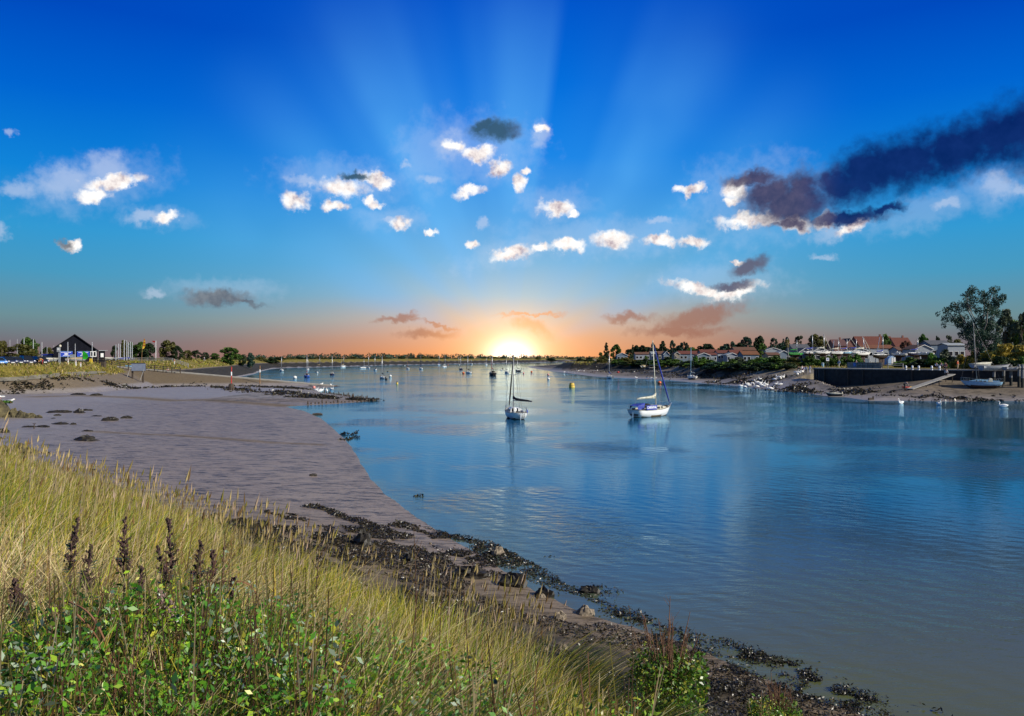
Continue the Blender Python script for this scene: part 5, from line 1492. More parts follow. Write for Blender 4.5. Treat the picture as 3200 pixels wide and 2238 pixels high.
# ================================================================== trees and bushes on the right
TR = 'trees behind the right bank'
for (lab, u, vt, w, d, k, lf, sd) in [
        ('tall dark conifer at the left end of the right bank houses', 1895, 1069, 27, 440, 'conifer', 'dark', 1), ('rounded mid green tree joined to the dark conifer', 1924, 1076, 38, 430, 'round', 'green', 1), ('low bushy tree at the left foot of the dark conifer', 1877, 1100, 18, 430, 'round', 'green', 2),
        ('dark broad tree left of the brown roofed chalet', 1966, 1090, 36, 425, 'round', 'dark', 2), ('slim pointed tree rising from the dark broad one', 1977, 1077, 9, 430, 'poplar', 'dark', 1), ('dark spreading tree above the long brown roof', 2010, 1079, 38, 450, 'round', 'dark', 1),
        ('second dark spreading tree above the pale porch roof', 2042, 1073, 26, 450, 'round', 'dark', 3), ('dark twin topped tree left of the CARNIVAL masthead', 2070, 1066, 32, 445, 'tall', 'dark', 1), ('tall blue-green poplar right of the CARNIVAL masthead', 2101, 1063, 24, 430, 'tall', 'blue', 2),
        ('loose crowned blue-green tree between the two tall masts', 2136, 1066, 36, 430, 'loose', 'blue', 1), ('broad dark tree above the grounded yacht', 2208, 1073, 66, 430, 'round', 'dark', 2), ('dark dense tree at the second mast row', 2268, 1074, 44, 420, 'round', 'blue', 1), ('taller dark tree leaning over the second mast row', 2290, 1067, 26, 418, 'tall', 'blue', 3),
        ('large dark round tree, left of the twin pair above the brown house', 2334, 1051, 44, 420, 'round', 'blue', 2), ('large dark round tree, right of the twin pair above the brown house', 2371, 1050, 46, 425, 'round', 'dark', 3), ('bright green tree standing among the chalets', 2380, 1072, 36, 300, 'tall', 'green', 2),
        ('airy tree left of the leaning pole', 2417, 1055, 40, 410, 'loose', 'blue', 2), ('airy upright tree behind the leaning pole', 2455, 1054, 32, 400, 'loose', 'blue', 3), ('twisted dark crowned tree left of the tallest masts', 2498, 1049, 42, 390, 'loose', 'dark', 2), ('big two toned round tree behind the tallest masts', 2552, 1045, 74, 380, 'round', 'olive', 3),
        ('small olive tree right of the two toned round tree', 2612, 1066, 30, 370, 'round', 'olive', 1), ('green round tree against the big red tiled house', 2768, 1044, 38, 320, 'round', 'green', 3), ('bare brown tree in front of the low white fronted house', 2832, 1062, 40, 255, 'loose', 'rust', 1), ('bright green round tree right of the single mast', 2885, 1044, 46, 290, 'round', 'bright', 1),
        ('small dark tree left of the blue-grey bungalow roof', 2930, 1047, 22, 330, 'loose', 'dark', 1), ('pale feathery tree on the skyline left of the big tree', 2964, 1047, 30, 330, 'loose', 'grey', 2), ('olive tree above the flat white hut', 2990, 1058, 46, 260, 'round', 'olive', 2),
        ('blue-green tree right of the big tree', 3140, 968, 66, 160, 'tall', 'grey', 1), ('pale green tree at the right edge of the picture', 3192, 978, 74, 165, 'loose', 'grey', 3), ('dark tree at the right edge behind the yellow bush', 3176, 1000, 84, 172, 'round', 'green', 1), ('ragged pale green tree rising at the far right edge', 3240, 960, 80, 158, 'round', 'green', 3)]:
    treepx(lab, u, vt, w, d, k, lf, sd, TR)
for i, u in enumerate(range(1990, 2700, 26)):
    treepx('dark tree in the continuous belt on the skyline behind the chalets', u + (i * 37) % 15, 1079 + (i * 53) % 12 - (8 if u > 2300 else 0), 44 + (i * 29) % 16, 455 if u < 2450 else 400, ('round', 'tall', 'round')[i % 3], ('dark', 'blue', 'green', 'dark')[i % 4], 1 + i % 3, 'dark belt of trees behind the chalets')
BG = 'bushes of the right bank'
def edge_d(u):
    t = np.linspace(120, 520, 1200); x = (u - 1600) / F * t
    i = np.where(sdf(x, t, H_RIGHT) > 0)[0]
    return t[i[0]] if len(i) else 400
def bushpx(label, u, vt, w, d, lf, sd, group=BG):
    if group.startswith(BG) and 1880 < u < 2485:
        e = edge_d(u); d = e + (6 if vt < 1119 else (-2.5 if vt < 1127 else -5.5)); w *= 1.15
    return treepx(label, u, vt - 4, w * 1.15, d, 'bush', lf, sd, group, 'bush')
for (lab, u, vt, w, d, lf, sd) in [
        ('low scrub bush at the seaward end of the right bank', 1842, 1116, 26, 415, 'dark', 1), ('grey-green bush on the bank edge left of the moored mast', 1888, 1117, 40, 395, 'olive', 2), ('round bush under the leftmost chalet', 1950, 1117, 50, 375, 'olive', 1),
        ('dark bush right of the moored mast', 1932, 1122, 40, 362, 'green', 3), ('olive bush below the long brown roof', 1994, 1122, 52, 350, 'olive', 3), ('dark bush above the yellow dinghy', 2018, 1124, 54, 338, 'dark', 2), ('small round garden shrub before the white chalet', 2018, 1109, 20, 390, 'green', 1),
        ('dark hedge clump behind the CARNIVAL mast', 2060, 1123, 54, 325, 'green', 2), ('garden shrub right of the CARNIVAL mast', 2086, 1111, 28, 350, 'dark', 3), ('long dark bush left of the grounded yacht mast', 2112, 1121, 56, 312, 'green', 1), ('bright shrub at the cream gabled chalet', 2176, 1110, 22, 320, 'bright', 1),
        ('dark bush behind the grounded white yacht', 2154, 1126, 60, 296, 'dark', 1), ('broad bush below the blue-grey gable', 2212, 1120, 66, 280, 'green', 3), ('pale hedge top in front of the blue-grey gable', 2204, 1116, 44, 290, 'bright', 2), ('sprawling bush over the dark bank, left of the rocky shore', 2240, 1128, 60, 262, 'blue', 1),
        ('olive bush under the white porched chalet', 2282, 1122, 50, 262, 'green', 2), ('grey-green tall bush before the ginger roof', 2306, 1112, 46, 255, 'grey', 1), ('dark big bush left of the light green thicket', 2322, 1124, 60, 247, 'dark', 3), ('light green thicket in the middle of the right bank', 2372, 1114, 70, 244, 'green', 1), ('rounded green bush at the foot of the bright tree', 2398, 1112, 56, 240, 'bright', 3),
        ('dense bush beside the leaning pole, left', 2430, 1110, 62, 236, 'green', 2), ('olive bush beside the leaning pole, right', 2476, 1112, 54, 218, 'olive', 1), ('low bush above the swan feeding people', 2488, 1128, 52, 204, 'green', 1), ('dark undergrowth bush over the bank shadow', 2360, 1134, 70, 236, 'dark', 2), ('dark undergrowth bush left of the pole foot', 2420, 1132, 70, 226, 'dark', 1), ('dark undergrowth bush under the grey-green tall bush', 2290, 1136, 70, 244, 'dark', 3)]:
    bushpx(lab, u, vt, w, d, lf, sd)
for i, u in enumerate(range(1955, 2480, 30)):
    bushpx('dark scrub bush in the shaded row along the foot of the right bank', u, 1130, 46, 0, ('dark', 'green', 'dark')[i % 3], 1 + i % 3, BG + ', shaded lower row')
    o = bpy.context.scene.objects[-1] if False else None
HG = 'clipped hedge bushes before the boatyard'
for i, u in enumerate(range(2522, 2690, 22)):
    lab = ['dark hedge bush at the left end of the boatyard hedge', 'hedge bush over the litter bin', 'hedge bush left of the notice board', 'hedge bush right of the notice board', 'hedge bush left of the person in the pale blue coat', 'hedge bush behind the person in the pale blue coat', 'hedge bush right of the person in the pale blue coat', 'lighter hedge bush at the right end of the boatyard hedge'][i]
    bushpx(lab, u, 1107 if i < 6 else 1104, 36, 198 - i * .6, 'green' if i != 7 else 'bright', 1 + i % 3, HG)
for (lab, u, vt, w, d, lf, sd) in [('dark rounded shrub behind the short railing', 2835, 1115, 76, 172, 'green', 2), ('dark shrub left of the seated people', 2880, 1118, 66, 168, 'dark', 1), ('dark green bush behind the seated people', 2930, 1108, 66, 165, 'green', 3), ('pale grey-green shrub in front of the blue-grey bungalow', 2962, 1089, 66, 178, 'grey', 2),
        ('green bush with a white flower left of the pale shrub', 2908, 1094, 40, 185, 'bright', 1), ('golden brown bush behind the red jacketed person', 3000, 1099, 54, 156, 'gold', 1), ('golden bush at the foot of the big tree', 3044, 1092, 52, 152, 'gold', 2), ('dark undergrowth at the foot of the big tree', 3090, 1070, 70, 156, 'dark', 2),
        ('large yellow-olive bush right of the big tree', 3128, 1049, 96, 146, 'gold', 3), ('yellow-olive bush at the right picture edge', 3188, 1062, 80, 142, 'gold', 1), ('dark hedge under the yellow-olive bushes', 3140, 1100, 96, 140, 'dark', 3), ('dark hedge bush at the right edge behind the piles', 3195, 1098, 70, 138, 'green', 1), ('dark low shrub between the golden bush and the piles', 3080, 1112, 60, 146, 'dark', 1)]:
    bushpx(lab, u, vt, w, d, lf, sd)

def big_tree():
    b = A(3058, 152); H = CAMH - (903 - 1119) / F * 152 - b.z; k = 152 / F
    t = thing('eucalyptus_tree', 'tall open crowned gum tree with pale forked limbs, largest tree on the right', 'tree', b)
    g = np.random.default_rng(21); mb = MB(); C = []; Rr = []
    def P(u, v): return Vector(((u - 1600) / F * 152 - b.x, 0, CAMH - (v - 1119) / F * 152 - b.z))
    base = P(3066, 1125); base.z = -.1
    forks = [(3066, 1060), (3062, 1030)]
    mb.path([base, P(3067, 1090), P(3066, 1050)], [.42, .34, .27], 9)
    limbs = [[(3066, 1050), (3050, 1005), (3036, 965), (3040, 925), (3046, 908)], [(3066, 1050), (3072, 1010), (3064, 960), (3068, 915)], [(3066, 1050), (3084, 1010), (3098, 960), (3108, 920)], [(3066, 1060), (3030, 1020), (3010, 985), (2995, 950)],
             [(3060, 1030), (3020, 1010), (2995, 990), (2985, 965)], [(3084, 1010), (3110, 985), (3122, 950), (3128, 930)], [(3068, 1050), (3100, 1030), (3118, 1005)], [(3050, 1005), (3016, 960), (3004, 930)], [(3072, 1000), (3086, 960), (3080, 925)], [(3060, 1040), (3010, 1035), (2998, 1018)]]
    for li, l in enumerate(limbs):
        pts = []; off = 0; dy = g.uniform(-1.2, 1.2)
        for i, (u, v) in enumerate(l):
            q = P(u, v); q.y = dy * i; pts.append(q)
        r0 = .17 if li < 3 else .11
        mb.path(pts, [r0 * (1 - .8 * i / (len(pts) - 1)) for i in range(len(pts))], 6)
        for i, q in enumerate(pts[1:]):
            n = 4 if i >= len(pts) - 3 else 2
            for j in range(n):
                c = q + Vector(g.normal(0, 1, 3)) * (.95 if i else 1.1)
                mb.path([q, q.lerp(c, .6) + Vector((0, 0, .1)), c], [.04, .025, .01], 4)
                C.append(c); Rr.append(g.uniform(.42, .85))
    for j in range(48):      # denser lower skirts
        C.append(P(g.uniform(3010, 3112), g.uniform(1000, 1118)) + Vector((0, g.uniform(-1.5, 1.5), 0))); Rr.append(g.uniform(.6, 1.1))
    v, f, tn = leafcloud(C, Rr, 17000, .155, 5, 1.0, droop=.7)
    link('crown', npmesh('crown', v, f, LEAF['blue'], tn), t)
    mb.build('trunk', M_PALEBARK, t, smooth=True)
big_tree()

# ================================================================== left shore
def clubhouse():
    d = 180; b = A(236, d); k = d / F
    t = thing('boat_clubhouse', 'black gabled clubhouse with blue signs by the car park', 'building', b, R(27))
    MK = mat('black_weatherboard', (.010, .011, .018), .9, var=.4, scale=1, bump=.3, spec=.08); MR = mat('dark_slate', (.014, .014, .018), .9, var=.4, scale=3, spec=.08)
    Z = lambda v: CAMH - (v - 1119) * k - b.z
    X = lambda u: (u - 1600) * k - b.x
    ap, el_, er = (X(234), Z(1047)), (X(176), Z(1090)), (X(296), Z(1095))
    MB().prism([(el_[0], 0), (er[0], 0), er, ap, el_], 0, 14).build('walls', MK, t)
    rf = MB()
    for e in (el_, er):
        s = 1 if e[0] > ap[0] else -1
        o = (e[0] + s * .35, e[1] - .25)
        rf.prism([(ap[0], ap[1] + .03), (ap[0], ap[1] + .22), (o[0], o[1] + .20), (o[0], o[1] + .01)], -.4, 14.4)
    rf.build('roof', MR, t)
    MB().prism([(X(292), Z(1097)), (X(326), Z(1096)), (X(326), Z(1094.5)), (X(292), Z(1094.5))], -.2, 6).build('canopy_roof', M_GREY, t)
    MB().box((X(309), 3, Z(1097) / 2), ((326 - 300) * k * .7, 5.5, Z(1097))).build('side_wing', MK, t)
    SB = mat('sign_blue', (.015, .05, .42), .5, var=.15); WL = mat('white_lettering', (.85, .86, .88), .6)
    for u0, u1 in ((193, 228), (240, 275)):
        s = MB().box((X((u0 + u1) / 2), -.06, (Z(1098) + Z(1115)) / 2), ((u1 - u0) * k, .08, 17 * k)).build('sign', SB, t)
        fr = MB()
        for z in (Z(1098.3), Z(1114.7)): fr.box((X((u0 + u1) / 2), -.115, z), ((u1 - u0) * k, .03, .05))
        fr.build('sign_edge', M_LBLUE, s)
        ln = MB()
        for z, ww, h in ((Z(1101.5), .78, .10), (Z(1106.5), .26, .34), (Z(1111.5), .5, .12)):
            for q in range(7 if ww > .4 else 3):
                n_ = 7 if ww > .4 else 3; ln.box((X((u0 + u1) / 2) + ((q + .5) / n_ - .5) * ww * (u1 - u0) * k, -.112, z), (ww * (u1 - u0) * k / n_ * .78, .02, h))
        ln.build('lettering', WL, s)
    fr = MB().box((X(285.5), -.05, Z(1106.5)), (17 * k, .09, 17 * k)).build('window', M_WHITE, t)
    for du in (-4.4, 3.6): MB().box((X(285.5 + du), -.1, Z(1106.5)), (5.6 * k, .02, 13 * k)).build('pane', M_GLASS, fr)
    wn = MB().box((X(310), .2, Z(1110)), (.6, .1, .9)).build('side_window', M_WHITE, t)
    MB().box((X(228), -.08, 1.0), (1.1, .06, 2.05)).build('door', mat('door_paint', (.16, .18, .2), .6), t)
clubhouse()
t = thing('tarpaulin_shed', 'low shed under a blue tarpaulin left of the clubhouse', 'shed', A(156, 186)); MB().box((0, 0, .9), (2.2, 2, 1.8)).build('walls', M_GREY, t); MB().prism([(-1.4, 1.8), (1.4, 1.8), (1.3, 2.2), (-1.2, 2.05)], -1.2, 1.2).build('tarpaulin', M_CANVAS_B, t)

def car(label, loc, rz, paint, van=0.0, wheel=M_BLACK):
    t = thing('parked_car', label, 'car', loc, R(rz), 'cars parked on the left bank')
    pm = mat('car_paint_%.2f_%.2f_%.2f' % paint, paint, .18, .3, var=.1, coat=1.0)
    h = 1.46 + van
    prof = [(-2.08, .30), (2.08, .30), (2.14, .52), (2.06, .74), (1.75, .86), (1.0, .98), (-1.95, .98), (-2.12, .80), (-2.14, .5)]
    MB().prism(prof, -.86, .86).build('body', pm, t)
    gl = MB()
    f = [(1.12, .97), (.42, h - .06), (-1.35, h - .04), (-1.98, .97)]
    n = len(f); vs = [(x, -.82 if z < 1 else -.63, z) for x, z in f] + [(x, .82 if z < 1 else .63, z) for x, z in f]
    gl.add(vs, [tuple(range(n)), tuple(range(2 * n - 1, n - 1, -1))] + [((i + 1) % n, i, i + n, (i + 1) % n + n) for i in range(n)])
    gl.build('windows', M_GLASS, t)
    MB().add([(.50, -.64, h - .07), (-1.42, -.66, h - .05), (-1.42, .66, h - .05), (.50, .64, h - .07), (.36, -.58, h), (-1.25, -.60, h + .03), (-1.25, .60, h + .03), (.36, .58, h)], [(0, 1, 2, 3), (7, 6, 5, 4), (0, 4, 5, 1), (1, 5, 6, 2), (2, 6, 7, 3), (3, 7, 4, 0)]).build('roof', pm, t)
    pl = MB()
    for s in (-1, 1): pl.path([(1.14, s * .80, .98), (.44, s * .635, h - .05)], .04, 4); pl.path([(-.5, s * .80, .98), (-.5, s * .655, h - .05)], .035, 4)
    pl.build('pillar', pm, t)
    for x in (1.32, -1.30):
        for s in (-1, 1):
            w = MB(); w.lathe([(.20, -.11), (.32, -.10), (.32, .10), (.20, .11)], n=16); o = w.build('wheel', M_BLACK, t, loc=(x, s * .80, .32)); o.rotation_euler = (R(90), 0, 0)
            r = MB(); r.lathe([(.05, -.118), (.215, -.115), (.215, .115), (.05, .118)], n=10); r.build('rim', M_STEEL, o)
    for s in (-1, 1):
        MB().ball((1.98, s * .62, .72), (.16, .20, .09), 8, 5).build('headlight', mat('headlamp_glass', (.8, .82, .85), .08, var=.05, spec=1), t, smooth=True)
        MB().ball((.85, s * .95, 1.02), (.09, .12, .07), 6, 5).build('mirror', pm, t, smooth=True)
    MB().box((2.13, 0, .50), (.02, .52, .12)).build('number_plate', M_WHITE, t)
    MB().box((2.10, 0, .36), (.05, 1.3, .12)).build('grille', M_BLACK, t)
for (u, d, rz, c, van, lab) in [(-8, 138, -38, (.06, .20, .50), 0, 'bright blue car cut off by the left picture edge'), (24, 141, -36, (.012, .018, .06), .05, 'dark navy car, second from the left edge'), (50, 145, -36, (.015, .02, .07), 0, 'dark navy hatchback in the middle of the parked row'),
        (83, 147, -38, (.012, .015, .05), .22, 'tall dark people carrier, fourth in the parked row'), (124, 149, -34, (.010, .012, .02), .1, 'black car at the right end of the parked row')]:
    car(lab, A(u, d), rz, c, van)
person('person in a yellow and red jacket beside the rightmost parked car', A(131, 143), 30, (.60, .30, .04), (.30, .03, .03), 'bend', 1.7)

def pole(label, u, vt, d, r=.07, material=M_ALU, group='bare dinghy masts and poles by the clubhouse', name='dinghy_mast', vb=None):
    b = A(u, d); h = CAMH - (vt - 1119) / F * d - b.z
    t = thing(name, label, 'mast' if 'mast' in name else 'pole', b, 0, group)
    MB().path([(0, 0, -.1), (0, 0, h)], [r, r * .75], 7).build('spar', material, t)
    MB().tube((-.12, 0, h * .7), (.12, 0, h * .7), .025, n=5).build('spreader', material, t)
    MB().lathe([(r * 1.8, -.05), (r * 1.8, .12), (r, .16)], n=8).build('foot', M_DARK, t)
    return t
for (u, vt, d, r, lab) in [(31, 1062, 196, .06, 'thin pale mast behind the leftmost bush'), (54, 1060, 205, .06, 'thin mast between the first and second bush'), (75, 1055, 200, .11, 'thick pale mast in front of the tall left tree'), (104, 1060, 196, .11, 'thick pale mast at the right side of the tall left tree'), (131, 1069, 190, .11, 'white mast behind the people carrier'),
        (147, 1084, 195, .06, 'short mast left of the blue tarpaulin'), (168, 1080, 185, .07, 'white mast at the left corner of the clubhouse'), (212, 1069, 166, .08, 'white pole before the left blue sign'), (235, 1074, 168, .07, 'white pole between the two blue signs'), (288, 1069, 170, .07, 'white pole before the clubhouse window')]:
    pole(lab, u, vt, d, r)
pole('orange mast beside the tall left tree', 119, 1082, 190, .06, M_WOOD)
for i, (u, vt) in enumerate([(362, 1077), (370, 1074), (376, 1076), (388, 1062), (396, 1064), (401, 1070), (407, 1068), (413, 1070)]):
    lab = ['leftmost white mast of the dinghy park row', 'second white mast of the dinghy park row', 'third mast of the dinghy park row, close to the second', 'tallest mast of the dinghy park row in front of the poplars', 'fifth mast of the dinghy park row right of the tallest', 'sixth mast of the dinghy park row', 'seventh mast of the dinghy park row', 'rightmost mast of the dinghy park row'][i]
    pole(lab, u, vt, 236 + (i % 3) * 3, .13, M_ALU, 'mast row in the dinghy park')
for (u, d, th, cov, lab) in [(358, 246, 70, 'blue', 'covered dinghy at the left of the mast row'), (374, 243, 80, 'sail', 'white covered dinghy under the mast row'), (392, 240, 60, 'blue', 'blue covered dinghy in the middle of the mast row'), (404, 245, 100, 'blue', 'blue covered dinghy at the right of the mast row'), (148, 168, 70, 'sail', 'small white covered boat left of the clubhouse'), (330, 226, 70, 'sail', 'white covered dinghy right of the clubhouse'), (238, 170, 60, 'tan', 'cream covered boat on the grass before the clubhouse')]:
    dinghy('covered_dinghy', lab, A(u, d) + Vector((0, 0, .55)), th, 4.2, 'grey', cov, group='covered dinghies ashore', fb=.5)
def feather_flag(label, u, vt, vb, d, wpx, material, lean=0.0, full=True, split=.5, stripes=None):
    b = A(u, d); k = d / F; top = CAMH - (vt - 1119) * k - b.z; bot = CAMH - (vb - 1119) * k - b.z
    t = thing('feather_flag', label, 'flag', b)
    MB().path([(0, 0, -.1), (lean * .4, 0, bot), (lean, 0, top)], [.06, .045, .025], 6).build('pole', M_WOOD if stripes else M_BLACK, t)
    w = wpx * k; vs = []; n = 12
    for i in range(n):
        s = i / (n - 1); z = bot + (top - bot) * s; x0 = lean * (.4 + .6 * s)
        ww = w * (math.sin(math.pi * min(max(.12 + .85 * s, 0), 1)) ** .55 if full else (1 - s) ** .35)
        for y in (-.012, .012): vs += [(x0 + .03, y + .06 * math.sin(7 * s), z), (x0 + .03 + ww, y + .10 * math.sin(5 * s + 1), z - .1 * w * s)]
    fs = []; mi = []
    for i in range(n - 1):
        a = i * 4; c = a + 4
        fs += [(a, a + 1, c + 1, c), (a + 2, c + 2, c + 3, a + 3), (a + 1, a + 3, c + 3, c + 1)]; mi += [(1 if stripes and i in (3, 6, 9) else 0)] * 3
    mb = MB(); mb.v = vs; mb.f = fs; mb.mi = mi
    mb.build('banner', [material, stripes or material], t)
feather_flag('bright green leaf shaped flag in front of the clubhouse', 258, 1097, 1123, 165, 17, mat('lime_flag', (.02, .42, .02), .7, var=.12))
feather_flag('tall red and yellow feather flag behind the board on the shore', 441, 1058, 1090, 195, 7, mat('yellow_flag', (.72, .46, .03), .7, var=.2), lean=.7, stripes=M_RED)
def flagpole():
    t = pole('white flagpole with a small red and white pennant left of the round trees', 487, 1065, 235, .09, M_WHITE, None, 'flagpole')
    h = CAMH - (1066 - 1119) / F * 235 - hz(*A(487, 235).xy)
    MB().add([(0, 0, h), (-1.2, .1, h + .1), (-.9, .1, h - .35), (0, 0, h - .45), (0, .015, h), (-1.2, .115, h + .1), (-.9, .115, h - .35), (0, .015, h - .45)], [(0, 1, 2, 3), (7, 6, 5, 4), (0, 4, 5, 1), (1, 5, 6, 2), (2, 6, 7, 3)]).build('pennant', M_RED, t)
flagpole()
t = thing('yellow_stand', 'yellow advertising stand below the clubhouse window', 'sign', A(284, 168)); MB().box((0, 0, .55), (.6, .3, 1.1), taper=.8).build('panel', M_YEL, t); MB().box((0, 0, .03), (.7, .5, .06)).build('base', M_BLACK, t)
t = thing('litter_bin', 'dark square litter bin by the slipway rails', 'bin', A(323, 166)); MB().box((0, 0, .6), (.75, .7, 1.2)).build('body', M_OLDWOOD, t); MB().box((0, 0, 1.26), (.85, .8, .1)).build('lid', M_DARK, t)
t = thing('ticket_machine', 'grey cabinet on a tall post left of the clubhouse front', 'ticket machine', A(184, 158)); MB().box((0, 0, 1.3), (.14, .14, 2.8)).build('post', M_GREY, t); MB().box((0, -.1, 2.9), (.55, .3, .9)).build('cabinet', M_GREY, t); MB().box((0, -.26, 3.0), (.4, .02, .4)).build('panel', M_WHITE, t)
t = thing('street_lamp', 'short lamp post with a pale head beside the grey cabinet', 'lamp', A(188, 156)); MB().path([(0, 0, -.1), (0, 0, 3.4)], [.06, .05], 7).build('post', M_GREY, t); MB().lathe([(.05, 3.4), (.20, 3.45), (.24, 3.7), (.1, 3.85)], n=12).build('lamp_head', M_CREAM, t)
for i, u in enumerate((154, 213, 237, 252)):
    lab = ['pale marker post at the bonnet of the rightmost car', 'pale marker post under the left white pole', 'pale marker post in front of the cream covered boat, left', 'pale marker post in front of the cream covered boat, right'][i]
    t = thing('marker_post', lab, 'post', A(u, 152), 0, 'pale marker posts on the left bank'); MB().box((0, 0, .45), (.16, .16, 1.1)).build('post', M_WHITE, t); MB().box((0, 0, .86), (.165, .165, .12)).build('band', M_RED, t)

# trees on the left
LG = 'trees behind the left shore'
for (lab, u, vt, w, d, k, lf, sd) in [
        ('dark olive bush tree at the left picture edge', 5, 1064, 50, 172, 'round', 'olive', 1), ('broad olive tree behind the parked cars', 68, 1073, 96, 172, 'round', 'olive', 2), ('taller green tree behind the broad olive one', 90, 1054, 68, 215, 'round', 'green', 3), ('dark tree left of the clubhouse, low', 142, 1084, 30, 205, 'round', 'dark', 1), ('dark round bush tree touching the clubhouse left', 156, 1085, 24, 200, 'round', 'olive', 3),
        ('bare dark tree left of the dinghy masts', 358, 1078, 22, 262, 'round', 'dark', 2), ('tall slim poplar behind the mast row, left', 383, 1062, 13, 262, 'poplar', 'olive', 1), ('slim poplar behind the mast row, middle', 394, 1064, 12, 263, 'poplar', 'olive', 1), ('slim poplar behind the mast row, right', 406, 1068, 12, 264, 'poplar', 'green', 1), ('slim poplar at the right end of the mast row', 413, 1069, 12, 266, 'poplar', 'green', 1),
        ('round green tree behind the red and yellow flag', 440, 1068, 62, 256, 'round', 'green', 1), ('dark green tree between flag and flagpole', 470, 1072, 44, 252, 'round', 'dark', 3), ('large dark olive round tree right of the flagpole', 528, 1063, 66, 266, 'round', 'olive', 3), ('smaller dark tree leaning on the right of the large round one', 556, 1080, 34, 264, 'round', 'dark', 1),
        ('rust tinged low tree right of the large round tree', 584, 1094, 40, 290, 'round', 'olive', 1), ('ragged dark tree at the middle of the left bank', 612, 1092, 36, 300, 'loose', 'dark', 1), ('small dark tree left of the isolated round tree', 640, 1100, 34, 315, 'round', 'dark', 2), ('low bush tree beside the isolated round tree', 672, 1103, 34, 340, 'round', 'green', 1),
        ('isolated dark round tree on the left bank', 719, 1084, 72, 335, 'round', 'green', 2), ('small round tree right of the isolated one', 784, 1102, 30, 370, 'round', 'blue', 1), ('low tree farther along the left bank', 756, 1108, 30, 375, 'round', 'dark', 3)]:
    treepx(lab, u, vt, w, d, k, lf, sd, LG)
FG = 'shrubs along the far bank'
fars = [(812, 1109, 30, 520), (845, 1112, 44, 530), (872, 1111, 34, 555), (905, 1113, 40, 600), (930, 1111, 36, 610), (960, 1113, 36, 640), (1000, 1112, 44, 690), (1030, 1114, 30, 700), (1062, 1114, 26, 720), (1100, 1110, 32, 740), (1135, 1114, 30, 780), (1162, 1113, 34, 800), (1200, 1113, 36, 830), (1256, 1107, 18, 850), (1300, 1113, 40, 900), (1326, 1109, 30, 920), (1352, 1111, 36, 930), (1385, 1113, 30, 950), (1430, 1115, 30, 1000), (1465, 1112, 24, 1020), (1515, 1112, 22, 1060), (1545, 1111, 26, 1080), (1570, 1113, 26, 1100), (1640, 1113, 26, 1180), (1680, 1110, 16, 1200), (1720, 1114, 28, 1250), (1750, 1115, 26, 1400), (1784, 1114, 30, 1400), (1815, 1115, 28, 1350)]
for i, (u, vt, w, d) in enumerate(fars):
    treepx('low dark shrub in the long row on the far bank skyline', u, vt + 2, w * 1.25, d, 'bush', 'dark' if i % 3 else 'olive', 1 + i % 3, FG, 'shrub')

# slipway: rails, board, posts, people
def slip():
    mc = mat('slip_concrete', (.34, .31, .25), .85, var=.3, scale=.8, bump=.3)
    vs = []; xs = np.linspace(-97, -39.5, 20)
    for x in xs:
        z = min(slip_z(x), 5.0) + .06 + .04
        vs += [(x, 177.4, z - .3), (x, 177.4, z), (x, 181.2, z), (x, 181.2, z - .3)]
    fs = [(i * 4 + j, (i + 1) * 4 + j, (i + 1) * 4 + j + 1, i * 4 + j + 1) for i in range(19) for j in range(3)]
    o = MB().add(vs, fs).build('slipway', mc); return setting(o)
slip()
post_rail_fence('long dark post and rail fence down the slipway', [Vector((x, 176.6, max(hz(x, 176.6), 0))) for x in np.linspace(-96, -73.2, 12)], 1.3, 3, 1.9, thick=.11)
post_rail_fence('upper post and rail fence along the skyline behind the slipway', [A(u, 232) for u in range(408, 596, 12)], 1.25, 3, 2.4, M_GREYWOOD, thick=.13)
def board():
    p = G(430, 1190); d = p.y; k = d / F
    t = thing('notice_board', 'large grey board on tall timber posts seen from behind, left of the slipway fence', 'sign', p)
    for u in (414, 447): MB().box(((u - 430) * k, 0, 1.6), (.30, .24, 4.0)).build('post', M_OLDWOOD, t)
    MB().box((4 * k, -.20, (1190 - 1147) * k), (43 * k, .10, 25 * k)).build('panel', mat('grey_board', (.22, .26, .34), .6, var=.2, scale=2), t)
    fr = MB()
    for z in ((1190 - 1135) * k, (1190 - 1160) * k): fr.box((4 * k, -.26, z), (45 * k, .08, .10))
    fr.build('frame', M_OLDWOOD, t)
    for u, s in ((408, -1), (452, 1)): MB().tube(((u - 430 - 8 * 1) * k, -.9, .1), ((u - 430) * k, -.1, 2.6), .06, n=5).build('brace', M_GREYWOOD, t)
board()
def marker(label, u, vb, vt, block, material):
    p = G(u, vb); k = p.y / F; h = (vb - vt) * k
    t = thing('channel_post', label, 'post', p, 0, 'channel marker posts beside the slipway')
    MB().path([(0, 0, -.2), (.03, 0, h)], [.11, .09], 7).build('shaft', material, t)
    MB().lathe([(.125, h * .62), (.13, h * .7), (.125, h * .78)], n=8).build('band', M_WHITE, t)
    if block: MB().lathe([(.62, -.2), (.60, .5), (.45, 1.1), (.2, 1.25)], n=9).build('weedy_base', M_OLDWOOD, t)
marker('red and white channel post with a weedy concrete base', 723, 1219, 1146, True, M_RED)
marker('thin brown channel post near the slipway end', 812, 1199, 1143, False, M_WOOD)
person('person in dark clothes with bare arms by the upper fence', A(468, 228), 60, (.02, .02, .03), (.02, .03, .04), 'stand', 1.72)
person('person in white trousers and red top on the path right of the upper fence', A(545, 226), 70, (.5, .12, .10), (.6, .64, .68), 'stand', 1.72)
person('person in white sitting on the grass slope above the slipway fence', A(526, 205), 40, (.6, .55, .55), (.4, .06, .05), 'sit', 1.6)
person('distant walker in white on the left bank path', A(639, 300), 80, (.6, .62, .66), (.3, .3, .34), 'walk', 1.75)
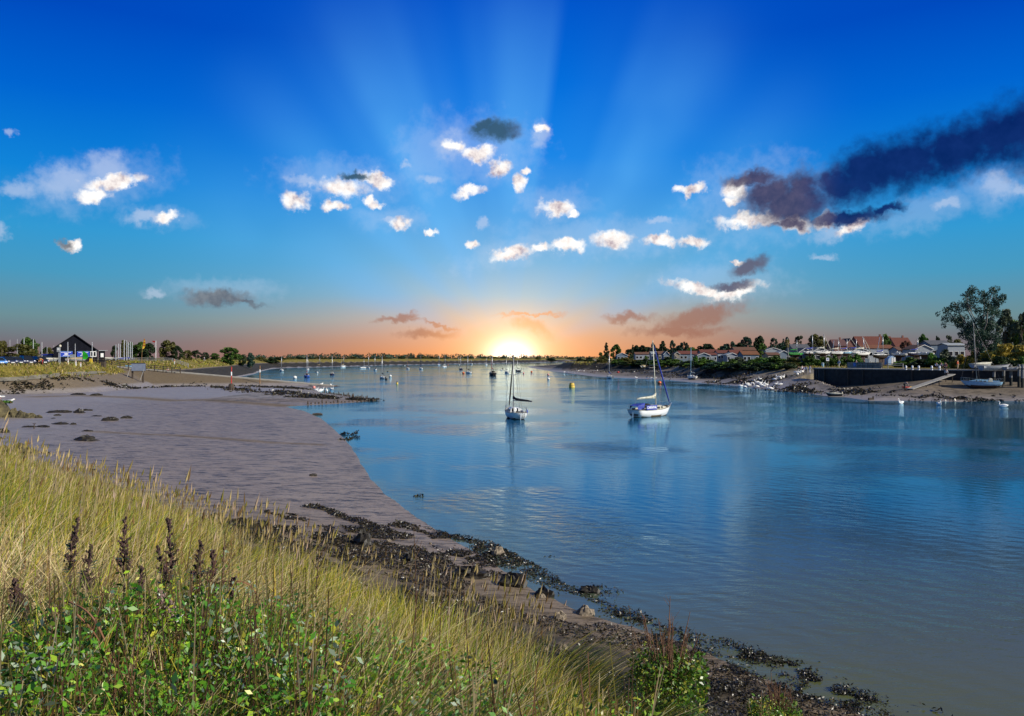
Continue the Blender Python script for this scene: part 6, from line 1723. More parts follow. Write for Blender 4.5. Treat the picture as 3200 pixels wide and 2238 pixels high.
p = A(420, 190); t = thing('blue_crate', 'pale blue box beside the board on the slipway', 'box', A(402, 186)); MB().box((0, 0, .4), (1.3, .7, .8)).build('box', M_LBLUE, t); MB().box((0, 0, .83), (1.36, .76, .08)).build('lid', M_GREY, t)

# concrete apron strip of the left sea wall
def apron():
    mc = mat('apron_concrete', (.21, .19, .145), .85, var=.45, scale=.6, bump=.3)
    top = [(0, 1184), (60, 1180), (120, 1174), (180, 1168), (240, 1164), (300, 1162), (332, 1163)]; bot = [(0, 1196), (60, 1192), (120, 1186), (180, 1180), (240, 1175), (300, 1170), (332, 1166)]
    a = [G(u - 30 if i == 0 else u, v) for i, (u, v) in enumerate(top)]; b = [G(u - 30 if i == 0 else u, v) for i, (u, v) in enumerate(bot)]
    vs = []; n = len(a); M_ = 8
    for i in range(n):
        for j in range(M_ + 1):
            q = b[i].lerp(a[i], j / M_); q.z = max(hz(q.x, q.y), q.z) + .12; vs.append(q)
    fs = [(i * (M_ + 1) + j, (i + 1) * (M_ + 1) + j, (i + 1) * (M_ + 1) + j + 1, i * (M_ + 1) + j + 1) for i in range(n - 1) for j in range(M_)]
    return setting(MB().add(vs, fs).build('concrete_apron', mc))
apron()
# groyne stakes at the point
sg = 'rotten groyne stakes at the point'
ln = [(1008, 1226), (1172, 1252)]; ln2 = [(960, 1266), (1165, 1254)]
gs = MB()
stake_me = [MB().path([(0, 0, -.4), (.03, 0, .3), (.02, .03, h)], [.13, .11, .07], 6).mesh('shaft', M_OLDWOOD) for h in (.5, .8, 1.1, .65)]
for q in range(64):
    s = q / 63
    if q < 46: u, v = 1008 + 164 * (q / 45), 1227 + 25.5 * (q / 45)
    else: u, v = 960 + 205 * ((q - 46) / 17), 1265 - 11 * ((q - 46) / 17)
    x, y = W(u + random.uniform(-2, 2), v); z = max(hz(x, y), -.05)
    t = thing('groyne_stake', 'short rotten stake of the groyne running out from the point', 'stake', (x, y, z), random.uniform(0, 6), sg, (random.uniform(.7, 1.3), 1, random.uniform(.25, .6)))
    link('shaft', stake_me[q % 4], t)

# ================================================================== mud, weed and stones of the near shore
def lump_mesh(name, seed, rough, material, flat=1.0, n=18, m=10):
    g = np.random.default_rng(seed); ph = g.uniform(0, 6.28, 8); vs = []
    fs = []
    for i in range(m + 1):
        a = math.pi * i / m - math.pi / 2
        for j in range(n):
            b = 2 * math.pi * j / n; k = max(math.cos(a), .02)
            r = 1 + rough * (.5 * math.sin(2 * b + ph[0] + 1.3 * a) + .4 * math.sin(3 * b + ph[1]) * math.cos(2 * a + ph[2]) + .35 * math.sin(5 * b + ph[3] + 4 * a) + .3 * math.sin(7 * a + ph[4] + b)) + g.normal(0, rough * .14)
            vs.append((k * math.cos(b) * r, k * math.sin(b) * r, math.sin(a) * r * flat))
    for i in range(m):
        for j in range(n): fs.append((i * n + j, i * n + (j + 1) % n, (i + 1) * n + (j + 1) % n, (i + 1) * n + j))
    return MB().add(vs, fs).mesh(name, material, False)
M_WEED = mat('wet_weed', (.030, .024, .014), .55, var=.6, scale=9, bump=.9, col2=(.006, .005, .004))
M_ROCK = mat('shore_rock', (.26, .21, .15), .85, var=.5, scale=4, bump=.8, col2=(.06, .05, .035))
M_MUDBANK = mat('crumbled_marsh', (.12, .10, .045), .9, var=.6, scale=3, bump=1.0, col2=(.03, .026, .014))
WEEDS = [lump_mesh('weed', s, .34, M_WEED) for s in (1, 2, 3, 4)]
ROCKS = [lump_mesh('stone', s, .22, M_ROCK) for s in (5, 6, 7)]
def weed_lump(label, u, v, wpx, hpx, group='weed clumps on the mudflat', seed=0, rz=None):
    p = G(u, v); k = p.y / F
    t = thing('seaweed_clump', label, 'seaweed', p, random.uniform(-.3, .3) if rz is None else rz, group, (wpx * k / 2, wpx * k * .30, hpx * k))
    link('weed', WEEDS[seed % 4], t)
for i, (u, v, w, h, lab) in enumerate([(268, 1376, 84, 13, 'largest dark weed mound on the mudflat, above the grass tips'), (272, 1348, 32, 4, 'thin weed clump just above the largest mound'), (342, 1314, 46, 9, 'humped weed clump in the middle of the mudflat'), (397, 1307, 32, 6, 'weed clump right of the humped one'),
        (248, 1290, 34, 11, 'upright black clump left of the humped one'), (268, 1283, 34, 4, 'flat weed tail trailing right of the upright black clump'), (183, 1289, 66, 6, 'long black weed drift on the mudflat, far left'), (181, 1299, 20, 4, 'little weed clump under the long black drift'), (190, 1326, 56, 6, 'long weed clump left of the largest mound, lower drift'),
        (228, 1327, 18, 5, 'small round clump at the end of the lower drift'), (90, 1335, 42, 4, 'flat weed clump by the little stake, left'), (136, 1335, 44, 5, 'flat weed clump by the little stake, right'), (167, 1308, 20, 2, 'thin dark scrap of weed on the mud'), (300, 1301, 32, 3, 'thin flat weed clump below the long black drift, right'),
        (243, 1234, 44, 5, 'dark drift along the far runnel of the mudflat, left'), (303, 1236, 34, 5, 'dark drift along the far runnel of the mudflat, right'), (142, 1416, 30, 7, 'weed scrap at the grass edge, far left'), (286, 1470, 22, 4, 'small weed scrap among the grass tips'), (978, 1487, 22, 6, 'lone dark lump on the mud near the waterline'),
        (8, 1352, 44, 10, 'weed heap at the left picture edge'), (2, 1372, 24, 5, 'small weed heap at the left picture edge, lower')]):
    weed_lump(lab, u, v, w, h, seed=i)
for i, (u, v, w, h, lab) in enumerate([(1135, 1700, 74, 36, 'tall weed covered stone on the near mud'), (1560, 1728, 0, 0, None), (1600, 1830, 84, 34, 'conical weed covered stone at the waterline'), (1475, 1800, 110, 24, 'broad weed heap behind the tan stone'), (1280, 1750, 50, 22, 'dark weed heap on the mud, middle of the near shore'), (1700, 1862, 60, 24, 'weed heap left of the two shore stones'), (1840, 1850, 60, 16, 'weed heap standing out of the shallow water')]):
    if lab: weed_lump(lab, u, v, w, h, 'weed heaps of the near shore', i, rz=-.5)
def rock(label, u, v, wpx, hpx, seed=0, material=None):
    p = G(u, v); k = p.y / F
    t = thing('stone', label, 'stone', p - Vector((0, 0, .15 * hpx * k)), random.uniform(0, 6), 'stones on the near shore', (wpx * k / 2, wpx * k * .42, hpx * k * .85))
    me = ROCKS[seed % 3]
    link('stone', me, t)
for i, (u, v, w, h, lab) in enumerate([(1556, 1732, 46, 30, 'round tan stone standing in the water off the near mud'), (1462, 1874, 54, 26, 'tan stone on the weed, widest of the near shore'), (1410, 1882, 28, 16, 'dark round stone left of the tan one'), (1750, 1932, 44, 28, 'pale stone at the waterline, left of a pair'), (1830, 1918, 60, 32, 'larger brown stone at the waterline, right of a pair'),
        (1345, 1860, 34, 16, 'small dark stone at the grass edge'), (1700, 2035, 34, 20, 'stone half buried in weed below the pair'), (1760, 2030, 34, 24, 'dark stone beside the half buried one'), (1692, 1868, 28, 18, 'small tan stone on the weed at the waterline'), (2430, 2222, 70, 30, 'flat tan stone at the bottom edge by the dry sprig'), (1214, 1692, 20, 10, 'pebble on the mud right of the tall weed stone'), (1345, 1700, 10, 7, 'small pebble near the waterline')]):
    rock(lab, u, v, w, h, i)
# drifting things at the water's edge
t = thing('driftwood', 'short black log floating off the slipway point', 'log', Wt(992, 1296)); MB().path([(-.55, 0, .02), (0, .05, .06), (.55, 0, .02)], [.12, .15, .11], 7).build('log', M_OLDWOOD, t); MB().path([(.2, 0, .1), (.35, .1, .25)], [.03, .015], 5).build('branch_stub', M_OLDWOOD, t)
t = thing('small_stake', 'thin stake standing in the mud between two flat weed clumps', 'stake', G(106, 1340)); MB().path([(0, 0, -.2), (.03, 0, .42)], [.05, .035], 6).build('shaft', M_OLDWOOD, t); MB().box((.03, 0, .42), (.26, .05, .05)).build('crosspiece', M_OLDWOOD, t)

def hummock():
    p = G(4, 1304); k = p.y / F
    t = thing('marsh_hummock', 'crumbling grass topped marsh hummock at the left edge of the mudflat', 'hummock', p)
    o = link('earth', lump_mesh('earth', 11, .16, M_MUDBANK, n=26, m=14), t); o.scale = (40 * k, 40 * k, 50 * k); o.location = (-18 * k, 10 * k, 0)
    v, f, tn = leafcloud([((-50 + 9 * i) * k, random.uniform(-6, 14) * k, 47 * k) for i in range(9)], [.28] * 9, 900, .07, 8, .5)
    link('grass_top', npmesh('grass_top', v, f, LEAF['bright'], tn), t)
    rb = MB()
    for i, (du, dv, w, h) in enumerate([(62, 2, 40, 18), (92, 6, 34, 12), (118, 8, 22, 7), (40, 6, 30, 24), (20, 12, 40, 10)]):
        me = lump_mesh('r', 20 + i, .25, M_MUDBANK); q = Vector((du * k, -dv * .2 * k, 0))
        rb.add([(q.x + v_.co.x * w * k * .5, q.y + v_.co.y * w * k * .4, q.z + v_.co.z * h * k) for v_ in me.vertices], [tuple(pp.vertices) for pp in me.polygons])
    rb.build('rubble', M_MUDBANK, t)
hummock()
t = thing('marsh_hummock', 'low dark rubble of marsh edge above the grass tips at the far left', 'hummock', G(45, 1420)); k = t.location.y / F
for i, (du, dv, w, h) in enumerate([(-30, 0, 60, 24), (8, 2, 60, 30), (48, 4, 44, 18), (-10, -6, 50, 10)]):
    o = link('earth', lump_mesh('earth', 30 + i, .28, M_MUDBANK), t); o.location = (du * k, dv * .1 * k, 0); o.scale = (w * k * .5, w * k * .42, h * k)

def seaweed():
    """ragged weed strewn along the tide line: one uncountable mass"""
    g = np.random.default_rng(17); P = []
    # weed belt between the foot of the bank and the water, in streaks along the shore
    n = 210000
    a = g.uniform(-30, 16, n); p = g.uniform(8.2, 19.0, n)      # along / across, in the bank's own frame
    x = (a + p) / math.sqrt(2); y = (p - a) / math.sqrt(2)
    s = fbm(a * .42, p * 1.25, .9, 5)
    belt = np.exp(-((p - 12.2) / 3.0) ** 2) * np.clip(.35 + (a + 24) / 26, .25, 1)
    keep = s + .20 * belt > .535
    keep &= (sdf(x, y, L_SHORE) > -1.0 - 3.0 * (a > 4))
    P.append(np.stack([x, y], 1)[keep])
    # streaks lying in the shallows
    for (u0, v0, u1, v1, w, m) in [(1900, 1908, 2050, 1954, .16, 900), (1812, 1838, 1872, 1852, .3, 500), (2190, 2056, 2374, 2126, .17, 1100), (2290, 2040, 2420, 2062, .22, 1200), (2420, 2062, 2526, 2092, .12, 500), (2474, 2098, 2596, 2150, .18, 1000), (2434, 2154, 2697, 2206, .20, 1700),
            (2617, 2160, 2758, 2200, .10, 500), (1350, 1724, 1500, 1740, .30, 900), (1420, 1745, 1585, 1772, .35, 1400), (1595, 1758, 1635, 1764, .14, 150), (1636, 1780, 1676, 1785, .14, 160), (1690, 1736, 1712, 1739, .08, 60), (1070, 1376, 1110, 1368, .25, 240), (1068, 1358, 1090, 1357, .12, 60), (1095, 1360, 1130, 1358, .12, 80),
            (1296, 1549, 1314, 1550, .10, 60), (2000, 2010, 2170, 2040, .3, 900), (2180, 2130, 2420, 2238, .35, 2200), (2700, 2225, 2800, 2245, .14, 400), (2060, 1985, 2160, 2010, .22, 700)]:
        x0, y0 = W(u0, v0); x1, y1 = W(u1, v1); t_ = g.uniform(0, 1, m); L = math.hypot(x1 - x0, y1 - y0)
        wob = .25 * np.sin(t_ * 9 + u0) * w
        q = np.stack([x0 + (x1 - x0) * t_ + g.normal(0, w, m) + wob, y0 + (y1 - y0) * t_ + g.normal(0, w, m) + wob], 1)
        P.append(q[fbm(q[:, 0], q[:, 1], 3.0, 3) > .44])
    # dark weed round the slipway point and along the far mud edge
    for (u0, v0, u1, v1, w, m, z) in [(720, 1214, 900, 1236, 1.5, 1500, .5), (760, 1206, 960, 1218, 1.0, 1000, .6), (900, 1240, 1165, 1253, .7, 3200, .1), (600, 1206, 720, 1214, .8, 500, .7), (300, 1196, 600, 1204, .8, 900, 1.0), (0, 1218, 140, 1203, 1.2, 520, 1.3), (140, 1203, 330, 1196, 1.0, 380, 1.2), (870, 1222, 1000, 1240, 1.0, 1400, .3)]:
        e0, e1 = G(u0, v0), G(u1, v1); x0, y0, x1, y1 = e0.x, e0.y, e1.x, e1.y; t_ = g.uniform(0, 1, m)
        q = np.stack([x0 + (x1 - x0) * t_ + g.normal(0, w, m), y0 + (y1 - y0) * t_ + g.normal(0, w * 1.2, m)], 1)
        P.append(q[fbm(q[:, 0], q[:, 1], .55, 3) > .49])
    # rocky weed under the right bank
    for (u0, v0, u1, v1, w, m, z) in [(1880, 1160, 2190, 1180, 7, 2200, 1.4), (2180, 1168, 2330, 1172, 3.5, 1800, 1.6), (2250, 1192, 2420, 1190, 3.5, 3000, .8), (2420, 1216, 2600, 1222, 3.5, 1500, .6), (2600, 1226, 2900, 1238, 3.6, 1900, .7), (1790, 1150, 1900, 1152, 5, 1400, 1.5), (2960, 1245, 3200, 1246, 1.5, 800, .4)]:
        e0, e1 = G(u0, v0), G(u1, v1); x0, y0, x1, y1 = e0.x, e0.y, e1.x, e1.y; t_ = g.uniform(0, 1, m)
        q = np.stack([x0 + (x1 - x0) * t_ + g.normal(0, w * .5, m), y0 + (y1 - y0) * t_ + g.normal(0, w, m)], 1)
        P.append(q[fbm(q[:, 0], q[:, 1], .35, 3) > .48])
    P = np.concatenate(P); x, y = P[:, 0], P[:, 1]; n = len(P)
    d = np.hypot(x, y)
    z = np.maximum(height(x, y), -.01)
    lump = np.clip(fbm(x, y, 1.3, 4) - .42, 0, 1) * .8 * np.clip(d / 60, .35, 1.2)
    sz = np.clip(d * .0020, .035, .30) * g.uniform(.5, 1.4, n)
    c = np.stack([x, y, z + lump * g.uniform(.1, 1, n) + sz * .15], 1)
    nr = g.normal(size=(n, 3)) * .75 + np.array([0, 0, .8]); nr /= np.linalg.norm(nr, axis=1)[:, None]
    aa = np.cross(nr, g.normal(size=(n, 3))); aa /= np.linalg.norm(aa, axis=1)[:, None]; bb = np.cross(nr, aa)
    s_ = sz[:, None]
    q = np.stack([c - aa * s_, c - bb * s_ * .38 + nr * s_ * .2, c + aa * s_, c + bb * s_ * .38], 1)
    base = np.array([[.010, .009, .006], [.022, .019, .010], [.050, .042, .016], [.030, .018, .010]])
    col = base[g.choice(4, n, p=[.4, .3, .14, .16])] * g.uniform(.7, 1.4, (n, 1))
    me = npmesh('seaweed', q.reshape(-1, 3), np.arange(n * 4).reshape(n, 4), colmat('weed_fronds', .38, 0, .5), np.repeat(col, 4, 0), 'hue')
    tag(link('seaweed', me), 'dark bladder weed strewn in streaks along the tide line', 'seaweed', kind='stuff')
seaweed()

# ================================================================== bank vegetation in the foreground
PAL = dict(straw=(.70, .56, .29), tan=(.54, .41, .20), yellow=(.46, .38, .05), yg=(.31, .33, .028), green=(.09, .18, .016), dkg=(.030, .062, .012), rust=(.24, .12, .045))
def blades(root, h, w, lean, col, g, seg=3, curl=.5):
    """(n,3) roots -> strips of seg quads, bending towards lean"""
    n = len(root); t = np.linspace(0, 1, seg + 1)
    az = g.uniform(0, 2 * math.pi, n); side = np.stack([np.cos(az), np.sin(az), np.zeros(n)], 1)
    V = np.zeros((n, (seg + 1) * 2, 3), np.float32)
    for i, s in enumerate(t):
        c = root + np.stack([lean[:, 0] * (s + curl * s * s), lean[:, 1] * (s + curl * s * s), h * (s - .18 * curl * s * s)], 1)
        ww = (w * (1 - s) ** .6 * .5 + .0006)[:, None]
        V[:, i * 2] = c - side * ww; V[:, i * 2 + 1] = c + side * ww
    k = np.arange(n)[:, None] * (seg + 1) * 2
    fs = np.stack([np.stack([k[:, 0] + i * 2, k[:, 0] + i * 2 + 1, k[:, 0] + i * 2 + 3, k[:, 0] + i * 2 + 2], 1) for i in range(seg)], 1).reshape(-1, 4)
    C = np.repeat(col, (seg + 1) * 2, 0)
    tip = np.tile(np.repeat(t, 2), n)[:, None]
    return V.reshape(-1, 3), fs, C

def bank_points(n, g, d0, d1, a0, a1, power=.7):
    """points on the bank, denser close by"""
    u = g.uniform(0, 1, n); d = (d0 ** power + u * (d1 ** power - d0 ** power)) ** (1 / power)
    az = np.radians(g.uniform(a0, a1, n)); x = np.sin(az) * d; y = np.cos(az) * d
    p = (x + y) / math.sqrt(2)
    ok = (p < 7.3 + 4.3 * sst(-x, 4, 11) + 2.2 * (fbm(x, y, .5) - .5)) & (y > .5)
    return x[ok], y[ok], d[ok], p[ok]

def grass():
    g = np.random.default_rng(5)
    x, y, d, p = bank_points(230000, g, 2.5, 52, -37, 40, .62)
    pz = fbm(x, y, .55, 4); pz2 = fbm(x + 50, y - 20, 1.3, 3)
    n = len(x); z = height(x, y) - .02
    u = 1600 + x / y * F
    r = g.uniform(0, 1, n)
    # which kind of grass grows where: dry fescue, fresh seed grass on the shoulder, a dark tussock low on the right
    dry = np.clip((pz - .46) * 5 + .35, 0, 1); fresh = np.clip((d - 6.2) / 3.0, 0, 1) * np.clip((pz2 - .30) * 4, 0, 1)
    tus = np.exp(-(((x - 1.1) / .9) ** 2 + ((y - 9.0) / 1.1) ** 2)) * 1.3
    low = np.clip((5.6 - d) / 2.0, 0, 1)
    keys = np.array([PAL[k] for k in ('straw', 'tan', 'yellow', 'yg', 'green', 'dkg', 'rust')])
    wts = np.stack([.12 + .50 * dry * (1 - fresh) + .06 * fresh, .10 + .62 * dry * (1 - .6 * fresh), .18 + .55 * fresh, .20 + .50 * fresh, .12 + .35 * low + .10 * fresh, .04 + .35 * low + 3 * tus, .03 + .05 * dry], 1)
    tanz = (sst(-x / y, .22, .40) * sst(d, 4.2, 5.2) * sst(d, 9.5, 7.0) * (pz2 > .36)) * 1.6
    wts[:, 0] += tanz * .6; wts[:, 1] += tanz
    wts /= wts.sum(1)[:, None]; k = (wts.cumsum(1) < r[:, None]).sum(1).clip(0, 6)
    col = keys[k] * g.uniform(.65, 1.35, (n, 1)) * (1 + g.normal(0, .06, (n, 3)))
    h = g.uniform(.34, .80, n) * (.82 + .45 * (pz2 - .3)) * np.clip(.75 + .25 * d / 7, .72, 1.05)
    h = np.where(tus > .4, g.uniform(.5, .85, n), h)
    short = .16 + .84 * sst(x - .13 * y, .30, -.75) * sst(x - .19 * y, .1, -.1)      # the bank is nearly bare towards the right
    h = h * np.where(tus > .4, np.maximum(short, .55), short)
    w = np.clip(.0034 + d * .00062, .005, .03) * g.uniform(.7, 1.4, n)
    wind = g.normal(0, .11, (n, 2)) + np.array([.10, -.02]) + np.stack([(pz - .5) * .5, (pz2 - .5) * .4], 1)
    mess = (k <= 1) & ((pz2 > .5) | (tanz > .5))
    wind = np.where(mess[:, None], wind * 2.2, wind); h = np.where(mess, h * .8, h)
    wind = np.where((tus > .4)[:, None], wind + np.array([.30, -.05]), wind)
    V, Fc, C = blades(np.stack([x, y, z], 1), h, w, wind * h[:, None] * 1.4, np.clip(col, .004, .8), g, 3, .6)
    o = link('grass', npmesh('grass', V, Fc, colmat('grass_blades', .6, .30), C, 'hue'))
    tag(o, 'tall dry and yellow-green grass covering the foreground bank', 'grass', kind='stuff')
    # seed-bearing stems above the rest, thickest along the shoulder of the bank
    x, y, d, p = bank_points(7200, g, 5.6, 40, -36, 22, .5)
    keep = fbm(x, y, .7, 3) + .10 * np.clip((d - 6) / 3, 0, 1) - .6 * sst(x - .11 * y, -.75, -.2) > .48; x, y, d, p = x[keep], y[keep], d[keep], p[keep]
    n = len(x); z = height(x, y) - .02; h = g.uniform(.68, 1.18, n)
    lean = (g.normal(0, .07, (n, 2)) + np.array([.09, -.01])) * h[:, None]
    root = np.stack([x, y, z], 1)
    base = np.array([(.50, .40, .20), (.42, .33, .13), (.30, .26, .06), (.55, .42, .30), (.24, .15, .06)])
    col = base[g.choice(5, n, p=[.3, .25, .2, .12, .13])] * g.uniform(.7, 1.25, (n, 1))
    V, Fc, C = blades(root, h, np.clip(.004 + d * .0005, .005, .02), lean, col * .8, g, 3, .3)
    top = root + np.stack([lean[:, 0] * 1.3, lean[:, 1] * 1.3, h * .946], 1)
    dirv = np.stack([lean[:, 0] * 1.6, lean[:, 1] * 1.6, h * .9], 1); dirv /= np.linalg.norm(dirv, axis=1)[:, None]
    L = (g.uniform(.07, .15, n))[:, None]; ww = np.clip(.0058 + d * .0005, .006, .016)[:, None] * g.uniform(.8, 1.2, (n, 1))
    hv = []
    for a in (np.array([1, 0, 0]), np.array([0, 1, 0])):
        b0 = top - dirv * L * .15
        hv.append(np.stack([b0, b0 + dirv * L * .35 - a * ww, b0 + dirv * L * 1.1, b0 + dirv * L * .35 + a * ww], 1))
    H = np.concatenate(hv, 1).reshape(-1, 3); HF = np.arange(len(H)).reshape(-1, 4)
    HC = np.repeat(col, 8, 0)
    V2 = np.concatenate([V, H]); F2 = np.concatenate([Fc, HF + len(V)]); C2 = np.concatenate([C, HC])
    o = link('seed_grass', npmesh('seed_grass', V2, F2, colmat('seed_heads', .7, .2), np.clip(C2, .01, .8), 'hue'))
    tag(o, 'straw coloured seed heads standing above the foreground grass', 'seed grass', kind='stuff')
grass()

def rough_banks():
    """rank grass on the crest and slope of the left bank, and on the edge of the right one"""
    g = np.random.default_rng(51); n = 90000
    x = np.concatenate([g.uniform(-150, -70, n), g.uniform(28, 80, n // 2)]); y = np.concatenate([g.uniform(122, 420, n), g.uniform(168, 430, n // 2)])
    hl, hr = sdf(x, y, H_LEFT), sdf(x, y, H_RIGHT)
    left = x < 0
    keep = np.where(left, (hl > -5.5) & (hl < 16), (hr > -2.5) & (hr < 5)) & (fbm(x, y, .12, 3) > np.where(left, .40, .46)) & ~((y > 172) & (y < 186) & left)
    x, y, left = x[keep], y[keep], left[keep]; n = len(x); z = height(x, y) - .03; d = np.hypot(x, y)
    k = g.choice(5, n, p=[.25, .3, .2, .15, .1]); pal = np.array([PAL['tan'], PAL['yellow'], PAL['yg'], PAL['green'], PAL['rust']])
    col = pal[k] * g.uniform(.4, .95, (n, 1))
    V, Fc, C = blades(np.stack([x, y, z], 1), g.uniform(.25, .75, n), np.clip(d * .0009, .12, .3) * g.uniform(.7, 1.4, n), g.normal(0, .14, (n, 2)), col, g, 2, .6)
    tag(link('bank_grass', npmesh('bank_grass', V, Fc, colmat('grass_blades'), C, 'hue')), 'rank yellow-brown grass on the far banks', 'grass', kind='stuff')
rough_banks()

def herbs():
    g = np.random.default_rng(9); Q, C = [], []
    x, y, d, p = bank_points(900, g, 2.7, 7.4, -35, 9, .8)
    pz = fbm(x, y, .8, 3)
    keep = (pz + .13 * np.clip((5.0 - d) / 1.5, -1, 1) > .56)
    x, y, d = x[keep], y[keep], d[keep]
    extra = [(1, 2070, 9.6, .30), (1, 2110, 9.9, .28), (1, 2040, 9.3, .25), (1, 2420, 11.3, .2), (1, 2380, 11.0, .2), (1, 1515, 4.4, .12)]
    ex = [((u - 1600) / F * dd, dd, r) for _, u, dd, r in extra]
    cl = [(x[i], y[i], g.uniform(.10, .26)) for i in range(len(x))] + ex * 3
    gm = np.array([(.065, .20, .014), (.12, .30, .018), (.25, .38, .026), (.02, .065, .010), (.24, .31, .21), (.42, .40, .04)])
    for (cx, cy, r) in cl:
        m = int(g.uniform(150, 330)); zg = hz(cx, cy); hh = g.uniform(.22, .62)
        q = g.normal(size=(m, 3)); q /= np.linalg.norm(q, axis=1)[:, None]; q *= r * g.uniform(.3, 1, (m, 1)) ** .5
        c = np.array([cx, cy, zg]) + q * [1, 1, .2] + np.stack([np.zeros(m), np.zeros(m), hh * g.uniform(.15, 1, m)], 1)
        nr = g.normal(size=(m, 3)) * .9 + [0.15, -.1, .6]; nr /= np.linalg.norm(nr, axis=1)[:, None]
        a = np.cross(nr, g.normal(size=(m, 3))); a /= np.linalg.norm(a, axis=1)[:, None]; b = np.cross(nr, a)
        s = (g.uniform(.007, .017, m) * g.choice([1, 1, 1, 1.5], m))[:, None]
        Q.append(np.stack([c - a * s, c - b * s * .46 + nr * s * .15, c + a * s, c + b * s * .46 + nr * s * .15], 1))
        kind = g.choice(6, p=[.3, .28, .14, .14, .08, .06])
        cc = gm[np.where(g.uniform(0, 1, m) < .75, kind, g.choice(6, m))] * g.uniform(.6, 1.35, (m, 1)); C.append(np.repeat(cc, 4, 0))
        ns = 16    # stalks
        for j in range(ns):
            e = c[g.integers(m)] + [g.normal(0, .03), g.normal(0, .03), max(0, g.normal(.05, .12))]; b0 = np.array([cx + g.normal(0, .03), cy + g.normal(0, .03), zg - .02]); w = .0035
            Q.append(np.array([[b0 - [w, 0, 0], b0 + [w, 0, 0], e + [w * .5, 0, 0], e - [w * .5, 0, 0]]])); C.append(np.repeat(np.array([[(.16, .14, .03), (.20, .10, .05), (.42, .33, .17), (.09, .05, .03)][g.integers(4)]]) * g.uniform(.6, 1.3), 4, 0))
    V = np.concatenate([q.reshape(-1, 3) for q in Q]); C = np.concatenate(C)
    o = link('ground_cover', npmesh('ground_cover', V, np.arange(len(V)).reshape(-1, 4), colmat('herb_leaves', .38, .25, .5), np.clip(C, .004, .7), 'hue'))
    tag(o, 'leafy green weeds tangled through the lower left of the bank', 'ground cover', kind='stuff')
herbs()

def straw():
    g = np.random.default_rng(77); x, y, d, p = bank_points(4200, g, 2.7, 6.4, -36, 2, .8)
    keep = fbm(x, y, .9, 3) > .47; x, y, d = x[keep], y[keep], d[keep]; n = len(x)
    pal = np.array([PAL['straw'], PAL['tan'], PAL['rust'], PAL['yg'], (.10, .055, .03)]); col = pal[g.choice(5, n, p=[.3, .26, .16, .18, .10])] * g.uniform(.6, 1.1, (n, 1))
    V, Fc, C = blades(np.stack([x, y, height(x, y) - .02], 1), g.uniform(.35, .72, n), g.uniform(.004, .007, n), g.normal(0, .20, (n, 2)) + [.06, 0], col, g, 4, .9)
    tag(link('dead_grass', npmesh('dead_grass', V, Fc, colmat('grass_blades'), C, 'hue')), 'tangled dead straw and rusty stems among the leafy weeds', 'grass', kind='stuff')
straw()

